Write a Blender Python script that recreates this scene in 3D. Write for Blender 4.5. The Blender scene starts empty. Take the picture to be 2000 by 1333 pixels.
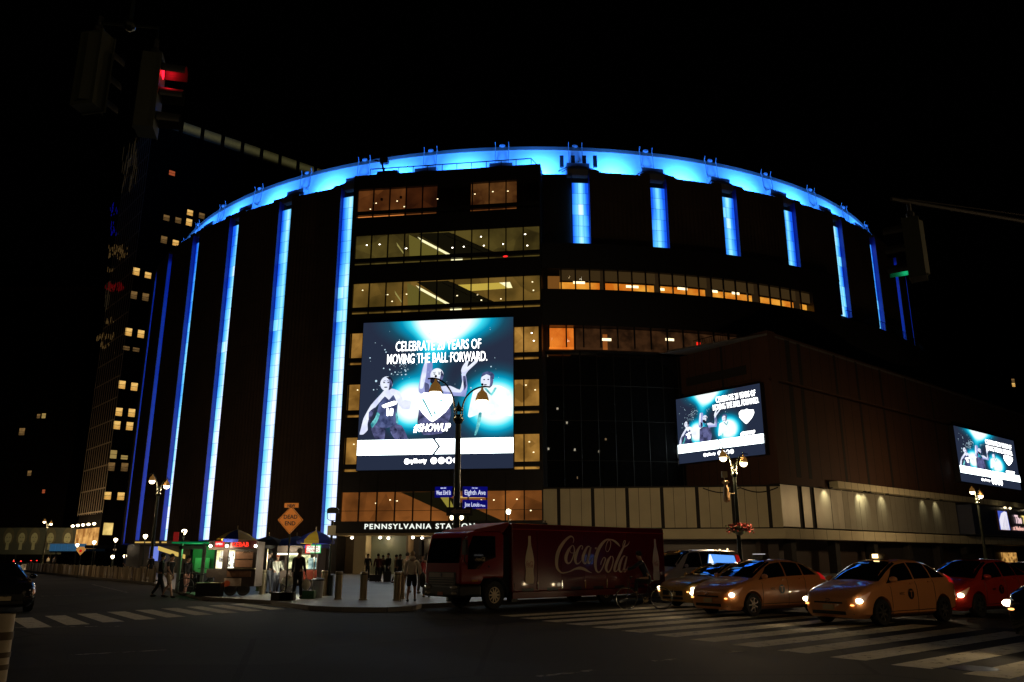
import bpy, bmesh, math, random
from mathutils import Vector, Matrix
R = math.radians
PI = math.pi
rnd = random.Random(7)
SC = bpy.context.scene
COL = SC.collection

# ------------------------------------------------------------------ camera, world, exposure
EYE = 1.6
PITCH = math.atan(423.5 / 1571.0)
cam = bpy.data.cameras.new('camera'); cam.lens = 36 * 1571.0 / 2000.0; cam.sensor_width = 36
cam.clip_start = 0.1; cam.clip_end = 3000
co = bpy.data.objects.new('camera', cam); COL.objects.link(co)
co.location = (0, 0, EYE); co.rotation_euler = (PI / 2 + PITCH, 0, 0)
SC.camera = co
w = bpy.data.worlds.new("World"); SC.world = w; w.use_nodes = True
bgn = w.node_tree.nodes['Background']
bgn.inputs[0].default_value = (0.10, 0.09, 0.10, 1); bgn.inputs[1].default_value = 0.0008   # black city night
SC.view_settings.view_transform = 'Standard'; SC.view_settings.look = 'None'
SC.view_settings.exposure = 0; SC.view_settings.gamma = 1
SC.cycles.max_bounces = 5; SC.cycles.diffuse_bounces = 2; SC.cycles.glossy_bounces = 3
SC.cycles.transparent_max_bounces = 8; SC.cycles.sample_clamp_indirect = 3

# ------------------------------------------------------------------ helpers
def srgb(r, g, b):
    f = lambda c: (c / 255 / 12.92) if c <= 10 else ((c / 255 + 0.055) / 1.055) ** 2.4
    return (f(r), f(g), f(b))

def ray(px, py):
    u = (px - 1000) / 1571.; v = (666.5 - py) / 1571.
    return (u, math.cos(PITCH) - v * math.sin(PITCH), math.sin(PITCH) + v * math.cos(PITCH))
def gp(px, py, z=0):
    d = ray(px, py); t = (z - EYE) / d[2]; return (d[0] * t, d[1] * t)
def at(px, py, Y):
    d = ray(px, py); t = Y / d[1]; return (d[0] * t, Y, EYE + d[2] * t)

MATS = {}
def mat(name, col, rough=0.6, metal=0.0, noise=0.25, nscale=3.0, bump=0.0, spec=0.5, coat=0.0, emit=None, es=1.0, alpha=None):
    if name in MATS: return MATS[name]
    m = bpy.data.materials.new(name); m.use_nodes = True; MATS[name] = m
    nt = m.node_tree; P = nt.nodes['Principled BSDF']
    P.inputs['Roughness'].default_value = rough; P.inputs['Metallic'].default_value = metal
    P.inputs['Specular IOR Level'].default_value = spec
    P.inputs['Coat Weight'].default_value = coat; P.inputs['Coat Roughness'].default_value = 0.05
    P.inputs['Base Color'].default_value = (*col, 1)
    if noise:
        tc = nt.nodes.new('ShaderNodeTexCoord'); n = nt.nodes.new('ShaderNodeTexNoise')
        n.inputs['Scale'].default_value = nscale; n.inputs['Detail'].default_value = 5
        nt.links.new(tc.outputs['Object'], n.inputs['Vector'])
        mx = nt.nodes.new('ShaderNodeMix'); mx.data_type = 'RGBA'
        mx.inputs[6].default_value = (*[c * (1 - noise) for c in col], 1)
        mx.inputs[7].default_value = (*[min(1, c * (1 + noise)) for c in col], 1)
        nt.links.new(n.outputs[0], mx.inputs[0]); nt.links.new(mx.outputs[2], P.inputs['Base Color'])
        if bump:
            b = nt.nodes.new('ShaderNodeBump'); b.inputs['Strength'].default_value = bump
            nt.links.new(n.outputs[0], b.inputs['Height']); nt.links.new(b.outputs[0], P.inputs['Normal'])
    if emit:
        P.inputs['Emission Color'].default_value = (*emit, 1); P.inputs['Emission Strength'].default_value = es
    return m

def emit_mat(name, col, st=1.0):
    if name in MATS: return MATS[name]
    m = bpy.data.materials.new(name); m.use_nodes = True; MATS[name] = m
    nt = m.node_tree; nt.nodes.clear()
    e = nt.nodes.new('ShaderNodeEmission'); o = nt.nodes.new('ShaderNodeOutputMaterial')
    e.inputs[0].default_value = (*col, 1); e.inputs[1].default_value = st
    nt.links.new(e.outputs[0], o.inputs[0]); return m

def N(nt, t, **kw):
    n = nt.nodes.new(t)
    for k, v in kw.items(): setattr(n, k, v)
    return n
def mth(nt, op, a, b=None, c=None):
    n = nt.nodes.new('ShaderNodeMath'); n.operation = op
    for i, x in enumerate((a, b, c)):
        if x is None: continue
        if isinstance(x, (int, float)): n.inputs[i].default_value = x
        else: nt.links.new(x, n.inputs[i])
    return n.outputs[0]

def room_mat(name, c1, c2, scale=0.35, st=1.0):
    """the lit inside of a room seen through a window: warm light with soft patches and darker furniture shapes"""
    if name in MATS: return MATS[name]
    m = bpy.data.materials.new(name); m.use_nodes = True; MATS[name] = m
    nt = m.node_tree; nt.nodes.clear()
    tc = N(nt, 'ShaderNodeTexCoord'); n = N(nt, 'ShaderNodeTexNoise'); n.inputs['Scale'].default_value = scale
    n.inputs['Detail'].default_value = 3; nt.links.new(tc.outputs['Object'], n.inputs['Vector'])
    v = N(nt, 'ShaderNodeTexVoronoi'); v.inputs['Scale'].default_value = scale * 1.6; nt.links.new(tc.outputs['Object'], v.inputs['Vector'])
    r = N(nt, 'ShaderNodeValToRGB'); r.color_ramp.elements[0].position = 0.33; r.color_ramp.elements[1].position = 0.68
    r.color_ramp.elements[0].color = (*c1, 1); r.color_ramp.elements[1].color = (*c2, 1)
    f = mth(nt, 'ADD', n.outputs[0], mth(nt, 'MULTIPLY', mth(nt, 'SUBTRACT', v.outputs['Color'], 0.5), 0.22))
    nt.links.new(f, r.inputs[0])
    e = N(nt, 'ShaderNodeEmission'); o = N(nt, 'ShaderNodeOutputMaterial'); e.inputs[1].default_value = st
    nt.links.new(r.outputs[0], e.inputs[0]); nt.links.new(e.outputs[0], o.inputs[0]); return m

def glass_mat(name, tint=(0.8, 0.8, 0.8), refl=0.08, rough=0.02):
    if name in MATS: return MATS[name]
    m = bpy.data.materials.new(name); m.use_nodes = True; MATS[name] = m
    nt = m.node_tree; nt.nodes.clear()
    t = N(nt, 'ShaderNodeBsdfTransparent'); t.inputs[0].default_value = (*tint, 1)
    g = N(nt, 'ShaderNodeBsdfGlossy'); g.inputs['Roughness'].default_value = rough
    lw = N(nt, 'ShaderNodeLayerWeight'); lw.inputs[0].default_value = 0.25
    f = mth(nt, 'ADD', mth(nt, 'MULTIPLY', lw.outputs['Fresnel'], 0.8), refl)
    mx = N(nt, 'ShaderNodeMixShader'); o = N(nt, 'ShaderNodeOutputMaterial')
    nt.links.new(f, mx.inputs[0]); nt.links.new(t.outputs[0], mx.inputs[1]); nt.links.new(g.outputs[0], mx.inputs[2])
    nt.links.new(mx.outputs[0], o.inputs[0]); return m

class MB:
    def __init__(s): s.v = []; s.f = []; s.m = []; s.mi = 0; s.uv = None
    def face(s, idx): s.f.append(tuple(idx)); s.m.append(s.mi)
    def poly(s, pts):
        b = len(s.v); s.v += [tuple(p) for p in pts]; s.face(range(b, b + len(pts)))
    def box(s, x0, x1, y0, y1, z0, z1, M=None):
        b = len(s.v)
        P = [(x0, y0, z0), (x1, y0, z0), (x1, y1, z0), (x0, y1, z0), (x0, y0, z1), (x1, y0, z1), (x1, y1, z1), (x0, y1, z1)]
        if M is not None: P = [tuple(M @ Vector(p)) for p in P]
        s.v += P
        for q in ((0, 3, 2, 1), (4, 5, 6, 7), (0, 1, 5, 4), (1, 2, 6, 5), (2, 3, 7, 6), (3, 0, 4, 7)): s.face([b + i for i in q])
    def cbox(s, c, d, M=None): s.box(c[0] - d[0] / 2, c[0] + d[0] / 2, c[1] - d[1] / 2, c[1] + d[1] / 2, c[2] - d[2] / 2, c[2] + d[2] / 2, M)
    def tube(s, pts, rad, n=8, cap=True):
        pts = [Vector(p) for p in pts]
        rs = rad if isinstance(rad, (list, tuple)) else [rad] * len(pts)
        b = len(s.v); prev = None
        for i, p in enumerate(pts):
            d = (pts[min(i + 1, len(pts) - 1)] - pts[max(i - 1, 0)])
            if d.length < 1e-9: d = Vector((0, 0, 1))
            d.normalize()
            if prev is None:
                a = Vector((0, 0, 1)) if abs(d.z) < 0.9 else Vector((1, 0, 0)); x = d.cross(a).normalized()
            else:
                x = (prev - d * prev.dot(d)).normalized()
            prev = x; y = d.cross(x)
            for k in range(n):
                t = 2 * PI * k / n; s.v.append(tuple(p + x * math.cos(t) * rs[i] + y * math.sin(t) * rs[i]))
        for i in range(len(pts) - 1):
            for k in range(n):
                a = b + i * n + k; c = b + i * n + (k + 1) % n; s.face((a, c, c + n, a + n))
        if cap:
            s.face(range(b + n - 1, b - 1, -1)); e = b + (len(pts) - 1) * n; s.face(range(e, e + n))
    def lathe(s, prof, c=(0, 0, 0), n=16, a0=0, a1=2 * PI, axis='z'):
        full = abs(a1 - a0 - 2 * PI) < 1e-6; m = n if full else n + 1; b = len(s.v)
        for (r, z) in prof:
            for k in range(m):
                t = a0 + (a1 - a0) * k / n
                if axis == 'z': s.v.append((c[0] + r * math.cos(t), c[1] + r * math.sin(t), c[2] + z))
                elif axis == 'y': s.v.append((c[0] + r * math.cos(t), c[1] + z, c[2] + r * math.sin(t)))
                else: s.v.append((c[0] + z, c[1] + r * math.cos(t), c[2] + r * math.sin(t)))
        for i in range(len(prof) - 1):
            for k in range(n):
                a = b + i * m + k; c2 = b + i * m + (k + 1) % m
                s.face((a, c2, c2 + m, a + m))
    def sphere(s, c, r, n=12, h=8):
        rr = r if isinstance(r, (tuple, list)) else (r, r, r); b = len(s.v)
        for i in range(h + 1):
            p = PI * i / h
            for k in range(n):
                t = 2 * PI * k / n
                s.v.append((c[0] + rr[0] * math.sin(p) * math.cos(t), c[1] + rr[1] * math.sin(p) * math.sin(t), c[2] + rr[2] * math.cos(p)))
        for i in range(h):
            for k in range(n):
                a = b + i * n + k; c2 = b + i * n + (k + 1) % n; s.face((a, a + n, c2 + n, c2))
    def prism(s, pts2, z0, z1):
        n = len(pts2); b = len(s.v)
        s.v += [(p[0], p[1], z0) for p in pts2] + [(p[0], p[1], z1) for p in pts2]
        s.face(range(b + n - 1, b - 1, -1)); s.face(range(b + n, b + 2 * n))
        for i in range(n): j = (i + 1) % n; s.face((b + i, b + j, b + n + j, b + n + i))
    def xz(s, pts2, y0, y1):
        """prism of an outline in the local x-z plane"""
        n = len(pts2); b = len(s.v)
        s.v += [(p[0], y0, p[1]) for p in pts2] + [(p[0], y1, p[1]) for p in pts2]
        s.face(range(b, b + n)); s.face(range(b + 2 * n - 1, b + n - 1, -1))
        for i in range(n): j = (i + 1) % n; s.face((b + j, b + i, b + n + i, b + n + j))
    def text(s, body, x, y, z, h=None, wdt=None, depth=0.01, shear=0, off=0, align='l', space=1.0, flip=1):
        """lettering in the local x-z plane, read from -y; h = cap height"""
        V, F = text_data(body, shear, off, space)
        if not V: return
        x0 = min(p[0] for p in V); x1 = max(p[0] for p in V)
        sc = (h / 0.70) if h else 1.0
        sx = (wdt / (x1 - x0)) if wdt else sc
        if not h: sc = sx
        dx = {'l': -x0 * sx, 'c': -(x0 + x1) / 2 * sx, 'r': -x1 * sx}[align]
        b = len(s.v)
        s.v += [(x + dx * flip + p[0] * sx * flip, y - p[2] * depth, z + p[1] * sc) for p in V]
        for f in F: s.face([b + i for i in f])
    def build(s, name, m, parent=None, smooth=False, loc=None, rz=None, autos=None):
        me = bpy.data.meshes.new(name); me.from_pydata(s.v, [], s.f)
        ms = m if isinstance(m, (list, tuple)) else [m]
        for x in ms: me.materials.append(x)
        me.polygons.foreach_set('material_index', s.m)
        if smooth: me.polygons.foreach_set('use_smooth', [True] * len(me.polygons))
        me.update()
        bm = bmesh.new(); bm.from_mesh(me); bmesh.ops.recalc_face_normals(bm, faces=bm.faces); bm.to_mesh(me); bm.free()
        if autos:
            try: me.set_sharp_from_angle(angle=R(autos))
            except Exception: pass
        o = bpy.data.objects.new(name, me); COL.objects.link(o)
        if parent is not None: o.parent = parent
        if loc is not None: o.location = loc
        if rz is not None: o.rotation_euler = (0, 0, rz)
        return o

TXT = {}
def text_data(body, shear=0, off=0, space=1.0):
    k = (body, shear, off, space)
    if k in TXT: return TXT[k]
    cu = bpy.data.curves.new('lettering', 'FONT'); cu.body = body; cu.extrude = 0.5; cu.shear = shear
    cu.offset = off; cu.space_character = space; cu.resolution_u = 3
    o = bpy.data.objects.new('lettering', cu); COL.objects.link(o)
    dg = bpy.context.evaluated_depsgraph_get(); me = o.evaluated_get(dg).to_mesh()
    V = [tuple(v.co) for v in me.vertices]; F = [tuple(p.vertices) for p in me.polygons]
    o.evaluated_get(dg).to_mesh_clear(); bpy.data.objects.remove(o); bpy.data.curves.remove(cu)
    V = [(v[0], v[1], v[2] + 0.5) for v in V]
    TXT[k] = (V, F); return TXT[k]

def thing(name, label, cat, loc=(0, 0, 0), rz=0, group=None):
    o = bpy.data.objects.new(name, None); o.empty_display_size = 0.2; COL.objects.link(o)
    o.location = loc; o.rotation_euler = (0, 0, rz); o['label'] = label; o['category'] = cat
    if group: o['group'] = group
    return o
def tag(o, label, cat, group=None, kind=None):
    o['label'] = label; o['category'] = cat
    if group: o['group'] = group
    if kind: o['kind'] = kind
    return o
def struct(o): o['kind'] = 'structure'; return o
def dup(root, loc, rz, label, group=None):
    r = root.copy(); COL.objects.link(r); r.location = loc; r.rotation_euler = (0, 0, rz); r['label'] = label
    if group: r['group'] = group
    def rec(a, b):
        for ch in list(a.children):
            c = ch.copy(); COL.objects.link(c); c.parent = b; rec(ch, c)
    rec(root, r); return r
def lamp(kind, name, loc, col, power, parent=None, **kw):
    l = bpy.data.lights.new(name, kind); l.color = col; l.energy = power
    for k, v in kw.items(): setattr(l, k, v)
    o = bpy.data.objects.new(name, l); COL.objects.link(o); o.location = loc
    if parent is not None: o.parent = parent
    return o
def aim(o, d): o.rotation_euler = Vector(d).to_track_quat('-Z', 'Y').to_euler()
def ribbon(mb, pts, y, sc=1.0, ox=0, oz=0, flipz=True, sub=6):
    """a pen stroke of changing width through (x, y, width) points, as a flat strip in x-z"""
    P = [Vector(p) for p in pts]; Q = []
    for i in range(len(P) - 1):
        p0, p1, p2, p3 = P[max(i - 1, 0)], P[i], P[i + 1], P[min(i + 2, len(P) - 1)]
        for k in range(sub):
            t = k / sub
            Q.append(0.5 * ((2 * p1) + (-p0 + p2) * t + (2 * p0 - 5 * p1 + 4 * p2 - p3) * t * t + (-p0 + 3 * p1 - 3 * p2 + p3) * t ** 3))
    Q.append(P[-1]); L = []; Rr = []
    for i, q in enumerate(Q):
        d = Q[min(i + 1, len(Q) - 1)] - Q[max(i - 1, 0)]; d.z = 0
        if d.length < 1e-6: continue
        d.normalize(); n = Vector((-d.y, d.x, 0)); h = max(q.z, 1) / 2
        L.append(q + n * h); Rr.append(q - n * h)
    b = len(mb.v)
    for k, (a, c) in enumerate(zip(L, Rr)):
        yy = y
        mb.v.append((ox + a.x * sc, yy, oz - a.y * sc)); mb.v.append((ox + c.x * sc, yy, oz - c.y * sc))
    for i in range(len(L) - 1): mb.face((b + 2 * i, b + 2 * i + 1, b + 2 * i + 3, b + 2 * i + 2))

# ------------------------------------------------------------------ shared materials
M_panel = mat('precast_concrete', (0.060, 0.038, 0.026), 0.9, noise=0.5, nscale=0.35, bump=0.2)
M_reveal = mat('blue_glow_reveal', (0.02, 0.05, 0.50), 0.45, noise=0.15, nscale=0.8)  # blue glow of the strips put into the metal's base colour
M_black = mat('dark_spandrel', (0.018, 0.016, 0.016), 0.35, noise=0.3, nscale=1.5)
M_mull = mat('bronze_mullion', (0.03, 0.025, 0.02), 0.4, metal=0.6, noise=0.2)
M_white = mat('white_soffit_plaster', (0.78, 0.8, 0.82), 0.8, noise=0.06, nscale=0.4)
M_fasc = mat('roof_fascia', (0.10, 0.075, 0.06), 0.7)
M_roof = mat('roof_membrane', (0.12, 0.12, 0.13), 0.9)
M_beige = mat('beige_cladding', (0.58, 0.52, 0.35), 0.8, noise=0.2, nscale=0.5, bump=0.1)
M_brownclad = mat('brown_cladding', (0.060, 0.024, 0.012), 0.8, noise=0.25, nscale=0.4, bump=0.12)
M_steelclad = mat('steel_cladding', (0.36, 0.34, 0.27), 0.42, metal=0.35, noise=0.18, nscale=0.7)
M_glass = glass_mat('window_glass', (0.9, 0.9, 0.9), 0.03)
M_dglass = mat('dark_glass_wall', (0.006, 0.007, 0.008), 0.012, noise=0.2, nscale=0.3, spec=0.35)
M_steel = mat('brushed_steel', (0.50, 0.42, 0.27), 0.28, metal=0.9, noise=0.12, nscale=4)
M_iron = mat('cast_iron_black', (0.02, 0.026, 0.02), 0.32, metal=0.5, noise=0.3, nscale=6)
M_bulb = emit_mat('lamp_glow', (1.0, 0.82, 0.5), 9)
M_bulbs = emit_mat('small_lamp_glow', (1.0, 0.80, 0.45), 2.5)
M_bulbw = emit_mat('white_lamp_glow', (1.0, 0.9, 0.72), 8)
WARM = (1.0, 0.68, 0.36)
BLUE = (0.030, 0.215, 1.0)

def led_mat():
    m = bpy.data.materials.new('led_tile'); m.use_nodes = True
    nt = m.node_tree; nt.nodes.clear()
    uv = N(nt, 'ShaderNodeUVMap'); sx = N(nt, 'ShaderNodeSeparateXYZ'); nt.links.new(uv.outputs[0], sx.inputs[0])
    oi = N(nt, 'ShaderNodeObjectInfo')
    fu = mth(nt, 'FLOOR', sx.outputs[0]); fv = mth(nt, 'FLOOR', sx.outputs[1])
    cb = N(nt, 'ShaderNodeCombineXYZ')
    nt.links.new(fu, cb.inputs[0]); nt.links.new(fv, cb.inputs[1])
    nt.links.new(mth(nt, 'MULTIPLY', oi.outputs['Random'], 57.0), cb.inputs[2])
    wn = N(nt, 'ShaderNodeTexWhiteNoise'); wn.noise_dimensions = '3D'; nt.links.new(cb.outputs[0], wn.inputs[0])
    # slow drift of brightness from one run of tiles to the next
    cb2 = N(nt, 'ShaderNodeCombineXYZ'); nt.links.new(sx.outputs[1], cb2.inputs[1])
    nt.links.new(mth(nt, 'MULTIPLY', sx.outputs[0], 1.3), cb2.inputs[0])
    nt.links.new(mth(nt, 'MULTIPLY', oi.outputs['Random'], 31.0), cb2.inputs[2])
    n2 = N(nt, 'ShaderNodeTexNoise'); n2.inputs['Scale'].default_value = 0.16; n2.inputs['Detail'].default_value = 1
    nt.links.new(cb2.outputs[0], n2.inputs['Vector'])
    gz = mth(nt, 'SUBTRACT', 1.0, mth(nt, 'DIVIDE', sx.outputs[1], 29.0))  # floodlight wash painted into the tile colour, whiter towards the bottom
    t = mth(nt, 'ADD', mth(nt, 'MULTIPLY', gz, 0.60), mth(nt, 'MULTIPLY', n2.outputs[0], 0.52))
    t = mth(nt, 'ADD', t, mth(nt, 'MULTIPLY', mth(nt, 'SUBTRACT', wn.outputs[0], 0.5), 0.10))
    big = mth(nt, 'MULTIPLY', mth(nt, 'GREATER_THAN', wn.outputs[0], 0.95), 0.14)
    t = mth(nt, 'ADD', t, big)
    ctr = mth(nt, 'SUBTRACT', 1.0, mth(nt, 'ABSOLUTE', mth(nt, 'SUBTRACT', mth(nt, 'DIVIDE', sx.outputs[0], 1.5), 1.0)))
    t = mth(nt, 'ADD', t, mth(nt, 'MULTIPLY', mth(nt, 'SUBTRACT', ctr, 0.62), 0.48))
    r = N(nt, 'ShaderNodeValToRGB'); cr = r.color_ramp
    cr.elements[0].position = 0.12; cr.elements[0].color = (0.008, 0.10, 0.85, 1)
    cr.elements[1].position = 0.78; cr.elements[1].color = (0.86, 0.97, 1.35, 1)
    e = cr.elements.new(0.30); e.color = (0.07, 0.45, 1.1, 1)
    e = cr.elements.new(0.50); e.color = (0.25, 0.80, 1.15, 1)
    nt.links.new(t, r.inputs[0])
    # dark joints between tiles
    def joint(x, wd):
        f = mth(nt, 'FRACT', x); return mth(nt, 'MULTIPLY', mth(nt, 'GREATER_THAN', f, wd), mth(nt, 'LESS_THAN', f, 1 - wd))
    j = mth(nt, 'MULTIPLY', joint(sx.outputs[0], 0.03), joint(sx.outputs[1], 0.022))
    st = mth(nt, 'ADD', mth(nt, 'MULTIPLY', j, 0.62), 0.5)
    em = N(nt, 'ShaderNodeEmission'); o = N(nt, 'ShaderNodeOutputMaterial')
    nt.links.new(r.outputs[0], em.inputs[0]); nt.links.new(st, em.inputs[1]); nt.links.new(em.outputs[0], o.inputs[0])
    return m
M_led = led_mat()

# ------------------------------------------------------------------ the arena
CX, CY = 2.69, 141.5
RP, SP, PH, WD = 62.8, 7.923, 3.39, 1.755
def pt(r, a, z): a = R(a); return (r * math.sin(a), -r * math.cos(a), z)
def arcbox(mb, r0, r1, a0, a1, z0, z1, n=8, ribs=0.0):
    b = len(mb.v)
    for i in range(n + 1):
        a = a0 + (a1 - a0) * i / n; ro = r1 - (ribs if i % 2 else 0)
        mb.v += [pt(r0, a, z0), pt(ro, a, z0), pt(ro, a, z1), pt(r0, a, z1)]
    for i in range(n):
        q = b + 4 * i
        for k in range(4): mb.face((q + k, q + (k + 1) % 4, q + 4 + (k + 1) % 4, q + 4 + k))
    mb.face((b, b + 1, b + 2, b + 3)); q = b + 4 * n; mb.face((q + 3, q + 2, q + 1, q))

arena = thing('arena', 'round dark arena with blue lit vertical strips, blue roof band and glazed escalator block', 'arena', (CX, CY, 0))
def A(mb, name, m, smooth=False, parent=None, **k): return mb.build(name, m, parent or arena, smooth, **k)

mb = MB(); mb.lathe([(61.55, 0), (61.55, 42), (60.9, 42.0)], n=180); A(mb, 'drum_wall', M_black)
mb = MB(); mb.lathe([(60.9, 42.0), (60.35, 42.6), (59.95, 43.8), (59.7, 45.0), (59.5, 46.0)], n=180); A(mb, 'roof_band', M_white, True)
mb = MB(); mb.lathe([(59.5, 46.0), (59.62, 46.02), (59.62, 46.4), (59.2, 46.45)], n=180); A(mb, 'roof_fascia', M_fasc)
mb = MB(); mb.lathe([(59.2, 46.4), (40, 47.5), (0.01, 48.2)], n=90); A(mb, 'roof', M_roof)

def bottoms(k):
    if k < -2: return 3.4
    if k <= 3: return 33.1
    return {4: 29.1, 5: 28.0, 6: 29.6}.get(k, 29.6)
def panel_mesh(z0, nm):
    mb = MB(); zc = z0
    while zc < 41.7: arcbox(mb, 61.55, RP, WD, SP, zc, min(41.75, zc + 5.28), 28, 0.05); zc += 5.33
    arcbox(mb, 61.5, RP - .12, WD + .02, SP - .02, z0, 41.7, 8)
    # thick upturned ends of the panel
    arcbox(mb, 61.2, RP - 0.06, WD, WD + 0.9, 41.75, 42.05, 2); arcbox(mb, 61.2, RP - 0.06, SP - 0.9, SP, 41.75, 42.05, 2)
    return mb
# concrete panels: one mesh per height, copied round the drum
pan = {}
def place(cache, key, make, name, m, k, par=None):
    if key not in cache:
        o = A(make(), name, m); cache[key] = o
    else:
        o = cache[key].copy(); COL.objects.link(o)
    o.parent = par or arena
    o.rotation_euler = (0, 0, R(PH + k * SP)); return o
revs, strips, heads, boxes = {}, {}, {}, {}
def rev_mesh(z0):
    mb = MB()
    for a in (0.0, WD):
        s = 0.012 if a == 0 else -0.012
        mb.poly([pt(62.0, a + s, z0), pt(RP - 0.05, a + s, z0), pt(RP - 0.05, a + s, 41.7), pt(62.0, a + s, 41.7)])
    return mb
def strip_obj(z0, k, key):
    if key in strips:
        o = strips[key].copy(); COL.objects.link(o)
    else:
        nr = max(1, round((40.6 - z0) / 1.32)); V = []; F = []; UV = []
        for r_ in range(nr):
            for c in range(3):
                a0 = [0.03, 0.66, 1.2, WD - 0.03][c]; a1 = [0.03, 0.66, 1.2, WD - 0.03][c + 1]
                za = z0 + 0.1 + (40.6 - z0) * r_ / nr; zb = z0 + 0.1 + (40.6 - z0) * (r_ + 1) / nr
                b = len(V); V += [pt(62.22, a0, za), pt(62.22, a1, za), pt(62.22, a1, zb), pt(62.22, a0, zb)]
                F.append((b, b + 1, b + 2, b + 3)); rr = (za - 3.4) / 1.32
                UV += [(c, round(rr)), (c + 1, round(rr)), (c + 1, round(rr) + 1), (c, round(rr) + 1)]
        me = bpy.data.meshes.new('light_strip'); me.from_pydata(V, [], F)
        l = me.uv_layers.new(name='UVMap')
        for i, x in enumerate(UV): l.data[i].uv = x
        me.materials.append(M_led)
        o = bpy.data.objects.new('light_strip', me); COL.objects.link(o); strips[key] = o
    o.parent = arena; o.rotation_euler = (0, 0, R(PH + k * SP)); return o
def head_mesh():
    mb = MB()
    arcbox(mb, 60.95, 62.3, -0.35, WD + 0.35, 41.6, 42.35, 4)
    arcbox(mb, 60.5, 61.4, -0.3, WD + 0.3, 42.35, 43.5, 4)
    for s, a in ((-1, 0.0), (1, WD)):
        mb.tube([pt(61.0, a, 43.3), pt(62.5, a + s * 1.25, 41.9)], 0.06, 6)
        mb.tube([pt(61.2, a, 43.0), pt(62.6, a + s * 0.9, 41.8)], 0.05, 6)
    return mb
def davit_mesh():
    mb = MB()
    for a in (0.15, WD - 0.15):
        mb.tube([pt(59.6, a, 46.3), pt(59.8, a, 46.95)], 0.05, 6)
        mb.tube([pt(60.9, a, 42.5), pt(59.85, a, 44.6), pt(59.75, a, 46.4)], 0.04, 6)
    mb.sphere(pt(59.6, WD / 2, 46.55), (0.35, 0.25, 0.22), 8, 5)
    return mb
M_headm = mat('painted_steel_head', (0.22, 0.23, 0.26), 0.5)
ks = list(range(-10, 10))
for k in ks:
    if k not in (-3, -2, -1):
        z0 = bottoms(k)
        kk = k if k < -2 else k + 100
        place(pan, z0 if k != 3 else 33.1, lambda: panel_mesh(z0, ''), 'wall_panel', M_panel, k)
    if k not in (-2, -1):
        z0 = bottoms(k)
        place(revs, z0, lambda: rev_mesh(z0), 'strip_reveal', M_reveal, k)
        strip_obj(z0, k, z0)
    place(heads, 0, head_mesh, 'column_head', M_headm, k)
    place(boxes, 0, davit_mesh, 'roof_davit', M_headm, k)
    # the floodlights behind the panel tops that wash the band
    a = PH + k * SP + WD + (SP - WD) / 2
    if -8 <= k <= 8:
        for da in (-1.6, 1.6):
            mbf = MB()
        L = lamp('AREA', 'band_floodlight', pt(61.75, a, 42.3), BLUE, 1400, arena, shape='RECTANGLE', size=2.6, size_y=0.35)
        d = Vector(pt(59.75, a, 44.4)) - Vector(pt(61.75, a, 42.3)); L.rotation_euler = d.to_track_quat('-Z', 'Y').to_euler()
        L.data.spread = R(160)
for k in range(10, 35):      # the far side of the drum
    place(pan, 3.4, lambda: panel_mesh(3.4, ''), 'wall_panel', M_panel, k)
for px in (1097, 1119, 1141, 1162):
    a_, _z = 0, 0
    d = ray(px, 316); aa = d[0] ** 2 + d[1] ** 2; bb = d[0] * CX + d[1] * CY; qq = CX * CX + CY * CY - 60.9 ** 2; tt = (bb - math.sqrt(bb * bb - aa * qq)) / aa
    q = (d[0] * tt - CX, d[1] * tt - CY, EYE + d[2] * tt)
    mb = MB(); mb.cbox(q, (.42, .3, 1.35)); mb.tube([q, (q[0], q[1] + .6, q[2] - .4)], .05, 5); A(mb, 'antenna_panel', M_black)
# base ring under the panels on the left, plinth ring on the right
mb = MB(); arcbox(mb, 60.5, 61.9, -95, -17, 0, 3.35, 60); A(mb, 'base_wall', M_black)
mb = MB(); arcbox(mb, 61.0, 64.4, 33, 95, 0, 27.9, 40); A(mb, 'stair_drum', M_black)
mb = MB()
for i in range(40):
    a = 33.6 + i * 0.55; mb.tube([pt(64.2, a, 27.9), pt(64.2, a, 29.0)], 0.025, 4)
mb.tube([pt(64.2, 33.6 + i * 0.55, 29.0) for i in range(40)], 0.035, 4); A(mb, 'roof_railing', M_mull)

# infill wall in front of the drum, right of the glazed block
RI = 64.0
def cylz(px, py, r=RI):
    d = ray(px, py); a = d[0] ** 2 + d[1] ** 2; b = d[0] * CX + d[1] * CY; q = CX * CX + CY * CY - r * r
    t = (b - math.sqrt(b * b - a * q)) / a; p = (d[0] * t, d[1] * t, EYE + d[2] * t)
    return math.degrees(math.atan2(p[0] - CX, CY - p[1])), p[2]
mb = MB()
arcbox(mb, 61.5, RI, 0.15, 33, 30.2, 33.0, 30)
arcbox(mb, 61.5, RI, 0.15, 33, 24.15, 28.0, 30)
arcbox(mb, 61.5, 62.5, 0.15, 33, 21.9, 33.0, 30)
arcbox(mb, 61.5, RI, 28.9, 33, 28.0, 30.2, 4); arcbox(mb, 61.5, RI, 19.5, 33, 21.9, 24.15, 14)
A(mb, 'infill_wall', M_black)
mb = MB(); arcbox(mb, 61.4, 61.68, 0.15, 33, 7.6, 21.9, 30); A(mb, 'dark_glass_wall', M_dglass)
mb = MB()
for i in range(18):
    a = 0.7 + i * 1.62; mb.tube([pt(61.7, a, 7.7), pt(61.7, a, 21.9)], 0.035, 4)
for z in (10.9, 14.9, 18.5): mb.tube([pt(61.7, 0.2 + j * 1.1, z) for j in range(28)], 0.035, 4)
A(mb, 'curtain_mullions', mat('grey_mullion', (0.016, 0.017, 0.017), 0.6))
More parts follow.
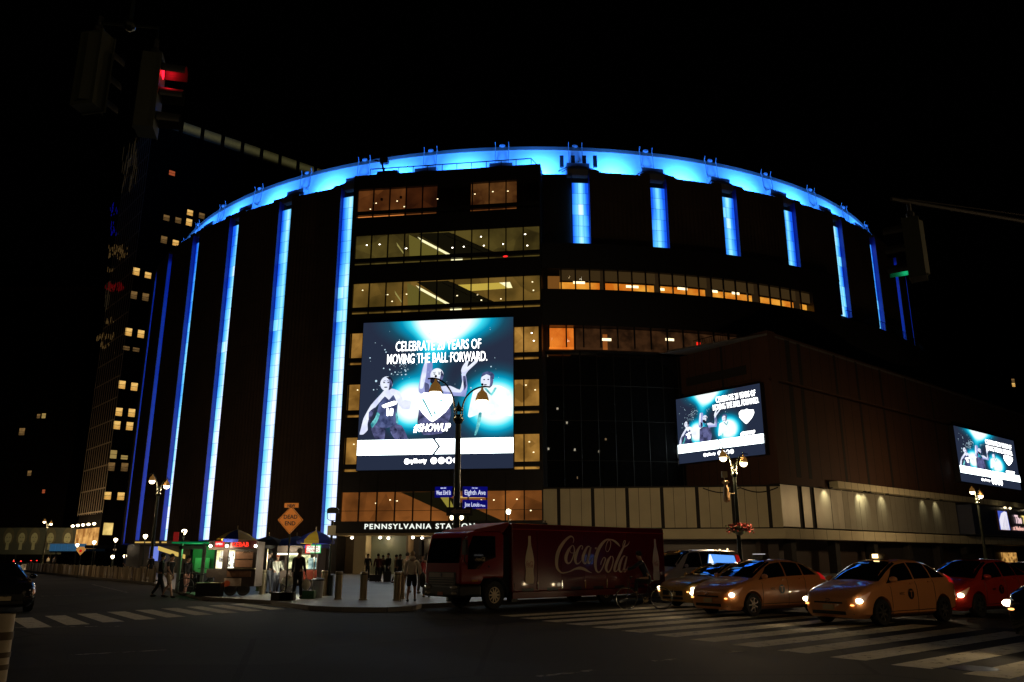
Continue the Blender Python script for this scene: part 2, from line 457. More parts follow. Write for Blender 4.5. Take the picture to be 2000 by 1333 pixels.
# upper curved window row
rm_hi = room_mat('office_light', srgb(214, 112, 26), srgb(255, 176, 62), 0.5)
rm_bl = emit_mat('window_blind_lit', srgb(58, 43, 22)); rm_bl2 = emit_mat('window_blind_dim', srgb(40, 28, 14))
mb = MB(); arcbox(mb, 62.9, 63.0, 2.0, 29.0, 28.0, 29.05, 40); A(mb, 'office_interior', rm_hi)
mb = MB(); arcbox(mb, 63.5, 63.52, 2.0, 29.0, 29.07, 30.2, 40); A(mb, 'window_blind', rm_bl)
mb = MB(); arcbox(mb, 63.1, 63.3, 0.9, 2.0, 28.0, 29.6, 4); A(mb, 'office_interior', emit_mat('side_room', srgb(120, 76, 30)))
for i in range(6):
    a = 6.0 + i * SP * 0.667
    mb = MB(); arcbox(mb, 63.1, 63.6, a - 0.22, a + 0.22, 28.0, 30.2, 2); A(mb, 'interior_column', rm_bl2)
for px, py, wd in ((1131, 553, .55), (1235, 561, .6), (1290, 566, .4), (1333, 565, .5), (1394, 570, .42), (1437, 574, .42)):
    a, z = cylz(px, py, 63.05); mb = MB(); arcbox(mb, 63.02, 63.06, a - wd, a + wd, z - 0.09, z + 0.16, 2); A(mb, 'ceiling_light', M_bulbs)
def pane_mesh(da, z0, z1):
    mb = MB(); mb.poly([pt(RI - 0.02, 0.03, z0), pt(RI - 0.02, da - 0.03, z0), pt(RI - 0.02, da - 0.03, z1), pt(RI - 0.02, 0.03, z1)])
    return mb
def mull_mesh(z0, z1):
    mb = MB(); arcbox(mb, RI - 0.12, RI + 0.03, -0.06, 0.06, z0, z1, 1); return mb
wins = {}
for j in range(21):
    a = 0.75 + j * 1.3205
    o = place(wins, 'A', lambda: pane_mesh(1.3205, 28.0, 30.2), 'window', M_glass, 0); o.rotation_euler = (0, 0, R(a))
    o2 = place(wins, 'Am', lambda: mull_mesh(28.0, 30.2), 'window_mullion', M_mull, 0); o2.rotation_euler = (0, 0, R(a))
# lower curved window row
mb = MB(); a0, _ = cylz(1074, 670); a1, _ = cylz(1123, 670); arcbox(mb, 63.0, 63.1, a0, a1, 21.9, 24.1, 4); A(mb, 'room_interior', room_mat('orange_room', srgb(205, 92, 22), srgb(246, 135, 44), 0.6))
mb = MB(); arcbox(mb, 63.0, 63.1, a1 + 0.2, 19.5, 21.9, 24.1, 30); A(mb, 'room_interior', room_mat('brown_room', srgb(30, 17, 8), srgb(62, 38, 20), 0.9))
mb = MB(); a2, _ = cylz(1181, 670); a3, _ = cylz(1190, 670); arcbox(mb, 63.15, 63.2, a2, a3, 21.9, 23.5, 2); A(mb, 'room_interior', emit_mat('lamp_side_room', srgb(150, 84, 34)))
for px, py in ((1185, 664), (1308, 664)):
    a, z = cylz(px, py, 63.3); mb = MB(); arcbox(mb, 63.3, 63.33, a - 0.42, a + 0.42, z - 0.12, z + 0.14, 2); A(mb, 'ceiling_light', M_bulbs)
a, z = cylz(1364, 672, 63.3); mb = MB(); arcbox(mb, 63.3, 63.33, a - 0.2, a + 0.2, z - 0.16, z + 0.16, 2); A(mb, 'exit_sign', emit_mat('red_glow', (0.9, 0.02, 0.01), 1.5))
for j in range(13):
    a = 0.9 + j * 1.56
    o = place(wins, 'B', lambda: pane_mesh(1.56, 21.9, 24.15), 'window', M_glass, 0); o.rotation_euler = (0, 0, R(a))
    o2 = place(wins, 'Bm', lambda: mull_mesh(21.9, 24.15), 'window_mullion', M_mull, 0); o2.rotation_euler = (0, 0, R(a))

# ------------------------------------------------------------------ glazed escalator block (local x along its face, y inward)
BL = (2.9 - CX, 76.2 - CY, 0); BR = R(90 - 98.05)
def BT(x, y, z): return (BL[0] + x * math.cos(BR) - y * math.sin(BR), BL[1] + x * math.sin(BR) + y * math.cos(BR), z)
def B(mb, name, m, smooth=False, par=None):
    if par is not None: return mb.build(name, m, par, smooth)
    return mb.build(name, m, arena, smooth, loc=BL, rz=BR)
S0 = -20.05
tops = [39.66 - 5.33 * i for i in range(7)]; bots = [37.1 - 5.34 * i for i in range(7)]
tops[6] = 7.7; bots[6] = 4.97
# frame: spandrels between window rows, side piers, parapet; one solid behind the glass
mb = MB(); mb.box(S0, 0.03, 0, 1.0, 39.66, 41.3); mb.box(S0 + 0.6, 0.03, 0.4, 6, 41.3, 41.5)
for i in range(6):
    zt = bots[i]; zs = zt - 0.55 if i < 6 else zt; zb = tops[i + 1]
    mb.box(S0, 0.03, 0, 0.16, zt - 0.45, zt); mb.box(S0, 0.03, 0, 0.16, zb, zt - 0.72); mb.box(S0, 0.03, .33, 0.5, zb + .3, zt - .1)
mb.box(S0, 0.03, 0, 0.6, 3.82, 4.97)
mb.box(S0, -19.62, 0.002, 0.7, 3.82, 41.2); mb.box(-0.12, 0.03, 0.002, 0.7, 3.82, 41.2)
mb.box(S0, 0.0, 6.0, 6.3, 3.9, 41.2); mb.box(S0 + 0.05, -0.05, 0.6, 6.0, 41.1, 41.28); mb.box(S0, S0 + 0.1, 0.5, 6, 0, 41.2); mb.box(-0.1, 0.0, 0.5, 6, 3.9, 41.2)
fr = B(mb, 'spandrel_frame', M_black)
mb = MB()   # rooftop rail and chamfered corner
for i in range(12): mb.tube([(-18.6 + i * 1.6, 0.8, 41.5), (-18.6 + i * 1.6, 0.8, 42.4)], 0.04, 4)
mb.tube([(-18.6, 0.8, 42.4), (-1.0, 0.8, 42.4), (-0.2, 0.8, 41.4)], 0.06, 4); B(mb, 'roof_railing', M_mull)
mb = MB(); mb.box(-17.9, -15.6, 1.0, 1.8, 41.5, 42.2); mb.tube([(-17.2, 1.2, 42.2), (-17.4, 1.0, 43.3), (-18.2, 0.9, 43.5)], 0.1, 6); mb.cbox((-17.2, 1.2, 43.5), (0.9, 0.5, 0.6)); B(mb, 'rooftop_gear', M_black)
rooms = [room_mat('room_amber', srgb(64, 32, 12), srgb(116, 66, 28), 0.30), room_mat('room_olive', srgb(44, 36, 14), srgb(92, 78, 34), 0.28),
         room_mat('room_olive_bright', srgb(64, 50, 18), srgb(128, 98, 42), 0.25), room_mat('room_gold', srgb(112, 78, 30), srgb(178, 130, 60), 0.5),
         room_mat('lobby_amber', srgb(82, 46, 18), srgb(150, 88, 38), 0.25)]
ri = [0, 1, 2, 3, 3, 3, 4]
pitch = 1.782
base_pane = None; base_mull = {}
for i in range(7):
    zb, zt = bots[i], tops[i]
    segs = [(-19.6, -0.12)]
    if i == 0: segs = [(-19.6, -11.0), (-7.35, -2.5)]
    if 3 <= i <= 5: segs = [(-19.5, -17.3), (-3.0, -0.35)]
    for (a, b) in segs:
        if i == 0 and a < -15:
            mb = MB(); mb.box(a, -14.3, .42, .47, zb, zt + .3); B(mb, 'room_interior', rooms[0]); mb = MB(); mb.box(-14.3, b, .42, .47, zb, zt + .3); B(mb, 'room_interior', room_mat('room_dim_amber', srgb(34, 14, 6), srgb(74, 36, 14), .3))
        else: mb = MB(); mb.box(a, b, .42, .47, zb, zt + .3); B(mb, 'room_interior', rooms[ri[i]] if i else room_mat('room_brown', srgb(52, 26, 10), srgb(104, 66, 30), .5))
        # floor edge light line below the row
        mb = MB(); mb.box(a, b - (0 if i != 1 else 0), 0.30, 0.32, zb - 0.70, zb - 0.47)
        B(mb, 'slab_edge_light', rooms[min(3, ri[i])] if i < 6 else M_black)
    if i == 0:
        mb = MB(); mb.box(-19.5, -14.5, 0.28, 0.29, zb - 0.68, zb - 0.5); B(mb, 'slab_edge_light', emit_mat('edge_bright', srgb(220, 130, 60)))
    for j in range(11):
        x = -19.6 + j * pitch
        if 3 <= i <= 5 and 1 <= j <= 9: continue
        dz = (zt - zb) - 2.56
        key = 'p' if i < 6 else 'p6'
        if key not in base_mull:
            mp = MB(); mp.poly([(0, 0.12, 0), (pitch, 0.12, 0), (pitch, 0.12, zt - zb), (0, 0.12, zt - zb)]); o = B(mp, 'window', M_glass)
            mm = MB(); mm.box(-0.05, 0.05, -0.03, 0.2, -0.75, zt - zb + 0.02); q = B(mm, 'window_mullion', M_mull, par=o)
            base_mull[key] = o
        else:
            o = base_mull[key].copy(); COL.objects.link(o)
            q = base_mull[key].children[0].copy(); COL.objects.link(q); q.parent = o
        o.location = BT(x, 0, zb)
# row 8 of dark glass above the lobby, with mullions
for j in range(12): mb = MB(); mb.box(-19.62 + j * pitch, -19.56 + j * pitch, -0.025, 0.0, 7.7, 9.7); B(mb, 'curtain_mullion', M_mull)
# escalators seen through rows 1, 2 and the lobby: dark stringer, glowing underside, triangle of bright wall
M_esc = emit_mat('escalator_glow', srgb(236, 226, 130), 1.0); M_escw = emit_mat('escalator_hot', srgb(255, 246, 190), 1.3)
M_tri = emit_mat('stair_wall_lit', srgb(104, 94, 40)); M_dk = emit_mat('stair_dark', srgb(20, 17, 7))
for i in (1, 2):
    zb, zt = bots[i], tops[i]
    mb = MB(); mb.xz([(-13.9, zt), (-13.75, zb), (-9.3, zb)], 0.38, 0.39); B(mb, 'stair_wall', M_tri)
    mb = MB(); mb.xz([(-12.95, zt - .35), (-12.4, zt - .95), (-9.7, zb + .02), (-9.25, zb + .02), (-12.3, zt - .72)], 0.30, 0.32); B(mb, 'escalator_light', M_escw)
    mb = MB(); mb.xz([(-12.9, zt), (-9.2, zb), (-4.6, zb), (-9.6, zt)], 0.34, 0.36); B(mb, 'escalator', M_dk)
    mb = MB(); mb.tube([(-10.2, .28, zt - .2), (-5.8, .28, zb + .02)], 0.03, 4); mb.tube([(-9.2, .28, zt - .2), (-4.9, .28, zb + .02)], 0.03, 4); B(mb, 'escalator_rail', M_mull)
    mb = MB(); mb.xz([(-15.2, zt - .8), (-15.1, zt - 1.2), (-14.4, zb + .4), (-14.4, zb + .6)], 0.36, 0.37); B(mb, 'stair_edge', emit_mat('stair_edge', srgb(160, 150, 84)))
    mb = MB(); mb.box(-9.3, -8.1, 0.26, 0.27, zb - .69, zb - .5); B(mb, 'slab_edge_light', M_escw)
zb, zt = bots[2], tops[2]
mb = MB(); mb.xz([(-9.6, zt - .5), (-3.2, zt - .45), (-2.9, zt - 1.1), (-8.2, zt - 1.25)], 0.39, 0.40); B(mb, 'light_ceiling', emit_mat('light_ceiling', srgb(206, 178, 74)))
mb = MB(); mb.xz([(-4.3, zt - .47), (-3.2, zt - .45), (-2.95, zt - 1.08), (-3.4, zt - 1.08)], 0.375, 0.38); B(mb, 'light_ceiling', M_escw)
zb, zt = bots[6], tops[6]
mb = MB(); mb.xz([(-13.8, zt), (-7.6, zb), (-3.9, zb), (-10.2, zt)], 0.36, 0.38); B(mb, 'escalator', M_dk)
mb = MB(); mb.xz([(-10.2, zt - .1), (-9.3, zt - .1), (-8.4, zt - 1.7), (-9.0, zt - 1.7)], 0.33, 0.35); B(mb, 'escalator_light', emit_mat('lobby_wall_lit', srgb(150, 138, 56)))
mb = MB(); mb.box(-8.3, -5.6, .39, .40, zt - .62, zt - .42); B(mb, 'light_ceiling', emit_mat('light_ceiling_warm', srgb(226, 180, 96)))
for x in (-19.6 + pitch * j for j in range(12)):
    pass
mb = MB(); mb.box(-19.6, -0.1, 0.05, 0.1, zb + 0.95, zb + 0.99); B(mb, 'lobby_rail', M_mull)
# small ceiling lights in the rooms
spots = [(0, -17.6, 1.0), (0, -15.3, 1.1), (0, -10.9, 1.05), (0, -18.2, .35), (0, -14.5, .4), (0, -6.9, 1.35), (0, -3.4, 1.45), (0, -5.0, 1.5),
         (1, -18.4, 1.6), (1, -17.0, 1.6), (1, -6.2, 1.85), (1, -5.9, .85), (1, -3.9, .9), (1, -8.0, .85), (1, -1.6, 1.85), (1, -1.4, .6), (1, -9.2, .8), (1, -14.1, 1.0),
         (2, -18.6, 1.95), (2, -15.9, 1.35), (2, -15.4, .6), (2, -13.9, 1.3), (2, -3.8, 2.0), (2, -8.6, .9), (2, -6.5, .9), (2, -0.9, 2.0), (2, -0.8, 1.1), (2, -4.1, .35), (2, -6.1, .3),
         (3, -1.0, 2.0), (3, -0.8, 1.2), (4, -1.6, 2.1), (4, -0.7, 1.6), (5, -1.3, 1.9), (5, -.9, .9), (5, -18.7, 2.0), (4, -18.6, 2.1),
         (6, -17.9, 2.1), (6, -16.2, 1.7), (6, -14.1, 1.9), (6, -14.8, 2.0), (6, -4.7, 1.9), (6, -5.9, 1.9), (6, -2.5, 1.95), (6, -1.2, .9), (6, -3.1, .95)]
for (i, x, dz) in spots:
    mb = MB(); mb.sphere((x, .30, bots[i] + dz), (0.085, 0.03, 0.06), 8, 5); B(mb, 'ceiling_light', M_bulbw if i in (1, 3) else M_bulbs)
mb = MB()
for x, dz in ((-17.0, 1.25), (-14.9, 1.35), (-10.6, 1.3)): mb.lathe([(0.001, .0), (0.14, 0), (0.14, .22), (0.001, .22)], (x, .30, bots[0] + dz + .04), 8)
B(mb, 'pendant_shade', M_black)
a_, z_ = -1.9, bots[1] - 0.58
mb = MB(); mb.sphere((-3.6, -0.03, z_), (.26, .04, .1), 8, 5); B(mb, 'red_light', emit_mat('red_hot', (1, .02, .02), 1.4))
# entrance below the block
mb = MB(); mb.box(S0, 0.0, -0.45, 0.0, 3.86, 4.93); B(mb, 'sign_fascia', M_black)
mb = MB(); mb.text('PENNSYLVANIA STATION', -16.95, -0.47, 4.24, h=0.46, wdt=10.6, depth=0.05, off=0.02, space=1.25); B(mb, 'entrance_lettering', emit_mat('sign_letters', (0.95, 1.0, 0.9), 1.0))
mb = MB(); mb.box(S0, 0.0, -0.6, 12, 3.62, 3.84); B(mb, 'canopy_soffit', mat('canopy_soffit', (0.32, 0.25, 0.14), 0.6))
mb = MB(); mb.box(-17.9, -16.75, -0.5, 1.2, 0, 3.62); B(mb, 'entrance_pillar', mat('travertine', (0.55, 0.46, 0.28), 0.5, noise=0.12, nscale=1.5))
mb = MB(); mb.box(-16.75, -13.3, 1.2, 1.5, 0, 3.62); B(mb, 'tiled_wall', mat('green_tiled_wall', (0.17, 0.20, 0.16), 0.4, noise=0.12, nscale=1))
mb = MB(); mb.box(S0, -17.9, 3, 3.3, 0, 3.62); mb.box(-13.3, -13.1, 1.2, 12, 0, 3.62); B(mb, 'entrance_wall', mat('entrance_wall', (0.14, 0.10, 0.06), 0.5)); mb = MB(); mb.box(-3.2, 0, 1.0, 1.3, 0, 3.62); mb.box(-3.2, -3.0, 1.3, 12, 0, 3.62); B(mb, 'entrance_wall', mat('entrance_wall', (0.14, 0.10, 0.06), 0.5))
mb = MB(); mb.box(-13.1, -3.2, 11.5, 11.7, 0, 3.62); B(mb, 'concourse_wall', room_mat('concourse', srgb(90, 84, 40), srgb(224, 206, 136), 0.9))
mb = MB()
for x in (-12.2, -10.6, -9.2, -7.4, -5.6): mb.box(x - .18, x + .18, 9.0, 9.3, 0, 3.62)
B(mb, 'concourse_column', mat('concourse_column', (0.4, 0.3, 0.16), 0.4))
for x, y, z in ((-18.4, .3, 3.45), (-15.6, .2, 3.45), (-14.7, -.1, 3.4), (-12.4, .2, 3.45), (-11.6, .6, 3.4), (-12.1, 6, 2.9), (-11.0, 8, 2.6), (-9.0, 7, 3.0), (-7.2, 4, 3.2), (-5, 2, 3.4)):
    mb = MB(); mb.sphere((x, y, z), (.15, .15, .12), 10, 6); B(mb, 'downlight', M_bulbw)
for x, y, pw in ((-15.2, -0.2, 40), (-11.8, 1.5, 55), (-9.5, 6, 260), (-18.6, 0, 16), (-7, 2, 40)):
    lamp('POINT', 'downlight_lamp', BT(x, y, 3.2), (1, .72, .38), pw, arena, shadow_soft_size=0.12)

# ------------------------------------------------------------------ theatre wing and podium
TX, TY = 24.1, 73.2
th = thing('theatre_building', 'brown clad theatre wing with a sharp corner, pale podium band and two video screens', 'theatre', (TX, TY, 0))
LR, RR_ = R(90 - 142), R(90 - 49)
def TL(mb, name, m, smooth=False): return mb.build(name, m, th, smooth, rz=LR)
def TR(mb, name, m, smooth=False): return mb.build(name, m, th, smooth, rz=RR_)
def TP(mb, name, m, smooth=False): return mb.build(name, m, th, smooth, loc=(2.9 - TX, 76.2 - TY, 0), rz=R(90 - 98.05))
def joints(mb, x0, x1, z0, z1, step, wd=0.05, y=-0.004):
    x = x0 + step
    while x < x1 - .2: mb.box(x - wd / 2, x + wd / 2, y, 0.0, z0, z1); x += step
M_joint = mat('dark_joint', (0.012, 0.01, 0.009), 0.8)
mb = MB(); mb.box(-11.6, 0, 0, 1.2, 8.05, 17.6); mb.box(-11.6, 0, 0, 1.2, 17.95, 22.4); mb.box(-11.6, 0, .2, 1.2, 17.6, 17.95); TL(mb, 'corner_wall', M_brownclad)
mb = MB(); joints(mb, -11.6, 0, 8.05, 17.6, 0.95); joints(mb, -11.6, 0, 17.95, 22.4, 0.95); mb.box(-5.55, -5.3, -0.02, 0, 17.4, 22.4); mb.box(-10, -2.6, -0.01, 0, 18.6, 19.5)
TL(mb, 'cladding_joints', M_joint)
mb = MB()
for i in range(24): mb.tube([(-10.9 + i * .28, 0.3, 22.4), (-10.9 + i * .28, 0.3, 23.3)], 0.025, 4)
mb.tube([(-10.9, 0.3, 23.3), (-4.4, .3, 23.3)], 0.04, 4); TL(mb, 'parapet_rail', M_mull)
L_ = 74
mb = MB(); mb.box(0, L_, 0, 1.2, 8.75, 17.5); mb.box(0, L_, 0, 1.2, 17.85, 22.3); mb.box(0, L_, .2, 1.2, 17.5, 17.85); mb.box(0, 8.6, 0.002, 1.2, 8.05, 8.75); TR(mb, 'long_wall', M_brownclad)
for x, wd in ((3.0, .75), (5.2, .6), (12.3, .45), (17.0, .45), (22.5, .45), (29, .3), (36, .3), (63, .3)): mb = MB(); mb.box(x, x + wd, -0.012, 0, 8.8, 17.5); mb.box(x, x + wd, -0.012, 0, 17.85, 22.0); TR(mb, 'wall_slot', M_joint)
mb = MB(); joints(mb, 0, L_, 17.85, 22.3, 1.9, .05, -.006); joints(mb, 0, L_, 8.8, 17.5, 1.9, .05, -.006); TR(mb, 'cladding_joints', M_joint)
mb = MB(); mb.box(8.9, L_, -0.9, 0.0, 8.1, 8.75); TR(mb, 'lamp_ledge', M_beige)
mb = MB(); joints(mb, 8.9, L_, 8.1, 8.75, 1.3, .04, -.906); TR(mb, 'ledge_joints', M_joint)
# metal panels of the band below, each with its own tilt so they catch the lamps unequally
mb = MB(); x = 8.9; q = 0
while x < 38.2:
    t = [0, .05, -.04, .06, -.02, .03][q % 6]; wdt = 1.15
    b = len(mb.v); mb.v += [(x + .03, t * .5, 4.3), (x + wdt - .03, -t * .5, 4.3), (x + wdt - .03, -t * .5, 8.08), (x + .03, t * .5, 8.08)]; mb.face((b, b + 1, b + 2, b + 3)); x += wdt; q += 1
for a_, b_ in ((0.0, 2.9), (3.7, 5.1), (5.9, 8.85)):
    mb.box(a_ + .002, b_, 0.01, .05, 4.3, 8.04)
TR(mb, 'metal_panels', M_steelclad)
mb = MB(); mb.box(0, L_, 0.14, 1.2, 4.24, 8.1); mb.box(-.0, L_, -.02, 0.1, 8.0, 8.1) ; TR(mb, 'band_backing', M_joint)
mb = MB(); mb.box(0.0, L_, -0.15, 1.0, 3.25, 4.15); TR(mb, 'fascia_band', M_beige)
mb = MB(); joints(mb, 0, L_, 3.25, 4.15, 2.4, .04, -.156); TR(mb, 'fascia_joints', M_joint)
mb = MB(); mb.box(0, L_, 2.5, 3, 0, 3.25); TR(mb, 'shop_front', mat('shopfront_dark', (0.05, 0.035, 0.03), 0.4))
mb = MB(); mb.box(0.2, L_, -.1, 3, 3.2, 3.25); TR(mb, 'soffit', mat('soffit_dark', (0.07, 0.05, 0.04), 0.7))
for x in (2, 10, 18, 26, 34, 42, 50): mb = MB(); mb.box(x, x + .8, .6, 1.4, 0, 3.2); TR(mb, 'pier', M_joint)
# podium band facing the corner
mb = MB(); mb.box(0.02, 21.4, 0, .8, 4.23, 7.8); TP(mb, 'podium_band', M_beige)
mb = MB(); mb.box(0.02, 21.4, -.05, .9, 7.8, 7.95); TP(mb, 'podium_cap', M_joint)
mb = MB()
joints(mb, 0.4, 21.2, 4.23, 7.8, 1.05, .035)
for i in range(7): mb.box(1.45 + i * 3.15 - .16, 1.45 + i * 3.15 + .16, -.008, 0, 4.23, 7.8)
TP(mb, 'panel_joints', M_joint)
mb = MB(); mb.box(0.02, 21.5, -.15, 1, 3.25, 4.12); TP(mb, 'fascia_band', M_beige)
mb = MB(); mb.box(0.02, 21.5, 0, .9, 4.12, 4.23); TP(mb, 'shadow_gap', M_joint)
mb = MB(); mb.box(0.02, 21.3, 2.6, 3.0, 0, 3.25); mb.box(0.02, 21.3, 0, 2.6, 3.2, 3.26); TP(mb, 'shop_front', MATS['shopfront_dark'])
mb = MB(); mb.box(-.4, .4, -0.5, .2, 4.0, 4.7); mb.tube([(0, -.2, 3.9), (0, -.2, 4.9)], .25, 8); TP(mb, 'wall_camera', M_black)
mb = MB(); mb.prism([(-9.1, 7.2), (0, 0), (55.8, 48.5), (30, 75), (-5, 30)], 21.9, 22.1); A_ = mb.build('theatre_roof', M_roof, th)
# swagged cable along the band top
mb = MB(); pts = []
for i in range(25): t = i / 24; pts.append((14.6 + 6.6 * t, -.12, 7.72 - 0.42 * math.sin(PI * ((t * 2) % 1))))
mb.tube(pts, .05, 4); TP(mb, 'cable', M_joint)
# dim lights
for x, z in ((16.0, 2.3), (16.7, 2.35), (12.8, 1.9)):
    mb = MB(); mb.sphere((x, 2.4, z), .09, 8, 5); TP(mb, 'wall_light', M_bulbs)
mb = MB()
for x in (20.9, 22.6, 24.4, 18.8): mb.box(x, x + 1.2, 3.0, 3.1, 23.0, 24.4)
TR(mb, 'penthouse_window', room_mat('penthouse_glow', srgb(60, 24, 10), srgb(130, 62, 28), .9))
mb = MB(); mb.box(16, 60, 3.15, 6, 22.3, 25.0); TR(mb, 'penthouse', M_black)
for x, z in ((31.5, 23.9), (33, 23.6), (44, 23.6)):
    mb = MB(); mb.sphere((x, 2.9, z), (.3, .05, .1), 8, 5); TR(mb, 'penthouse_light', emit_mat('dim_yellow', srgb(214, 190, 120)))
# spot lamps fixed under the ledge, washing the metal panels
for x, p in ((7.8, 160), (14.6, 230), (15.6, 120), (19.5, 120), (29.5, 40), (33, 60)):
    mb = MB(); mb.box(x - .12, x + .12, -.85, -.55, 7.95, 8.1); TR(mb, 'wall_washer', M_black)
    c, s_ = math.cos(RR_), math.sin(RR_); lx, ly = x, -.75
    L = lamp('SPOT', 'wall_washer_lamp', (lx * c - ly * s_, lx * s_ + ly * c, 7.9), (1, .86, .5), p, th, spot_size=R(100), spot_blend=.8, shadow_soft_size=.1)
    aim(L, (-s_ * .75, c * .75, -.75))
# theatre marquee
mq = thing('theatre_marquee', 'dark lit theatre marquee sign with The Theater lettering at the right edge', 'marquee', (TX, TY, 0), RR_)
mb = MB(); mb.box(39, 66, -1.7, 0.0, 4.3, 7.75); mb.build('sign_box', mat('marquee_navy', (0.02, 0.03, 0.07), .4), mq)
mb = MB(); mb.box(46.6, 50.9, -1.76, -1.7, 4.9, 7.4); mb.build('picture_frame', mat('marquee_frame', (.3, .12, .04), .5), mq)
mb = MB(); mb.poly([(47.0, -1.78, 7.3), (47.0, -1.78, 5.0), (50.5, -1.78, 5.0), (50.1, -1.78, 7.3)]); mb.build('picture_sky', emit_mat('pic_blue', srgb(70, 90, 190)), mq)
mb = MB(); mb.poly([(47.2, -1.8, 5.0), (47.1, -1.8, 6.2), (48.0, -1.8, 7.0), (49.2, -1.8, 7.3), (50.0, -1.8, 7.2), (50.2, -1.8, 5.0)]); mb.build('picture_rays', emit_mat('pic_white', srgb(236, 232, 246)), mq)
mb = MB()
for x in (47.7, 48.4, 49.2, 49.7): mb.poly([(x, -1.81, 5.0), (x + .12, -1.81, 5.0), (49.3, -1.81, 7.0)])
mb.build('picture_lines', emit_mat('pic_line', srgb(120, 120, 160)), mq)
mb = MB(); mb.text('The', 52.6, -1.8, 5.95, h=1.0, wdt=2.4, depth=.02, off=.03); mb.build('lettering', emit_mat('let_pink', srgb(255, 216, 220)), mq)
mb = MB(); mb.text('Theater', 55.3, -1.8, 5.95, h=1.0, wdt=5.6, depth=.02, off=.03); mb.build('lettering', emit_mat('let_yellow', srgb(255, 226, 130)), mq)
mb = MB(); mb.text('at Madison Square Garden', 51.5, -1.8, 5.05, h=.5, wdt=9.4, depth=.02, off=.02); mb.build('lettering', emit_mat('let_red', srgb(250, 190, 175)), mq)
for x in (49.4, 51.2, 56.8):
    mb = MB(); mb.sphere((x, -1.9, 7.75), (.3, .15, .14), 8, 5); mb.build('sign_lamp', M_bulbs, mq)
mb = MB(); mb.box(58.5, 64.0, 2.3, 2.45, 1.0, 2.3); TR(mb, 'shop_window', room_mat('deli_glow', srgb(70, 40, 12), srgb(214, 160, 84), 1.6))

# ------------------------------------------------------------------ video screens
def glow_screen(name, blobs, base):
    m = bpy.data.materials.new(name); m.use_nodes = True; nt = m.node_tree; nt.nodes.clear()
    tc = N(nt, 'ShaderNodeTexCoord'); sx = N(nt, 'ShaderNodeSeparateXYZ'); nt.links.new(tc.outputs['Object'], sx.inputs[0])
    tot = None
    for (cx, cz, rx, rz, st) in blobs:
        dx = mth(nt, 'DIVIDE', mth(nt, 'SUBTRACT', sx.outputs[0], cx), rx); dz = mth(nt, 'DIVIDE', mth(nt, 'SUBTRACT', sx.outputs[2], cz), rz)
        d2 = mth(nt, 'ADD', mth(nt, 'MULTIPLY', dx, dx), mth(nt, 'MULTIPLY', dz, dz))
        g = mth(nt, 'MULTIPLY', mth(nt, 'POWER', 2.718, mth(nt, 'MULTIPLY', d2, -1.0)), st)
        tot = g if tot is None else mth(nt, 'ADD', tot, g)
    r = N(nt, 'ShaderNodeValToRGB'); cr = r.color_ramp
    cr.elements[0].position = 0.02; cr.elements[0].color = (*base, 1)
    cr.elements[1].position = 0.9; cr.elements[1].color = (1.0, 1.1, 1.1, 1)
    for p, c in ((0.12, (0.01, 0.07, 0.12)), (0.3, (0.0, 0.30, 0.50)), (0.5, (0.05, 0.78, 0.95)), (0.7, (0.55, 1.0, 1.0))):
        e = cr.elements.new(p); e.color = (*c, 1)
    nt.links.new(tot, r.inputs[0])
    e = N(nt, 'ShaderNodeEmission'); o = N(nt, 'ShaderNodeOutputMaterial'); nt.links.new(r.outputs[0], e.inputs[0]); e.inputs[1].default_value = 1.0
    nt.links.new(e.outputs[0], o.inputs[0]); return m
E_w = emit_mat('screen_white', (1, 1, 1), 4.0); E_band = emit_mat('screen_band', (0.86, 1.0, 1.0), 5.0)
E_skin = room_mat('picture_pale', (0.66, 0.70, 0.98), (1.0, 1.05, 1.15), .7, 1.0); E_skin2 = room_mat('picture_mid', (0.24, 0.27, 0.58), (0.42, 0.46, 0.82), .6, 1.0)
E_jer = room_mat('picture_jersey', (0.02, 0.03, 0.09), (0.11, 0.14, 0.32), 1.3, 1.0); E_dk = emit_mat('picture_dark', (0.012, 0.014, 0.03), 1.0)
E_cy = room_mat('picture_cyan', (0.02, 0.20, 0.26), (0.25, 0.85, 0.85), 1.6, 1.0); E_lit = room_mat('picture_litskin', (0.85, 1.05, 1.1), (1.2, 1.3, 1.3), .9, 1.0)
E_gr = room_mat('picture_purple', (0.012, 0.014, 0.04), (0.15, 0.16, 0.36), 1.2, 1.0)
def ell(cx, cy, rx, ry, n=20, a=0): return [(cx + rx * math.cos(2 * PI * k / n) * math.cos(a) - ry * math.sin(2 * PI * k / n) * math.sin(a), cy + rx * math.cos(2 * PI * k / n) * math.sin(a) + ry * math.sin(2 * PI * k / n) * math.cos(a)) for k in range(n)]
def smooth_poly(P, sub=3):
    out = []; n = len(P)
    for i in range(n):
        p0, p1, p2, p3 = P[i - 1], P[i], P[(i + 1) % n], P[(i + 2) % n]
        for k in range(sub):
            t = k / sub
            out.append(tuple(0.55 * (p1[j] + (p2[j] - p1[j]) * t) + 0.45 * 0.5 * (2 * p1[j] + (p2[j] - p0[j]) * t + (2 * p0[j] - 5 * p1[j] + 4 * p2[j] - p3[j]) * t * t + (3 * p1[j] - p0[j] - 3 * p2[j] + p3[j]) * t ** 3) for j in (0, 1)))
    return out
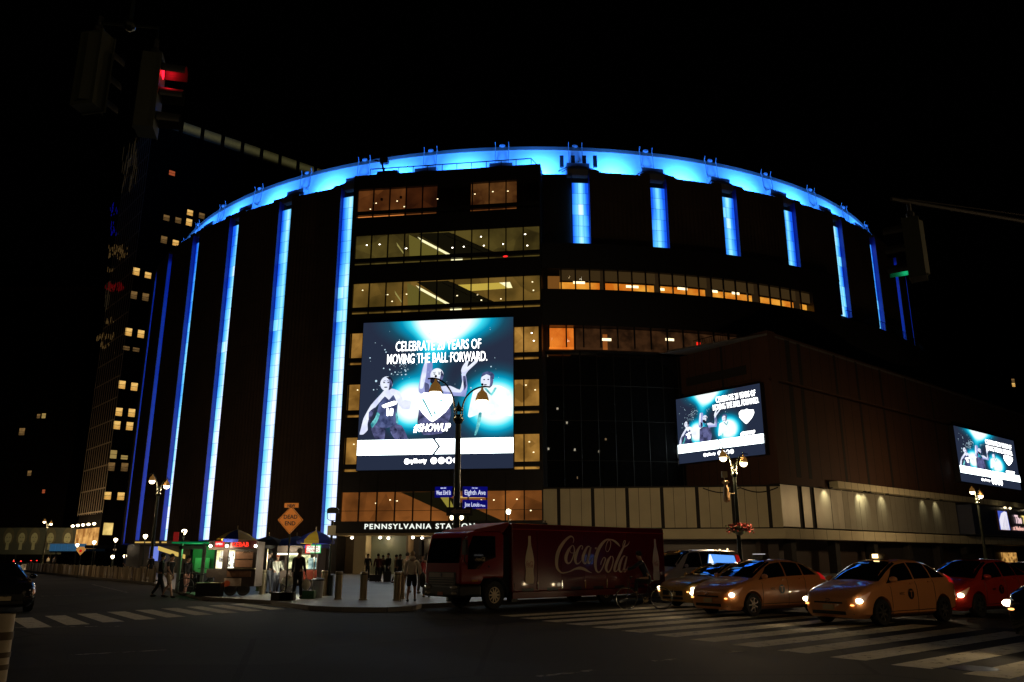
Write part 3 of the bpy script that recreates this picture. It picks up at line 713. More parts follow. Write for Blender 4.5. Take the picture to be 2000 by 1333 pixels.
FIG = [  # (part, material, list of outlines) in the picture's own grid, 0..1300 across and down
 ('player_picture', E_gr, [[(165, 890), (120, 940), (165, 1035), (235, 1035), (240, 930)], [(290, 900), (380, 920), (435, 1035), (330, 1035), (280, 960)]]),
 ('player_picture', E_jer, [[(190, 680), (240, 660), (300, 660), (340, 700), (335, 800), (345, 900), (240, 940), (140, 900), (165, 800)]]),
 ('player_picture', E_skin, [ell(236, 560, 54, 62), [(190, 650), (225, 612), (290, 606), (350, 630), (378, 700), (360, 760), (330, 720), (300, 660), (262, 700), (225, 670), (150, 760), (100, 850), (88, 900), (92, 950), (58, 985), (24, 985), (36, 925), (52, 850), (110, 740)],
    [(340, 720), (400, 705), (450, 720), (440, 780), (380, 780)]]),
 ('player_picture', E_w, [[(205, 745), (300, 712), (330, 715), (325, 740), (225, 768)], [(245, 775), (265, 772), (268, 832), (248, 834)], [(278, 774), (302, 776), (300, 830), (276, 834)]]),
 ('player_picture', E_cy, [[(165, 800), (190, 820), (170, 880), (130, 935), (115, 900), (150, 850)], [(325, 800), (345, 850), (350, 900), (330, 890)]]),
 ('player_picture', E_dk, [[(230, 503), (270, 505), (292, 540), (288, 570), (272, 545), (240, 512)]]),
 ('player_picture', E_gr, [[(520, 800), (530, 690), (620, 650), (760, 690), (790, 820), (770, 900), (720, 990), (560, 1000), (510, 900)]]),
 ('player_picture', E_skin2, [[(556, 390), (624, 392), (622, 480), (610, 560), (606, 640), (560, 670), (515, 640), (512, 590), (532, 480)], [(720, 620), (800, 610), (862, 640), (880, 660), (912, 660), (905, 690), (860, 685), (790, 680), (730, 680)], [(870, 500), (905, 500), (922, 600), (912, 665), (862, 650), (880, 580)]]),
 ('player_picture', E_skin, [ell(664, 500, 56, 58), [(700, 600), (780, 596), (860, 632), (882, 545), (868, 470), (880, 430), (912, 386), (930, 392), (920, 440), (985, 384), (1008, 384), (1000, 404), (930, 470), (906, 505), (905, 560), (890, 620), (870, 655), (800, 650), (720, 640)], [(556, 395), (580, 392), (570, 520), (548, 610), (520, 610), (532, 500)]]),
 ('player_picture', E_dk, [[(612, 520), (640, 524), (690, 560), (690, 590), (640, 590), (610, 560)]]),
 ('player_picture', E_skin, [ell(1086, 560, 52, 66)]),
 ('player_picture', E_lit, [[(1040, 620), (975, 640), (955, 720), (930, 850), (950, 865), (1050, 830), (1120, 850), (1210, 850), (1290, 862), (1300, 780), (1270, 650), (1190, 606), (1130, 600)]]),
 ('player_picture', E_cy, [[(1062, 628), (1082, 624), (1120, 668), (1150, 622), (1168, 626), (1124, 690)], [(1020, 830), (1045, 830), (1030, 930), (1000, 1010), (985, 1010), (1005, 920)]]),
 ('player_picture', E_jer, [[(1036, 530), (1050, 496), (1086, 482), (1124, 490), (1146, 516), (1142, 548), (1126, 556), (1118, 526), (1080, 508)]]),
 ('player_picture', E_gr, [[(262, 520), (288, 560), (280, 606), (256, 618), (262, 580)], [(700, 462), (722, 505), (708, 548), (684, 556), (696, 510)], [(1112, 520), (1138, 560), (1128, 606), (1104, 624), (1112, 580)], [(96, 800), (150, 760), (118, 850), (100, 890)], [(560, 560), (600, 580), (604, 640), (570, 660)], [(884, 520), (906, 520), (916, 600), (896, 640)]]),
 ('player_picture', E_dk, [ell(216, 552, 9, 5), ell(252, 552, 9, 5), ell(232, 592, 15, 5), ell(644, 492, 9, 5), ell(684, 492, 9, 5), ell(664, 532, 14, 5), ell(1062, 552, 8, 5), ell(1096, 552, 8, 5), ell(1072, 596, 13, 5), [(206, 538), (228, 534), (228, 538), (206, 542)], [(240, 534), (262, 538), (262, 542), (240, 538)], [(632, 478), (656, 474), (656, 478), (632, 482)], [(672, 474), (696, 478), (696, 482), (672, 478)]]),
]
SHIELD = [(505, 690), (560, 648), (620, 655), (660, 640), (720, 665), (790, 672), (802, 730), (745, 815), (636, 896), (560, 830), (512, 765)]
def build_screen(name, label, cat_group, x0, x1, z0, z1, rzz, loc, layout, mount):
    t = thing(name, label, 'video screen', loc, rzz, cat_group)
    W, H = x1 - x0, z1 - z0
    # everything below in the screen's own plane: x across, z up, y = depth towards the wall
    mb = MB(); mb.box(x0 - .06, x1 + .06, 0.03, 0.6, z0 - .06, z1 + .06); mb.build('cabinet', M_black, t)
    mb = MB(); mb.box(x0 + W * .2, x0 + W * .25, .6, mount, z0 + .5, z1 - .5); mb.box(x0 + W * .75, x0 + W * .8, .6, mount, z0 + .5, z1 - .5); mb.build('bracket', M_black, t)
    if layout == 'tall': fx0, fx1, fz1, fz0 = x0, x1, z1, z0
    else: fx0, fx1, fz1, fz0 = x0, x0 + W * .70, z1 + H * .02, z0
    def MAP(p): return (fx0 + (fx1 - fx0) * (p[0] - 12) / 1290., fz1 - (fz1 - fz0) * (p[1] - 20) / 1262.)
    sx = (fx1 - fx0) / 1290.; sz = (fz1 - fz0) / 1262.
    bl = []
    for (px, py, rx, ry, st) in ((735, 10, 330, 160, 1.2), (725, 60, 150, 190, 1.0), (452, 735, 150, 165, 1.6), (1150, 755, 200, 180, 1.5), (600, 330, 110, 300, .30)):
        a = MAP((px, py)); bl.append((a[0], a[1], rx * sx, ry * sz, st))
    mb = MB(); mb.poly([(x0, 0, z0), (x1, 0, z0), (x1, 0, z1), (x0, 0, z1)])
    mb.build('display_panel', glow_screen('screen_picture', bl, srgb(38, 46, 66)), t)
    for i, (nm, mt, polys) in enumerate(FIG):
        mb = MB()
        for P in polys:
            Q = [MAP(p) for p in smooth_poly(P)]; mb.poly([(q[0], -.006 - .003 * i, min(q[1], z1 - .05)) for q in Q])
        mb.build(nm, mt, t)
    y = -.06
    # shield emblem, hashtag
    def put(P, off, s): return [(off[0] + (p[0] - 650) * s * sx, off[1] - (p[1] - 770) * s * sz) for p in P]
    if layout == 'tall': eo, es = MAP((650, 770)), 1.0
    else: eo, es = (x0 + W * .835, z0 + H * .56), .72 / .70
    mb = MB(); mb.poly([(q[0], y, q[1]) for q in put(smooth_poly(SHIELD), eo, es)]); mb.build('emblem', E_w, t)
    if layout == 'tall':
        mb = MB()
        for P in ([(540, 700), (560, 700), (640, 850), (630, 860)], [(575, 730), (600, 735), (610, 760)], [(690, 700), (720, 720), (700, 730)], [(740, 720), (755, 740), (742, 748)], [(640, 780), (668, 830), (650, 838)]):
            mb.poly([(q[0], y - .01, q[1]) for q in put(P, eo, es)])
        mb.build('emblem_marks', E_cy, t)
    mb = MB()
    if layout == 'tall':
        a = MAP((480, 972)); mb.text('#SHOWUP', a[0], y, a[1], h=62 * sz, wdt=310 * sx, depth=.01, shear=.25, off=.03)
    else:
        mb.text('#SHOWUP', x0 + W * .835, y, z0 + H * .30, h=H * .05, wdt=W * .16, depth=.01, shear=.2, off=.04, align='c')
    mb.build('lettering', E_w, t)
    # heading
    mb = MB()
    if layout == 'tall':
        a = MAP((305, 283)); mb.text('CELEBRATE 20 YEARS OF', a[0], y, a[1], h=84 * sz, wdt=728 * sx, depth=.01, off=.004)
        a = MAP((235, 392)); mb.text('MOVING THE BALL FORWARD.', a[0], y, a[1], h=84 * sz, wdt=850 * sx, depth=.01, off=.004)
    elif layout == 'wide':
        mb.text('CELEBRATE 20 YEARS OF', x0 + W * .50, y, z0 + H * .835, h=H * .085, wdt=W * .45, depth=.01, off=.012)
        mb.text('MOVING THE BALL FORWARD.', x0 + W * .46, y, z0 + H * .725, h=H * .085, wdt=W * .52, depth=.01, off=.012)
    else:
        mb.text('CELEBRATE 20 YEARS OF', x0 + W * .47, y, z0 + H * .80, h=H * .09, wdt=W * .46, depth=.01, off=.012)
        mb.text('MOVING THE BALL FORWARD.', x0 + W * .47, y, z0 + H * .68, h=H * .09, wdt=W * .46, depth=.01, off=.012)
    mb.build('lettering', E_w, t)
    # white band with a dark arrow head
    b0, b1 = z0 + H * (.09 if layout != 'tall' else .096), z0 + H * (.20 if layout != 'tall' else .195)
    if layout != 'tall': b0 = z0 + H * .155; b1 = z0 + H * .285
    xa = x0 + W * .49
    mb = MB(); mb.poly([(x0, y - .01, b0), (xa, y - .01, b0), (xa + W * .035, y - .01, (b0 + b1) / 2), (xa, y - .01, b1), (x0, y - .01, b1)])
    mb.poly([(xa + W * .015, y - .01, b0), (x1, y - .01, b0), (x1, y - .01, b1), (xa + W * .015, y - .01, b1), (xa + W * .05, y - .01, (b0 + b1) / 2)]); mb.build('white_band', E_band, t)
    mb = MB(); c0 = z0 + H * .043 if layout == 'tall' else z0 + H * .075; ch = H * .026 if layout == 'tall' else H * .035
    mb.text('@nyliberty', x0 + W * .31, y, c0, h=ch, wdt=W * .145, depth=.01, off=.05); mb.build('lettering', E_w, t)
    mb = MB()
    for k in range(4):
        cx = x0 + W * (.50 + k * .048); cz = c0 + ch * .45; rr = W * .021
        mb.poly([(cx + rr * math.cos(2 * PI * q / 16), y, cz + rr * math.sin(2 * PI * q / 16)) for q in range(16)])
    mb.build('round_icon', E_w, t)
    mb = MB()
    for k in range(4):
        cx = x0 + W * (.50 + k * .048); cz = c0 + ch * .45; rr = W * .010
        if k == 0: mb.poly([(cx - rr, y - .01, cz), (cx, y - .01, cz - rr), (cx + rr, y - .01, cz + rr * .6), (cx, y - .01, cz - rr * .3)])
        elif k == 1: mb.poly([(cx - rr, y - .01, cz + rr), (cx - rr * .2, y - .01, cz - rr), (cx + rr * 1.2, y - .01, cz + rr), (cx, y - .01, cz)])
        elif k == 2: mb.poly([(cx - rr, y - .01, cz - rr), (cx + rr, y - .01, cz - rr), (cx + rr, y - .01, cz + rr), (cx - rr, y - .01, cz + rr)]); mb.poly([(cx - rr * .5, y - .013, cz - rr * .5), (cx + rr * .5, y - .013, cz - rr * .5), (cx, y - .013, cz + rr * .5)])
    mb.build('icon_mark', E_gr, t)
    mb = MB(); rn = random.Random(3)
    for k in range(150):
        if k < 90: q = rn.random(); px = 330 + 60 * rn.gauss(0, .6) + q * 120; py = 470 - q * 170 + 30 * rn.gauss(0, 1)
        else: px = rn.uniform(40, 1250); py = rn.uniform(80, 640)
        a = MAP((px, py)); r_ = rn.choice([2, 2, 3, 3, 4, 6]) * sx
        if k == 0: a = MAP((146, 536)); r_ = 10 * sx
        if not (x0 < a[0] < x1 and z0 < a[1] < z1): continue
        mb.poly([(a[0] + r_ * math.cos(q2), y + .02, a[1] + r_ * math.sin(q2)) for q2 in (0, 1.05, 2.1, 3.14, 4.2, 5.24)])
    mb.build('sparkle_pattern', emit_mat('spark', (.6, .85, 1)), t)
    return t
G_ = 'video screens on the arena and theatre walls'
n_ = (math.sin(R(90 - 98.05)), -math.cos(R(90 - 98.05)))
build_screen('video_screen', 'huge square video screen on the glazed block, showing three basketball players', G_, -17.95, -2.70, 9.72, 24.5, R(90 - 98.05), (2.9 + n_[0] * .75, 76.2 + n_[1] * .75, 0), 'tall', .76)
nl = (math.sin(LR), -math.cos(LR)); nr = (math.sin(RR_), -math.cos(RR_))
build_screen('video_screen', 'wide video screen on the theatre corner, behind the street lamp with flowers', G_, -10.9, -.78, 10.72, 17.3, LR, (TX + nl[0] * .7, TY + nl[1] * .7, 0), 'wide', .71)
build_screen('video_screen', 'wide video screen on the long theatre wall at the right edge', G_, 39.8, 60.4, 10.6, 17.4, RR_, (TX + nr[0] * .7, TY + nr[1] * .7, 0), 'wide2', .71)
# the light the screens throw on the street
def screen_light(cx, cz, rzz, loc, sx, sz, p, off=1.2):
    x, y = cx, -off; c, s_ = math.cos(rzz), math.sin(rzz)
    L = lamp('AREA', 'screen_light', (loc[0] + x * c - y * s_, loc[1] + x * s_ + y * c, cz), (.75, .92, 1), p, None, shape='RECTANGLE', size=sx, size_y=sz)
    L.rotation_euler = Vector((s_, -c, 0)).to_track_quat('-Z', 'Y').to_euler(); return L

# ------------------------------------------------------------------ ground
def asphalt():
    m = bpy.data.materials.new('asphalt'); m.use_nodes = True; nt = m.node_tree; P = nt.nodes['Principled BSDF']
    tc = N(nt, 'ShaderNodeTexCoord'); n1 = N(nt, 'ShaderNodeTexNoise'); n1.inputs['Scale'].default_value = .22; n1.inputs['Detail'].default_value = 6; n1.inputs['Roughness'].default_value = .65
    n2 = N(nt, 'ShaderNodeTexNoise'); n2.inputs['Scale'].default_value = 34; n2.inputs['Detail'].default_value = 3
    for n in (n1, n2): nt.links.new(tc.outputs['Object'], n.inputs['Vector'])
    r = N(nt, 'ShaderNodeValToRGB'); r.color_ramp.elements[0].position = .35; r.color_ramp.elements[1].position = .7
    r.color_ramp.elements[0].color = (.020, .020, .020, 1); r.color_ramp.elements[1].color = (.048, .046, .043, 1)
    nt.links.new(mth(nt, 'ADD', mth(nt, 'MULTIPLY', n1.outputs[0], .75), mth(nt, 'MULTIPLY', n2.outputs[0], .25)), r.inputs[0]); vo = N(nt, 'ShaderNodeTexVoronoi', feature='DISTANCE_TO_EDGE'); vo.inputs['Scale'].default_value = .16; dv = N(nt, 'ShaderNodeMix', data_type='RGBA'); dv.inputs[0].default_value = .12; nt.links.new(tc.outputs['Object'], dv.inputs[6]); nt.links.new(n1.outputs['Color'], dv.inputs[7]); nt.links.new(dv.outputs[2], vo.inputs['Vector'])
    ck = mth(nt, 'GREATER_THAN', vo.outputs[0], .006); pv = N(nt, 'ShaderNodeTexVoronoi'); pv.inputs['Scale'].default_value = .10; pv.distance = 'CHEBYCHEV'; nt.links.new(tc.outputs['Object'], pv.inputs['Vector'])
    sp_ = N(nt, 'ShaderNodeSeparateColor'); nt.links.new(pv.outputs['Color'], sp_.inputs[0]); fac = mth(nt, 'MULTIPLY', mth(nt, 'ADD', mth(nt, 'MULTIPLY', ck, .45), .55), mth(nt, 'ADD', mth(nt, 'MULTIPLY', sp_.outputs[0], .7), .65))
    sc_ = N(nt, 'ShaderNodeVectorMath', operation='SCALE'); nt.links.new(r.outputs[0], sc_.inputs[0]); nt.links.new(fac, sc_.inputs['Scale']); nt.links.new(sc_.outputs[0], P.inputs['Base Color'])
    rr = N(nt, 'ShaderNodeMapRange'); rr.inputs[3].default_value = .62; rr.inputs[4].default_value = .95; P.inputs['Specular IOR Level'].default_value = .05; nt.links.new(n1.outputs[0], rr.inputs[0]); nt.links.new(rr.outputs[0], P.inputs['Roughness'])
    b = N(nt, 'ShaderNodeBump'); b.inputs['Strength'].default_value = .35; b.inputs['Distance'].default_value = .02; nt.links.new(n2.outputs[0], b.inputs['Height']); nt.links.new(b.outputs[0], P.inputs['Normal'])
    return m
def paving():
    m = bpy.data.materials.new('concrete_paving'); m.use_nodes = True; nt = m.node_tree; P = nt.nodes['Principled BSDF']
    tc = N(nt, 'ShaderNodeTexCoord'); mp = N(nt, 'ShaderNodeMapping'); mp.inputs['Rotation'].default_value = (0, 0, R(40)); nt.links.new(tc.outputs['Object'], mp.inputs[0])
    br = N(nt, 'ShaderNodeTexBrick'); br.offset = 0; br.inputs['Scale'].default_value = .66; br.inputs['Brick Width'].default_value = 1; br.inputs['Row Height'].default_value = 1; br.inputs['Mortar Size'].default_value = .012
    br.inputs['Color1'].default_value = (.20, .19, .18, 1); br.inputs['Color2'].default_value = (.27, .26, .245, 1); br.inputs['Mortar'].default_value = (.09, .085, .08, 1)
    n = N(nt, 'ShaderNodeTexNoise'); n.inputs['Scale'].default_value = 1.2; n.inputs['Detail'].default_value = 7
    nt.links.new(mp.outputs[0], br.inputs[0]); nt.links.new(tc.outputs['Object'], n.inputs[0])
    mx = N(nt, 'ShaderNodeMix', data_type='RGBA', blend_type='MULTIPLY'); mx.inputs[0].default_value = .7; nt.links.new(br.outputs[0], mx.inputs[6])
    cr = N(nt, 'ShaderNodeValToRGB'); cr.color_ramp.elements[0].color = (.5, .5, .5, 1); cr.color_ramp.elements[1].color = (1.2, 1.2, 1.2, 1); nt.links.new(n.outputs[0], cr.inputs[0]); nt.links.new(cr.outputs[0], mx.inputs[7])
    nt.links.new(mx.outputs[2], P.inputs['Base Color']); P.inputs['Roughness'].default_value = .5
    return m
M_asph = asphalt(); M_pave = paving()
M_curb = mat('granite_curb', (.24, .22, .20), .6, nscale=4); M_paint = mat('road_paint', (.52, .47, .38), .6, noise=.35, nscale=3.5)
mb = MB(); mb.poly([(-900, -300, 0), (900, -300, 0), (900, 1100, 0), (-900, 1100, 0)]); struct(mb.build('road', M_asph))
A33 = (math.sin(R(-36.5)), math.cos(R(-36.5))); A8 = (math.sin(R(50)), math.cos(R(50)))
def curbed(name, pts):
    mb = MB(); mb.prism(pts, 0.0, 0.13); struct(mb.build(name, M_pave))
    mb = MB(); n = len(pts)
    for i in range(n):
        p, q = Vector(pts[i]), Vector(pts[(i + 1) % n])
        if (q - p).length > 900: continue
        d = (q - p).normalized(); nn = Vector((-d.y, d.x)) * .08
        mb.prism([tuple(p - nn), tuple(q - nn), tuple(q + nn), tuple(p + nn)], 0.0, .138)
    struct(mb.build('kerb', M_curb))
p33 = [(-21.9 + A33[0] * t, 51.3 + A33[1] * t) for t in (500, 60, 20, 0)]
front = [(-17.5, 43.0), (-14.2, 36.8), (-12.0, 32.9), (-8.5, 30.0), (-6.4, 26.9), (-5.2, 26.1), (-3.85, 25.95), (-3.2, 26.6), (-3.05, 27.9)]
p8 = [(-3.05 + A8[0] * t, 27.9 + A8[1] * t) for t in (4, 300)]
curbed('plaza_sidewalk', p33 + front + p8)
# the block across 33rd street, behind the left part of the frame
q0 = Vector((-33.5, 30.0)); curbed('far_sidewalk', [tuple(q0 + Vector(A33) * t) for t in (0, 400)] + [tuple(q0 + Vector(A33) * 400 - Vector((math.sin(R(50)), math.cos(R(50)))) * 200), tuple(q0 - Vector(A8) * 200)])
# crosswalks and lane lines
def stripe(mb, p, az, ln, wd, z=.004):
    d = Vector((math.sin(R(az)), math.cos(R(az)))); n = Vector((d.y, -d.x)); p = Vector(p); k = 10
    P = [p, p + n * wd, p + n * wd + d * ln, p + d * ln]; mb.poly([(a.x, a.y, z) for a in P])
def worn(name, col, amount):
    m = mat(name, col, .6, noise=.2, nscale=3); nt = m.node_tree; P = nt.nodes['Principled BSDF']
    tc = N(nt, 'ShaderNodeTexCoord'); n = N(nt, 'ShaderNodeTexNoise'); n.inputs['Scale'].default_value = 5; n.inputs['Detail'].default_value = 8; n.inputs['Roughness'].default_value = .75
    nt.links.new(tc.outputs['Object'], n.inputs[0]); r = N(nt, 'ShaderNodeValToRGB'); r.color_ramp.elements[0].position = amount; r.color_ramp.elements[1].position = amount + .09
    nt.links.new(n.outputs[0], r.inputs[0]); nt.links.new(r.outputs[0], P.inputs['Alpha']); P.inputs['Roughness'].default_value = .85; P.inputs['Specular IOR Level'].default_value = .15; return m
M_z = worn('crosswalk_paint', (.52, .47, .37), .36); M_l = worn('lane_paint', (.45, .42, .36), .45)
mb = MB()
for i in range(12):
    stripe(mb, (5.22 + .63 - i * .565 - .0, 13.3 + i * 1.0), 50, 7.6, .62)
for i in (-1, -2, -3): stripe(mb, (5.85 - i * .565, 13.3 + i * 1.0), 50, 7.6, .62)
struct(mb.build('crosswalk', M_z))
mb = MB()
for i in range(10): stripe(mb, (-13.75 + i * .455, 23.25 + i * .88), 144, 4.0, -.52)
struct(mb.build('crosswalk', M_z))
mb = MB()
for p, q, wd in (((0.36, 12.05), (1.21, 12.69), .12), ((2.26, 13.78), (2.72, 14.05), .12), ((3.74, 15.01), (4.21, 15.33), .12), ((-7.54, 14.62), (-6.2, 15.4), .1), ((-12, 20.2), (-9.5, 20.6), .08),
                 (gp(80, 1165), gp(172, 1162), .18), (gp(180, 1130 + 12), gp(250, 1158), .1)):
    p, q = Vector(p), Vector(q); d = (q - p).normalized(); n = Vector((-d.y, d.x)) * wd / 2; mb.poly([(a.x, a.y, .004) for a in (p - n, q - n, q + n, p + n)])
stripe(mb, (9.3, 11.0), 50, 1.1, 1.0, .008)
struct(mb.build('lane_marking', M_l))
mb = MB(); mb.lathe([(0.0, .006), (.34, .006)], (6.9, 12.9, 0), 24); struct(mb.build('road_manhole', M_iron))

# ------------------------------------------------------------------ buildings round the arena
def win_grid(root, frame_rz, loc, list_, m_opts, nm='window', y=-.04):
    """each lit window a pane of its own with a frame"""
    cache = {}
    for (x, z, wd, ht, mi) in list_:
        key = (round(wd, 2), round(ht, 2), mi)
        if key not in cache:
            mb = MB(); mb.poly([(-wd / 2, y, 0), (wd / 2, y, 0), (wd / 2, y, ht), (-wd / 2, y, ht)]); o = mb.build(nm, m_opts[mi], root, rz=frame_rz)
            mb = MB()
            mb.box(-wd / 2 - .07, -wd / 2, y - .06, .02, -.07, ht + .07); mb.box(wd / 2, wd / 2 + .07, y - .06, .02, -.07, ht + .07); mb.box(-wd / 2, wd / 2, y - .06, .02, -.12, 0); mb.box(-wd / 2, wd / 2, y - .06, .02, ht, ht + .07); mb.box(-wd / 2, wd / 2, y - .05, y - .01, ht * .5 - .03, ht * .5 + .03)
            f = mb.build('window_frame', M_mull, o); cache[key] = o
        else:
            o = cache[key].copy(); COL.objects.link(o); f = cache[key].children[0].copy(); COL.objects.link(f); f.parent = o
        c, s_ = math.cos(frame_rz), math.sin(frame_rz); o.location = (loc[0] + x * c, loc[1] + x * s_, z)
M_night = mat('night_masonry', (.010, .008, .007), .95, nscale=.3, spec=.05); M_nightb = mat('night_brick', (.03, .02, .016), .85, nscale=.3)
M_w1 = room_mat('flat_light', srgb(196, 140, 62), srgb(255, 212, 124), .5); M_w2 = room_mat('flat_dim', srgb(60, 44, 24), srgb(136, 104, 60), .5); M_w3 = emit_mat('flat_red', srgb(150, 70, 40)); M_w4 = emit_mat('flat_pin', srgb(150, 125, 70))
HX, HY = -69.8, 140.0; HR = R(90 - 48.5); HL = R(90 - 138.5)
hot = thing('office_slab', 'tall dark office slab behind the arena, few lit windows and a pale finned end wall', 'office building', (HX, HY, 0))
mb = MB(); c, s_ = math.cos(HR), math.sin(HR)
ux, uy = c, s_; vx, vy = -s_, c
def hp(x, y): return (ux * x + vx * y, uy * x + vy * y)
LE = 15.5
mb.prism([hp(0, 0), hp(110, 0), hp(110, 14.5), hp(0, 14.5)], 0, 84.0); mb.build('wall', M_night, hot)
mb = MB()
for i in range(26): mb.box(1.5 + i * 4.2, 4.9 + i * 4.2, -.12, .02, 83.2, 85.6)
mb.build('parapet_panel', mat('olive_parapet', (.30, .28, .15), .7), hot, rz=HR)
lit = []
def hz(px, py):      # picture position to (s, z) on the long face
    d = ray(px, py); nx, ny = -s_, c; t = (HX * nx + HY * ny) / (d[0] * nx + d[1] * ny); p = (d[0] * t, d[1] * t, EYE + d[2] * t)
    return ((p[0] - HX) * ux + (p[1] - HY) * uy, p[2])
for px, py, mi, sc in ((266, 531, 0, 1), (289, 537, 0, .8), (261, 577, 1, 1), (284, 581, 1, 1), (251, 649, 0, 1), (275, 653, 0, 1), (238, 752, 0, 1), (262, 756, 0, 1), (232, 805, 0, 1), (257, 807, 0, 1), (228, 831, 0, 1), (253, 833, 0, 1),
                   (221, 888, 3, 1), (243, 890, 3, .5), (217, 912, 1, 1), (243, 913, 1, 1), (210, 968, 0, .9), (236, 969, 0, .9), (320, 469, 1, 1), (343, 474, 0, .8), (371, 415, 0, .8), (369, 435, 0, 1), (325, 425, 1, .8), (348, 430, 1, .8), (394, 421, 1, .8), (336, 337, 2, .7), (266, 680, 1, .5), (247, 677, 1, .5)):
    x, z = hz(px, py); lit.append((x, z - .7, 1.12, 1.42 * sc, mi))
win_grid(hot, HR, (0, 0), lit, [M_w1, M_w2, M_w3, M_w4])
Lp = lamp('AREA', 'parapet_light', hp(54, -16) + (84.6,), (1, .95, .6), 60, hot, shape='RECTANGLE', size=104, size_y=.5); Lp.rotation_euler = (R(90), 0, HR); Lp.data.spread = R(9)
mb = MB(); a = hz(201, 1038); b = hz(233, 1027); mb.box(a[0], b[0] - 1, -.1, 0, a[1] - .6, b[1] + .4); mb.build('lobby_window', room_mat('lobby_yellow', srgb(150, 118, 50), srgb(250, 216, 130), .4), hot, rz=HR)
# finned end wall facing the street: mesh of fins and floors
mb = MB()
for i in range(12): mb.box(-LE + i * (LE / 11) - .10, -LE + i * (LE / 11) + .10, -.05, 0, 9, 83)
for i in range(19): mb.box(-LE, 0, -.04, 0, 9.2 + i * 3.96, 9.42 + i * 3.96)
mb.build('end_wall_fins', mat('pale_fins', (.42, .34, .24), .6), hot, rz=R(90 - 138.5))
mb = MB()
for i in range(8): mb.box(-LE + .2 + i * 1.9, -LE + 1.6 + i * 1.9, -.3, .0, 1, 6.6)
mb.build('lit_base_panel', room_mat('base_panel', srgb(150, 96, 44), srgb(240, 180, 100), .5), hot, rz=R(90 - 138.5))
mb = MB()
for i in range(5): mb.sphere((-LE + .8 + i * 3.4, -.8, 7.2), (.28, .28, .22), 8, 6)
mb.build('base_lamp', M_bulb, hot, rz=R(90 - 138.5))
def endz(px, py):
    d = ray(px, py); q = R(138.5); ex, ey = math.sin(q), math.cos(q); nx, ny = -ey, ex; t = (HX * nx + HY * ny) / (d[0] * nx + d[1] * ny); return ((d[0] * t - HX) * ex + (d[1] * t - HY) * ey, EYE + d[2] * t)
for (xa, xb, ya, yb, c_, nn) in ((213, 252, 486, 509, 'g', 46), (205, 246, 560, 571, 'r', 40), (218, 232, 402, 466, 'b', 26), (190, 224, 660, 668, 'g', 18), (200, 222, 674, 684, 'g', 10), (212, 226, 531, 533, 'g', 6), (205, 225, 630, 634, 'g', 8), (240, 268, 300, 380, 'd', 30), (205, 216, 580, 612, 'd', 8)):  # coloured sign reflections in the glass, painted as glowing strips
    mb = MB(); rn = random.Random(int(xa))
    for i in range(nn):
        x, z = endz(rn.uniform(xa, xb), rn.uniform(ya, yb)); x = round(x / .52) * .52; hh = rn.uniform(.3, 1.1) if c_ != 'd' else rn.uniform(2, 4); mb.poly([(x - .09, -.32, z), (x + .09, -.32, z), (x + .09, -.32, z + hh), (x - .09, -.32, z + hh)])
    mb.build('painted_reflection', {'g': emit_mat('reflection_gold', srgb(104, 80, 44)), 'r': emit_mat('reflection_red', srgb(110, 8, 12)), 'b': emit_mat('reflection_blue', srgb(10, 12, 150)), 'd': emit_mat('reflection_dim', srgb(48, 40, 26))}[c_], hot, rz=R(90 - 138.5))
M_spark = emit_mat('reflected_lights', srgb(190, 150, 90)); M_spr = emit_mat('reflected_red', srgb(170, 10, 20)); M_spb = emit_mat('reflected_blue', srgb(10, 12, 190))
L0 = lamp('POINT', 'base_lamp_light', hp(0, 0) + (7,), WARM, 1200, hot, shadow_soft_size=.4); L0.location = (-6, -7, 9)

def tower(label, px0, px1, ytop, Y, az, depth=22, mt=None, wins=(), cat='building', nm='office_building'):
    x0 = at(px0, 1085, Y); z1 = at(px0, ytop, Y)[2]; wd = (px1 - px0) / 1571 * Y * 1.03
    t = thing(nm, label, cat, (x0[0], Y, 0), 0)
    mb = MB(); mb.box(0, wd, 0, depth, 0, z1); mb.build('wall', mt or M_night, t)
    mb = MB(); mb.box(-.3, wd + .3, -.3, depth + .3, z1 - 1.2, z1 - .2); mb.box(wd * .3, wd * .6, 5, 12, z1, z1 + 4); mb.build('roof_cornice', M_nightb, t)
    li = []
    for (px, py, mi, s_) in wins:
        p = at(px, py, Y); li.append((p[0] - x0[0], p[2] - .9, 1.5 * s_, 1.9 * s_, mi))
    win_grid(t, 0, (0, 0), li, [M_w1, M_w2, M_w3, M_w4], y=-.05)
    return t
tower('dark brick tower at the far left with scattered pin-prick windows', -260, 90, 560, 215, 0, wins=[(86, 811, 3, .7), (43, 844, 1, 1), (58, 923, 1, .7), (76, 811, 1, .6), (86, 957, 2, .5)])
tower('dark tower beside the finned slab, a column of small lit windows', 88, 150, 640, 240, 0, mt=M_nightb, wins=[(150, 818, 0, .9), (147, 835, 0, .9), (139, 891, 0, 1), (134, 927, 0, 1), (138, 964, 0, 1.2), (130, 962, 2, .6)])
tower('dim tower beyond the theatre at the far right edge', 1960, 2120, 560, 230, 0, wins=[(1978, 742, 1, .6), (1979, 750, 0, .6)])
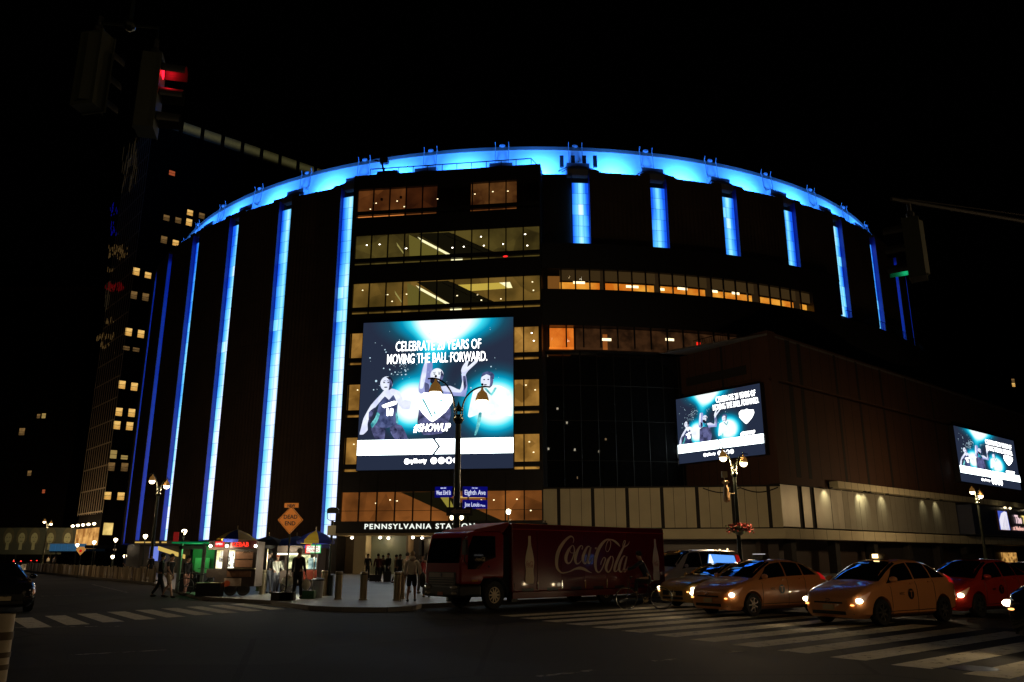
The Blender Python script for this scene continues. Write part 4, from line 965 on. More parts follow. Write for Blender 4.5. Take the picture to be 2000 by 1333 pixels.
# billboard of faces along the street
bbp = at(-60, 1045, 150); bb = thing('billboard', 'long dim billboard with a row of pale portraits at the far left', 'billboard', (bbp[0], 150, 0))
mb = MB(); mb.box(0, 19.2, 0, .5, 2.2, 6.9); mb.build('board', mat('billboard_ink', (.05, .06, .045), .7), bb)
M_face = mat('printed_face', (.34, .37, .22), .7); M_hair = mat('printed_hair', (.09, .09, .05), .7)
for i, x in enumerate((2.2, 7.2, 9.6, 11.9, 14.8, 17.9)):
    mb = MB(); mb.poly([(x + a, -.02, 5.1 + b) for a, b in ell(0, .2, 1.0, 1.6, 16)]); mb.build('portrait_hair', M_hair, bb)
    mb = MB(); mb.poly([(x + a, -.03, 5.0 + b) for a, b in ell(0, 0, .62, 1.0, 16)]); mb.poly([(x - .3, -.03, 3.0), (x + .3, -.03, 3.0), (x + .25, -.03, 4.2), (x - .25, -.03, 4.2)]); mb.build('portrait_face', M_face, bb)
    mb = MB()
    for sx_ in (-.25, .25): mb.poly([(x + sx_ + a, -.04, 5.2 + b) for a, b in ell(0, 0, .13, .07, 8)])
    mb.poly([(x + a, -.04, 4.5 + b) for a, b in ell(0, 0, .22, .06, 8)]); mb.build('portrait_features', M_hair, bb)
lamp('SPOT', 'billboard_lamp', (9.5, -7, 1), (.9, 1, .6), 22, bb, spot_size=R(120)).rotation_euler = (R(115), 0, 0)
# low station pavilion with blue canopy
p0 = at(98, 1065, 128); pav = thing('station_pavilion', 'low glazed pavilion with a pale blue canopy edge along the left street', 'pavilion', (p0[0], 128, 0))
mb = MB()
for i in range(6): mb.box(i * .93 + .02, i * .93 + .9, -.1, .1, 2.6, 3.7)
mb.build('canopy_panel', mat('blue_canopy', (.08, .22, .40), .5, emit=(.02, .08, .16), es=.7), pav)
mb = MB(); mb.box(0, 5.7, 0, 9, 2.4, 2.6); mb.box(5.7, 26, -.6, 9, 3.0, 3.5); mb.build('roof', M_night, pav)
mb = MB(); mb.box(.2, 25, 3, 3.2, 0, 3.0); mb.build('glass_wall', M_dglass, pav)
mb = MB()
for i in range(9): mb.box(1 + i * 3, 1.12 + i * 3, 0, .12, 0, 2.6)
mb.build('post', M_mull, pav)
p0 = at(262, 1060, 84); kio = thing('street_kiosk', 'small dark kiosk with lit menu edge between the left lamp and the green booth', 'kiosk', (p0[0], 84, 0))
mb = MB(); mb.box(0, 5.6, 0, 4, 2.9, 3.3); mb.box(.2, 5.4, 1, 4, 0, 2.9); mb.build('shell', M_black, kio)
mb = MB()
for x, wd, z in ((.1, 1.6, 3.05), (2.2, .3, 3.05), (2.8, .5, 3.05)): mb.box(x, x + wd, -.05, 0, z, z + .14)
mb.build('sign_light', emit_mat('kiosk_amber', srgb(200, 160, 84)), kio)
mb = MB(); mb.box(1.7, 2.6, -.04, 0, 1.3, 2.7); mb.build('poster_light', emit_mat('kiosk_blue', srgb(110, 130, 220)), kio)
mb = MB(); mb.xz([(2.6, 2.75), (5.4, 1.9), (5.4, 1.5), (2.6, 2.35)], -.3, -.2); mb.build('awning_light', emit_mat('kiosk_gold', srgb(208, 176, 90)), kio)

# ------------------------------------------------------------------ vertical plank barrier along 33rd street
bar = thing('plank_barrier', 'long low barrier of upright pale planks along the left kerb', 'barrier', (-22.0, 51.6, .13))
mb = MB(); nrm = (A33[1], -A33[0]); k = 0
rn = random.Random(5)
for i in range(150):
    t = i * .42; lean = rn.uniform(-.05, .05); x, y = A33[0] * t, A33[1] * t; pw_ = rn.uniform(.22, .36); dx, dy = A33[0] * pw_, A33[1] * pw_; hh = .85 + rn.uniform(-.07, .07); mb.mi = rn.choice([0, 0, 1])
    o = (nrm[0] * lean, nrm[1] * lean)
    mb.prism([(x + o[0], y + o[1]), (x + dx, y + dy), (x + dx + .05 * nrm[0], y + dy + .05 * nrm[1]), (x + o[0] + .05 * nrm[0], y + o[1] + .05 * nrm[1])], 0, hh)
mb.build('plank_panel', [mat('pale_plank', (.62, .50, .34), .7, noise=.5, nscale=1.2), mat('dark_plank', (.26, .19, .12), .7, noise=.4)], bar)
mb = MB(); e = (A33[0] * 63, A33[1] * 63); mb.tube([(.1, .1, .12), (e[0] + .1, e[1] + .1, .12)], .05, 4); mb.build('rail', M_mull, bar)
# ------------------------------------------------------------------ street lamps
def twin_lamp(name, label, X, Y, rz, lit_l=1.0, lit_r=1.0, power=220, group='twin arm street lamps', arm=.88, zb=.13, detail=True, dzr=-.32):
    t = thing(name, label, 'street lamp', (X, Y, zb), rz, group)
    mb = MB(); mb.lathe([(.32, 0), (.32, .5), (.24, .62), (.20, 1.2), (.22, 1.25), (.14, 1.4), (.12, 4), (.10, 6.5)], n=12); mb.build('pole', M_iron, t, True)
    mb = MB(); mb.lathe([(.13, 6.3), (.20, 6.42), (.20, 6.5), (.14, 6.55), (.14, 6.62)], n=12); mb.lathe([(.19, 6.78), (.19, 6.86), (.12, 6.9), (.05, 7.0), (.0, 7.15)], n=12)
    for i in range(6): q = 2 * PI * i / 6; mb.tube([(.15 * math.cos(q), .15 * math.sin(q), 6.55), (.15 * math.cos(q), .15 * math.sin(q), 6.82)], .02, 4)
    mb.build('collar', M_iron, t, True)
    for s, dz, lit_ in ((-1, 0, lit_l), (1, dzr, lit_r)):
        mb = MB(); pts = []
        for i in range(13):
            q = i / 12; a_ = PI * .5 * q
            pts.append((s * (.14 + (arm + .12 - .14) * (1 - math.cos(a_))), 0, 6.8 + (1.22 + dz) * math.sin(a_)))
        mb.tube(pts, .035, 6); mb.tube([pts[-1], (s * (arm + .3), 0, 8.0 + dz)], .03, 6); mb.sphere((s * arm, 0, 8.1 + dz), .05, 8, 5); mb.build('arm', M_iron, t, True)
        mb = MB(); mb.lathe([(.03, 8.0 + dz), (.06, 7.88 + dz), (.18, 7.76 + dz), (.245, 7.56 + dz), (.25, 7.47 + dz)], (s * arm, 0, 0), 14); sh = mb.build('lamp_shade', mat('bronze_shade', (.26, .16, .06), .45, metal=.2, emit=(.30, .14, .03), es=.45), t, True)
        if lit_:
            mb = MB(); mb.sphere((s * arm, 0, 7.42 + dz), (.225, .225, .20), 14, 9); mb.build('lamp_globe', M_bulb, sh, True)
            lamp('POINT', 'lamp_light', (s * arm, 0, 7.15 + dz), WARM, power * lit_, t, shadow_soft_size=.2)
    return t
mainl = twin_lamp('street_lamp', 'twin arm street lamp in front of the big screen, carrying blue street signs', -2.0, 29.7, 0, power=55, arm=.88)
twin_lamp('street_lamp', 'twin arm street lamp with a flower basket in front of the podium wall', 13.7, 50, 0, power=1500, arm=.62)
twin_lamp('street_lamp', 'twin arm street lamp under the screen at the far right', 43.8, 77, R(30), power=900, arm=.62)
twin_lamp('street_lamp', 'twin arm street lamp beside the arena, far left', -28.6, 66, R(50), power=300, arm=.62)
twin_lamp('street_lamp', 'distant street lamp left of the finned slab', -80, 142, R(60), power=500, arm=.6)
twin_lamp('street_lamp', 'distant street lamp in front of the billboard', -115, 193, R(60), power=700, arm=.6)
# lamps on the near corners, out of the picture, that light the crossing
twin_lamp('street_lamp', 'near street lamp on the corner beside the camera', 17.5, 9.0, R(40), power=330, arm=.9)
twin_lamp('street_lamp', 'near street lamp on the corner left of the crosswalk, outside the picture', -15.5, 21.0, R(-40), power=42, arm=.9)
twin_lamp('street_lamp', 'near street lamp behind the camera on the kerb', -4.0, -9.0, R(20), power=150, arm=.9)
fl = thing('added_floodlight', 'added floodlight on a pole out of view, brightening the DEAD END sign', 'floodlight', (-16.5, 22.5, 0))
mb = MB(); mb.tube([(0, 0, 0), (0, 0, 7.4)], [.1, .07], 8); mb.build('pole', M_iron, fl)  # pole of the added floodlight
mb = MB(); mb.cbox((.1, .1, 7.4), (.4, .3, .3)); mb.build('added_flood_head', M_black, fl)
L = lamp('SPOT', 'added_flood_spot', (.35, .35, 7.35), (1, .8, .55), 2600, fl, spot_size=R(15), spot_blend=.6, shadow_soft_size=.1); aim(L, (8.0 - .35, 9.1 - .35, 3.6 - 7.35))  # spot added out of view to brighten the orange sign
twin_lamp('street_lamp', 'added street lamp out of view across 33rd street, brightening the planks', -46, 52, R(20), power=500, arm=.9)  # unseen lamp added to brighten the street side of the planks
def globe_lamp(label, px, py, Y, r=.2, p=25):
    q = at(px, py, Y); t = thing('globe_lamp', label, 'street lamp', (q[0], Y, .13), 0, 'small globe lamps on the left street'); z = q[2] - .13
    mb = MB(); mb.tube([(0, 0, 0), (0, 0, z - r)], .05, 6); mb.lathe([(.12, 0), (.12, .3), (.06, .4)], n=8); mb.build('pole', M_iron, t)
    mb = MB(); mb.lathe([(0, -r * 1.5), (r * .6, -r * .6), (r, r * .2), (r * .8, r * .7), (0, r * .9)], (0, 0, z), 10); mb.build('globe', M_bulb, t, True)
    lamp('POINT', 'globe_light', (0, 0, z - r * 2), WARM, p, t, shadow_soft_size=r)
for i, (px, py, Y, l) in enumerate(((360, 1039, 55, 'globe lamp right of the left street lamp, nearest the green booth'), (284, 1048, 72, 'globe lamp above the dark kiosk'), (226, 1055, 90, 'globe lamp left of the kiosk'),
    (184, 1060, 100, 'globe lamp by the pavilion roof end'), (151, 1065, 125, 'globe lamp under the blue canopy, beside the orange sign'), (123, 1068, 135, 'globe lamp under the middle of the blue canopy'), (101, 1071, 145, 'globe lamp under the left end of the canopy'),
    (220, 1088, 80, 'low globe lamp behind the planks, left of a pair'), (244, 1087, 80, 'low globe lamp behind the planks, right of a pair'), (15, 1059, 170, 'globe lamp before the billboard'), (82, 1074, 160, 'globe lamp beside the billboard end'))):
    globe_lamp(l, px, py, Y, .12 + Y * .0010 if i < 5 else .12 + Y * .0006, 30)
for px, l in ((878, 'faint pair of globe lamps'), ):
    pass
q = at(993, 1000, 60); t = thing('globe_lamp', 'globe lamp in front of the lobby glass, right of the street signs', 'street lamp', (q[0], 60, .13)); mb = MB(); mb.tube([(0, 0, 0), (0, 0, q[2] - .3)], .05, 6); mb.build('pole', M_iron, t); mb = MB(); mb.sphere((0, 0, q[2] - .13), (.17, .17, .2), 10, 6); mb.build('globe', M_bulb, t, True)
q = at(892, 1013, 62); t = thing('globe_lamp', 'twin globe lamp behind the street sign pole, above the entrance sign', 'street lamp', (q[0], 62, .13))
mb = MB(); mb.tube([(0, 0, 0), (0, 0, q[2] + .1)], .05, 6); mb.tube([(-.36, 0, q[2] + .2), (0, 0, q[2] + .35), (.36, 0, q[2] + .2)], .03, 6); mb.build('pole', M_iron, t)
for s in (-.36, .36): mb = MB(); mb.sphere((s, 0, q[2] - .06), (.15, .15, .19), 10, 6); mb.build('globe', M_bulb, t, True)

# flower basket and camera gear on the second lamp: things of their own that hang from it
t = thing('flower_basket', 'round basket of red flowers hung on the lamp pole by the podium', 'flower basket', (13.75, 49.9, 3.35))
mb = MB(); mb.lathe([(.1, -.45), (.45, -.2), (.55, 0)], n=12); mb.build('basket', M_iron, t)
mb = MB(); rn = random.Random(2)
for i in range(420):
    a_ = rn.uniform(0, 2 * PI); r_ = rn.uniform(.1, .85); z = rn.uniform(-.1, .35) - r_ * .25; s = .07
    c0 = Vector((r_ * math.cos(a_), r_ * math.sin(a_) * .8, z)); u = Vector((rn.uniform(-1, 1), rn.uniform(-1, 1), rn.uniform(-1, 1))).normalized() * s; v = u.cross(Vector((rn.uniform(-1, 1), rn.uniform(-1, 1), rn.uniform(-1, 1)))).normalized() * s
    mb.mi = 0 if rn.random() < .7 else 1; mb.poly([tuple(c0 + u), tuple(c0 + v), tuple(c0 - u), tuple(c0 - v)])
mb.build('flowers', [mat('red_petals', (.45, .07, .06), .7), mat('basket_leaves', (.05, .09, .03), .7)], t)
t = thing('pole_equipment', 'pale antenna box and camera dome mounted on the left side of the lamp pole', 'camera', (13.1, 49.9, 5.2))
mb = MB(); mb.cbox((-.05, 0, 1.35), (.32, .25, .36)); mb.tube([(-.05, 0, .2), (-.05, 0, 1.2)], .03, 6); mb.build('antenna_box', mat('cream_plastic', (.6, .5, .32), .5), t)
mb = MB(); mb.lathe([(.0, -.35), (.14, -.32), (.2, -.2), (.2, -.1), (.17, .5), (.1, .7), (.25, .9), (.12, 1.0)], n=12); mb.tube([(0, 0, .2), (.5, 0, .2)], .04, 6); mb.build('camera_dome', mat('tan_dome', (.4, .26, .13), .4), t)

# ------------------------------------------------------------------ street signs on the main lamp
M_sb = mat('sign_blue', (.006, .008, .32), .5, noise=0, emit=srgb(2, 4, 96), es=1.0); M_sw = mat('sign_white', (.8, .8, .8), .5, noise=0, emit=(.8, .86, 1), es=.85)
def blade(label, cx, cz, wd, ht, txt, th, rz, top=None, y=29.45, tail=None):
    t = thing('street_sign', label, 'street sign', (cx, y, cz), rz, 'blue street name signs')
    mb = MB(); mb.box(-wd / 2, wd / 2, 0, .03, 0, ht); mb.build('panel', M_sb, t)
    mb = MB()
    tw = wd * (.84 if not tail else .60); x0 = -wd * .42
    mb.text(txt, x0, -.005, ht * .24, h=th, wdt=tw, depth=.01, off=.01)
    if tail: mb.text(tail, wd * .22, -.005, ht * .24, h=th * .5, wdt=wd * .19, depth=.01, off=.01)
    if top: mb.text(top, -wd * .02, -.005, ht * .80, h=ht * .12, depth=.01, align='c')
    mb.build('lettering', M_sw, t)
    mb = MB(); mb.box(-wd / 2 if cx > -2 else wd / 2 - .05, (-wd / 2 + .05) if cx > -2 else wd / 2 + .06, .0, .12, .05, ht - .05); mb.build('bracket', M_iron, t)
z = lambda py: at(900, py, 29.5)[2]
blade('blue street sign reading West 33rd St, left of the lamp pole', -2.47, z(972), .66, z(951) - z(972), 'West 33rd St', .15, R(-14), '460-400')
blade('blue street sign reading Eighth Ave, upper right of the pole', -1.33, z(972), .90, z(951) - z(972), 'Eighth Ave', .17, R(8), '350-460')
blade('blue street sign reading Joe Louis Plaza, lower right of the pole', -1.33, z(994), .90, z(977) - z(994), 'Joe Louis', .15, R(8), tail='Plaza')
t = thing('one_way_sign', 'dark one way sign with an arrow pointing left, under the blue signs', 'traffic sign', (-1.9, 29.4, z(1008)), 0)
mb = MB(); mb.box(-.45, .48, 0, .03, 0, .30); mb.build('panel', mat('sign_black', (.012, .012, .012), .4), t)
mb = MB(); mb.xz([(-.30, .15), (-.12, .27), (-.12, .21), (.40, .21), (.40, .09), (-.12, .09), (-.12, .03)], -.006, -.002); mb.build('arrow', mat('sign_grey', (.32, .24, .2), .5), t)
mb = MB(); mb.text('ONE WAY', -.1, -.008, .115, h=.07, wdt=.46, depth=.002, off=.012); mb.build('lettering', MATS['sign_black'], t)

# ------------------------------------------------------------------ orange dead end sign, diamond sign on the left
M_or = mat('orange_sheeting', (.95, .30, .03), .45, noise=.08); M_blk = mat('black_letter', (.02, .015, .012), .5, noise=0)
SXp = -8.5; t = thing('dead_end_sign', 'orange diamond DEAD END sign with a NEW plate on a tall pole', 'traffic sign', (SXp, 31.6, .13))
zz = lambda py: at(568, py, 31.6)[2] - .13
mb = MB(); mb.tube([(0, 0.04, 0), (0, 0.04, zz(990))], .035, 6); mb.cbox((0, .04, .04), (.5, .5, .08)); mb.build('pole', M_iron, t)
dw = .49; zc = zz(1016)
mb = MB(); mb.xz([(0, zc - .53), (dw, zc), (0, zc + .53), (-dw, zc)], -.02, 0); mb.box(-.27, .27, -.02, 0, zz(992), zz(983)); mb.build('sign_plate', M_or, t)
mb = MB(); mb.text('DEAD', 0, -.025, zc + .045, h=.15, wdt=.52, depth=.004, off=.014, align='c'); mb.text('END', 0, -.025, zc - .20, h=.15, wdt=.40, depth=.004, off=.014, align='c'); mb.text('NEW', 0, -.025, zz(991) - 0, h=.12, wdt=.30, depth=.004, off=.012, align='c'); mb.build('lettering', M_blk, t)
mb = MB()
for a_, b_ in (((0, zc - .49), (dw - .04, zc)), ((dw - .04, zc), (0, zc + .49)), ((0, zc + .49), (-dw + .04, zc)), ((-dw + .04, zc), (0, zc - .49))): mb.tube([(a_[0], -.022, a_[1]), (b_[0], -.022, b_[1])], .006, 4)
mb.build('border', M_blk, t)
q = at(158, 1075, 60); t = thing('warning_sign', 'small orange warning diamond with a red disc behind the plank barrier', 'traffic sign', (q[0], 60, .13)); zc = q[2] - .13
mb = MB(); mb.tube([(0, .03, 0), (0, .03, zc)], .03, 6); mb.build('pole', M_iron, t)
mb = MB(); mb.xz([(0, zc - .36), (.36, zc + .04), (.2, zc + .24), (-.2, zc + .24), (-.36, zc + .04)], -.02, 0); mb.build('sign_plate', mat('orange_bright', (.8, .4, .1), .5, emit=srgb(190, 130, 60), es=.8), t)
mb = MB(); mb.poly([(a, -.03, zc - .05 + b) for a, b in ell(0, 0, .11, .11, 12)]); mb.build('disc', emit_mat('disc_red', srgb(190, 30, 20)), t)

# pole with shelter-like head and notice in front of the last strip (bus stop post)
q = at(650, 1005, 34); t = thing('bus_stop_post', 'bus stop post with a domed dark head, right of the second food cart', 'bus stop', (q[0], 34, .13)); zz = lambda py: at(650, py, 34)[2] - .13
mb = MB(); mb.tube([(0, 0, 0), (0, 0, zz(1017))], .055, 8); mb.box(-.16, .16, -.1, .1, 0, .8); mb.build('pole', M_iron, t)
mb = MB(); n = 12; mb.xz([(-.24, zz(1003)), (.24, zz(1003)), (.24, zz(996))] + [(.24 * math.cos(PI * k / n), zz(996) + .1 * math.sin(PI * k / n)) for k in range(n + 1)] + [(-.24, zz(996))], -.04, .04); mb.tube([(-.23, 0, zz(1003)), (-.21, 0, zz(1014)), (-.1, 0, zz(1017)), (.12, 0, zz(1017)), (.22, 0, zz(1013)), (.23, 0, zz(1003))], .014, 5); mb.build('head', M_iron, t)
mb = MB(); mb.box(-.17, .17, -.08, -.05, zz(1046), zz(1027)); mb.build('timetable', mat('timetable_paper', (.36, .32, .2), .6), t)

# ------------------------------------------------------------------ traffic signals
M_sig = mat('signal_olive', (.05, .056, .028), .6); M_sig2 = mat('signal_dark', (.02, .02, .018), .5)
def signal(label, loc, rz, tilt=0, h=1.05, on=None):
    t = thing('traffic_signal', label, 'traffic light', loc, rz, 'traffic signal heads hung over the street'); t.rotation_euler = (0, tilt, rz)
    mb = MB(); mb.box(-.17, .17, -.12, .12, 0, h); mb.build('housing', M_sig, t)
    mb = MB(); mb.prism([(-.12, .12), (.12, .12), (0, .17)], .05, h - .05); mb.box(-.185, .185, -.13, -.11, -.01, h + .01); mb.build('back_ridge', M_sig, t)
    for i, nm in enumerate(('green', 'amber', 'red')):
        zc = h * (i + .5) / 3
        lit_ = on == nm
        col = {'red': (1, .01, .03), 'green': (.02, .9, .35), 'amber': (1, .5, .02)}[nm]
        mb = MB(); mb.lathe([(0, 0), (.10, 0.005)], (0, -.135, zc), 16, axis='y'); mb.build('lens', emit_mat('lens_' + nm, col, 3.0) if lit_ else M_sig2, t)
        mb = MB(); mb.lathe([(.125, 0), (.12, -.30)], (0, -.13, zc), 16, -.35, PI + .35, axis='y')
        mb.lathe([(.118, -.29), (.122, -.01)], (0, -.13, zc), 16, -.35, PI + .35, axis='y')
        mb.build('visor', mat('visor_paint', (.04, .04, .035), .5), t)
    mb = MB(); mb.tube([(0, 0, h), (0, 0, h + .3)], .035, 6); mb.sphere((0, 0, h + .1), .07, 8, 5); mb.build('hanger', M_sig2, t)
    if on:
        zc = h * {'green': .5, 'amber': 1.5, 'red': 2.5}[on] / 3
        lamp('POINT', 'lens_light', (0, -.2, zc), {'red': (1, .01, .02), 'green': (.02, 1, .4)}[on], 2.0, t, shadow_soft_size=.05)
    return t
s1 = at(170, 212, 9.6); s2 = at(283, 258, 9.7); s3 = at(1795, 545, 12.3)
signal('signal head seen from behind, leftmost above the street', (s1[0], 9.6, s1[2]), R(180 - 12), 0, 1.12, None)
signal('signal head showing red, hanging right of the other one at upper left', (s2[0], 9.7, s2[2]), R(104), 0, 1.12, 'red')
signal('signal head glowing green, hanging at the right edge', (s3[0], 12.3, s3[2]), R(-122), 0, 1.02, 'green')
tp = thing('signal_mast', 'signal mast arm reaching in from the left, above the frame', 'traffic light mast', (-8.9, 8.2, 0))
mb = MB(); mb.tube([(0, 0, 0), (0, 0, 10.4)], [.16, .12], 10); mb.build('pole', M_iron, tp)
ax, ay, az_ = s2[0] + 8.9, 9.7 - 8.2, s2[2] + 1.55
bx, by = s1[0] + 8.9, 9.6 - 8.2
mx_, my_ = (ax + bx) / 2, (ay + by) / 2; zt_ = s2[2] + 1.62
mb = MB(); mb.tube([(0, 0, 9.7), (mx_, my_, 9.9), (mx_ + .6, my_, 9.9)], [.08, .05, .04], 8); mb.tube([(mx_, my_, 9.9), (mx_, my_, zt_)], .035, 6); mb.sphere((mx_, my_, zt_), .09, 8, 6)
mb.tube([(bx, by, s1[2] + 1.4), (bx, by, zt_), (ax, ay, zt_), (ax, ay, s2[2] + 1.35)], .022, 6); mb.build('arm', M_iron, tp)
tp = thing('signal_mast', 'signal mast arm and guy wires at the right edge', 'traffic light mast', (17.5, 15.5, 0))
mb = MB(); mb.tube([(0, 0, 0), (0, 0, 10.0)], [.16, .12], 10); mb.build('pole', M_iron, tp)
mb = MB(); dx, dy = s3[0] - 17.5, 12.3 - 15.5; mb.tube([(0, 0, s3[2] + 1.1), (dx, dy, s3[2] + 1.35), (dx * 1.03, dy * 1.03, s3[2] + 1.36)], .035, 6); mb.tube([(0, 0, s3[2] + 1.5), (dx, dy, s3[2] + 1.4)], .012, 4); mb.build('arm', mat('galvanised_arm', (.018, .015, .012), .6), tp)
t = thing('traffic_barrel_post', 'striped pale post at the left edge', 'traffic post', (gp(3, 1333)[0] - .1, gp(3, 1333)[1], 0)); q = t.location
ht = at(8, 1200, q.y)[2]
mb = MB(); mb.lathe([(.14, 0), (.13, ht)], n=12); mb.build('post', mat('post_white', (.6, .5, .36), .6), t, True)
for a_, b_ in ((.18, .26), (.36, .44), (.62, .74)): mb = MB(); mb.lathe([(.145, ht * a_), (.145, ht * b_)], n=12); mb.build('stripe', mat('post_stripe', (.12, .08, .04), .6), t, True)

# ------------------------------------------------------------------ bollards
def bollard(label, px, py, h=.98, r=.13, proto=[None]):
    x, y = gp(px, py, .13)
    if proto[0] is None:
        t = thing('bollard', label, 'bollard', (x, y, .13), 0, 'steel bollards on the plaza edge'); mb = MB(); mb.lathe([(.16, 0), (.16, .04), (r, .05), (r, h - .02), (r - .02, h), (0, h)], n=20); mb.build('post', M_steel, t, True, autos=40)
        mb = MB(); mb.lathe([(r + .003, h - .1), (r + .003, h - .08)], n=20); mb.build('groove', M_iron, t); proto[0] = t
    else: t = dup(proto[0], (x, y, .13), 0, label, 'steel bollards on the plaza edge')
for px, py, l in ((660, 1171, 'steel bollard in front of the bus stop post, right of the second cart'), (709, 1172, 'steel bollard in the middle of the plaza edge, on its own'), (775, 1173, 'steel bollard just left of the person in the pale hooded top'),
                  (632, 1164, 'steel bollard beside the grey bin and second food cart'), (512, 1161, 'steel bollard between the kebab cart and the person in grey trousers'), (505, 1154, 'steel bollard further back, behind the kebab cart wheel'), (783, 1170, 'steel bollard half hidden behind the one by the pale hooded person')):
    bollard(l, px, py)

# the lit building on the camera's side of the avenue: only its reflections reach the picture
ob = thing('office_building', 'lit office building on the near side of the avenue, behind the camera', 'building', (20, -75, 0))
mb = MB(); mb.box(-45, 45, -20, 0, 0, 95); mb.build('wall', M_night, ob)
rn = random.Random(11); li = []
for i in range(70): li.append((-43 + rn.randrange(40) * 2.2, 8 + rn.randrange(20) * 4, .5, .6, rn.choice([0, 0, 1])))
win_grid(ob, PI, (0, 0), [(-a, b, c_, d_, e) for (a, b, c_, d_, e) in li], [emit_mat('opposite_bright', (1, .9, .65), 16), emit_mat('opposite_dim', (1, .7, .35), 7)], y=-.1)

# ------------------------------------------------------------------ people
def skin_mesh(nodes, edges, name, m, parent, sub=1, root=0):
    bm = bmesh.new(); lay = bm.verts.layers.skin.verify(); vs = []
    for (p, r) in nodes:
        v = bm.verts.new(p); vs.append(v); rr = r if isinstance(r, tuple) else (r, r); v[lay].radius = rr
    vs[root][lay].use_root = True
    for a, b in edges: bm.edges.new((vs[a], vs[b]))
    me = bpy.data.meshes.new(name); bm.to_mesh(me); bm.free()
    o = bpy.data.objects.new(name, me); COL.objects.link(o)
    o.modifiers.new('skin', 'SKIN'); s = o.modifiers.new('sub', 'SUBSURF'); s.levels = sub; s.render_levels = sub
    dg = bpy.context.evaluated_depsgraph_get(); me2 = bpy.data.meshes.new_from_object(o.evaluated_get(dg)); me2.name = name
    o.modifiers.clear(); o.data = me2; bpy.data.meshes.remove(me)
    me2.materials.clear(); me2.materials.append(m); me2.polygons.foreach_set('use_smooth', [True] * len(me2.polygons))
    if parent is not None: o.parent = parent
    return o
SKINS = [mat('skin_a', (.42, .24, .16), .5, noise=.05), mat('skin_b', (.20, .11, .07), .5, noise=.05)]
def cloth(n, c): return mat('cloth_' + n, c, .85, noise=.2, nscale=9)
def person(label, x, y, rz, H=1.7, shirt=None, pants=None, hair=None, skin=0, stride=.25, arms=((.1, .1), (.1, .1)), elbows=(.2, .2), lean=0.0,
           sleeve='long', leg='long', hood=False, bulk=1.0, zb=.13, sit=False, shoes=None, longhair=False, name='person', group=None, crouch=0.0, armw=.05):
    """facing local -y; stride = half the step angle; arms = (swing forward, out sideways) for left, right"""
    t = thing(name, label, 'person', (x, y, zb), rz, group); s = H / 1.75; B_ = bulk
    def V(a, b, c): return (a * s, b * s, c * s)
    th_, sh_ = .44, .44
    hipz = .93 - abs(stride) * .10 - crouch
    legs = []
    for sd, sg in ((-1, 1), (1, -1)):
        a = stride * sg
        if sit:
            kn = (sd * .16, -.40, hipz - .06); an = (sd * .16, -.42, hipz - .48)
        else:
            kn = (sd * .10, -math.sin(a + .08) * th_, hipz - math.cos(a + .08) * th_); k2 = a - (.28 if sg < 0 else .05) * (1 if abs(stride) > .1 else .2)
            an = (sd * .105, kn[1] - math.sin(k2) * sh_, kn[2] - math.cos(k2) * (sh_ - .0))
        an = (an[0], an[1], max(an[2], .07)); legs.append((kn, an))
    lz = math.sin(lean)
    chest = (0, -.36 * lz, hipz + .34); shz = hipz + .50; shy = -.50 * lz; neck = (0, shy - .01, shz + .06); head = (0, shy - .035 - .06 * lz, shz + .235); jaw = (0, shy - .06, shz + .15)
    ar = []
    for i, sd in enumerate((-1, 1)):
        f, o_ = arms[i]; e = elbows[i]
        sp = (sd * .185, shy, shz); el = (sp[0] + sd * math.sin(o_) * .29, sp[1] - math.sin(f) * .29, sp[2] - math.cos(f) * math.cos(o_) * .29)
        f2 = f + e; wr = (el[0] + sd * math.sin(o_ * .4) * .25, el[1] - math.sin(f2) * .25, el[2] - math.cos(f2) * .25); ar.append((sp, el, wr, f2))
    nodes = [(V(0, 0, hipz), (.12 * s * B_, .10 * s * B_)), (V(0, shy * .4, hipz + .18), (.125 * s * B_, .095 * s * B_)), (V(*chest), (.145 * s * B_, .105 * s * B_)), (V(0, shy, shz), (.10 * s, .075 * s)), (V(*neck), .052 * s), (V(*jaw), (.062 * s, .068 * s)), (V(*head), (.078 * s, .092 * s)), (V(head[0], head[1] + .005, head[2] + .055), (.062 * s, .075 * s)), (V(jaw[0], jaw[1] - .085, jaw[2] + .045), .014 * s)]
    edges = [(0, 1), (1, 2), (2, 3), (3, 4), (4, 5), (5, 6), (6, 7), (5, 8)]
    for i, (sp, el, wr, f2) in enumerate(ar):
        b = len(nodes); nodes += [(V(*sp), .055 * s), (V(*el), .042 * s), (V(*wr), .028 * s)]
        d = Vector((0, -math.sin(f2), -math.cos(f2))); pm = Vector(wr) + d * .06; nodes.append((V(*pm), (.034 * s, .018 * s))); edges += [(3, b), (b, b + 1), (b + 1, b + 2), (b + 2, b + 3)]
        for k, (off, ln) in enumerate(((-.027, .06), (-.009, .075), (.009, .07), (.026, .055))):
            a0 = pm + d * .03 + Vector((0, off * math.cos(f2), -off * math.sin(f2))); a1 = a0 + d * ln * .6; a2 = a1 + d * ln * .4 + Vector((-.012 if i else .012, 0, 0)); c = len(nodes)
            nodes += [(V(*a0), .010 * s), (V(*a1), .009 * s), (V(*a2), .008 * s)]; edges += [(b + 3, c), (c, c + 1), (c + 1, c + 2)]
        th0 = Vector(wr) + d * .03 + Vector((0, -.03, 0)); c = len(nodes); nodes += [(V(*th0), .011 * s), (V(*(th0 + d * .04 + Vector((0, -.015, 0)))), .010 * s)]; edges += [(b + 2, c), (c, c + 1)]
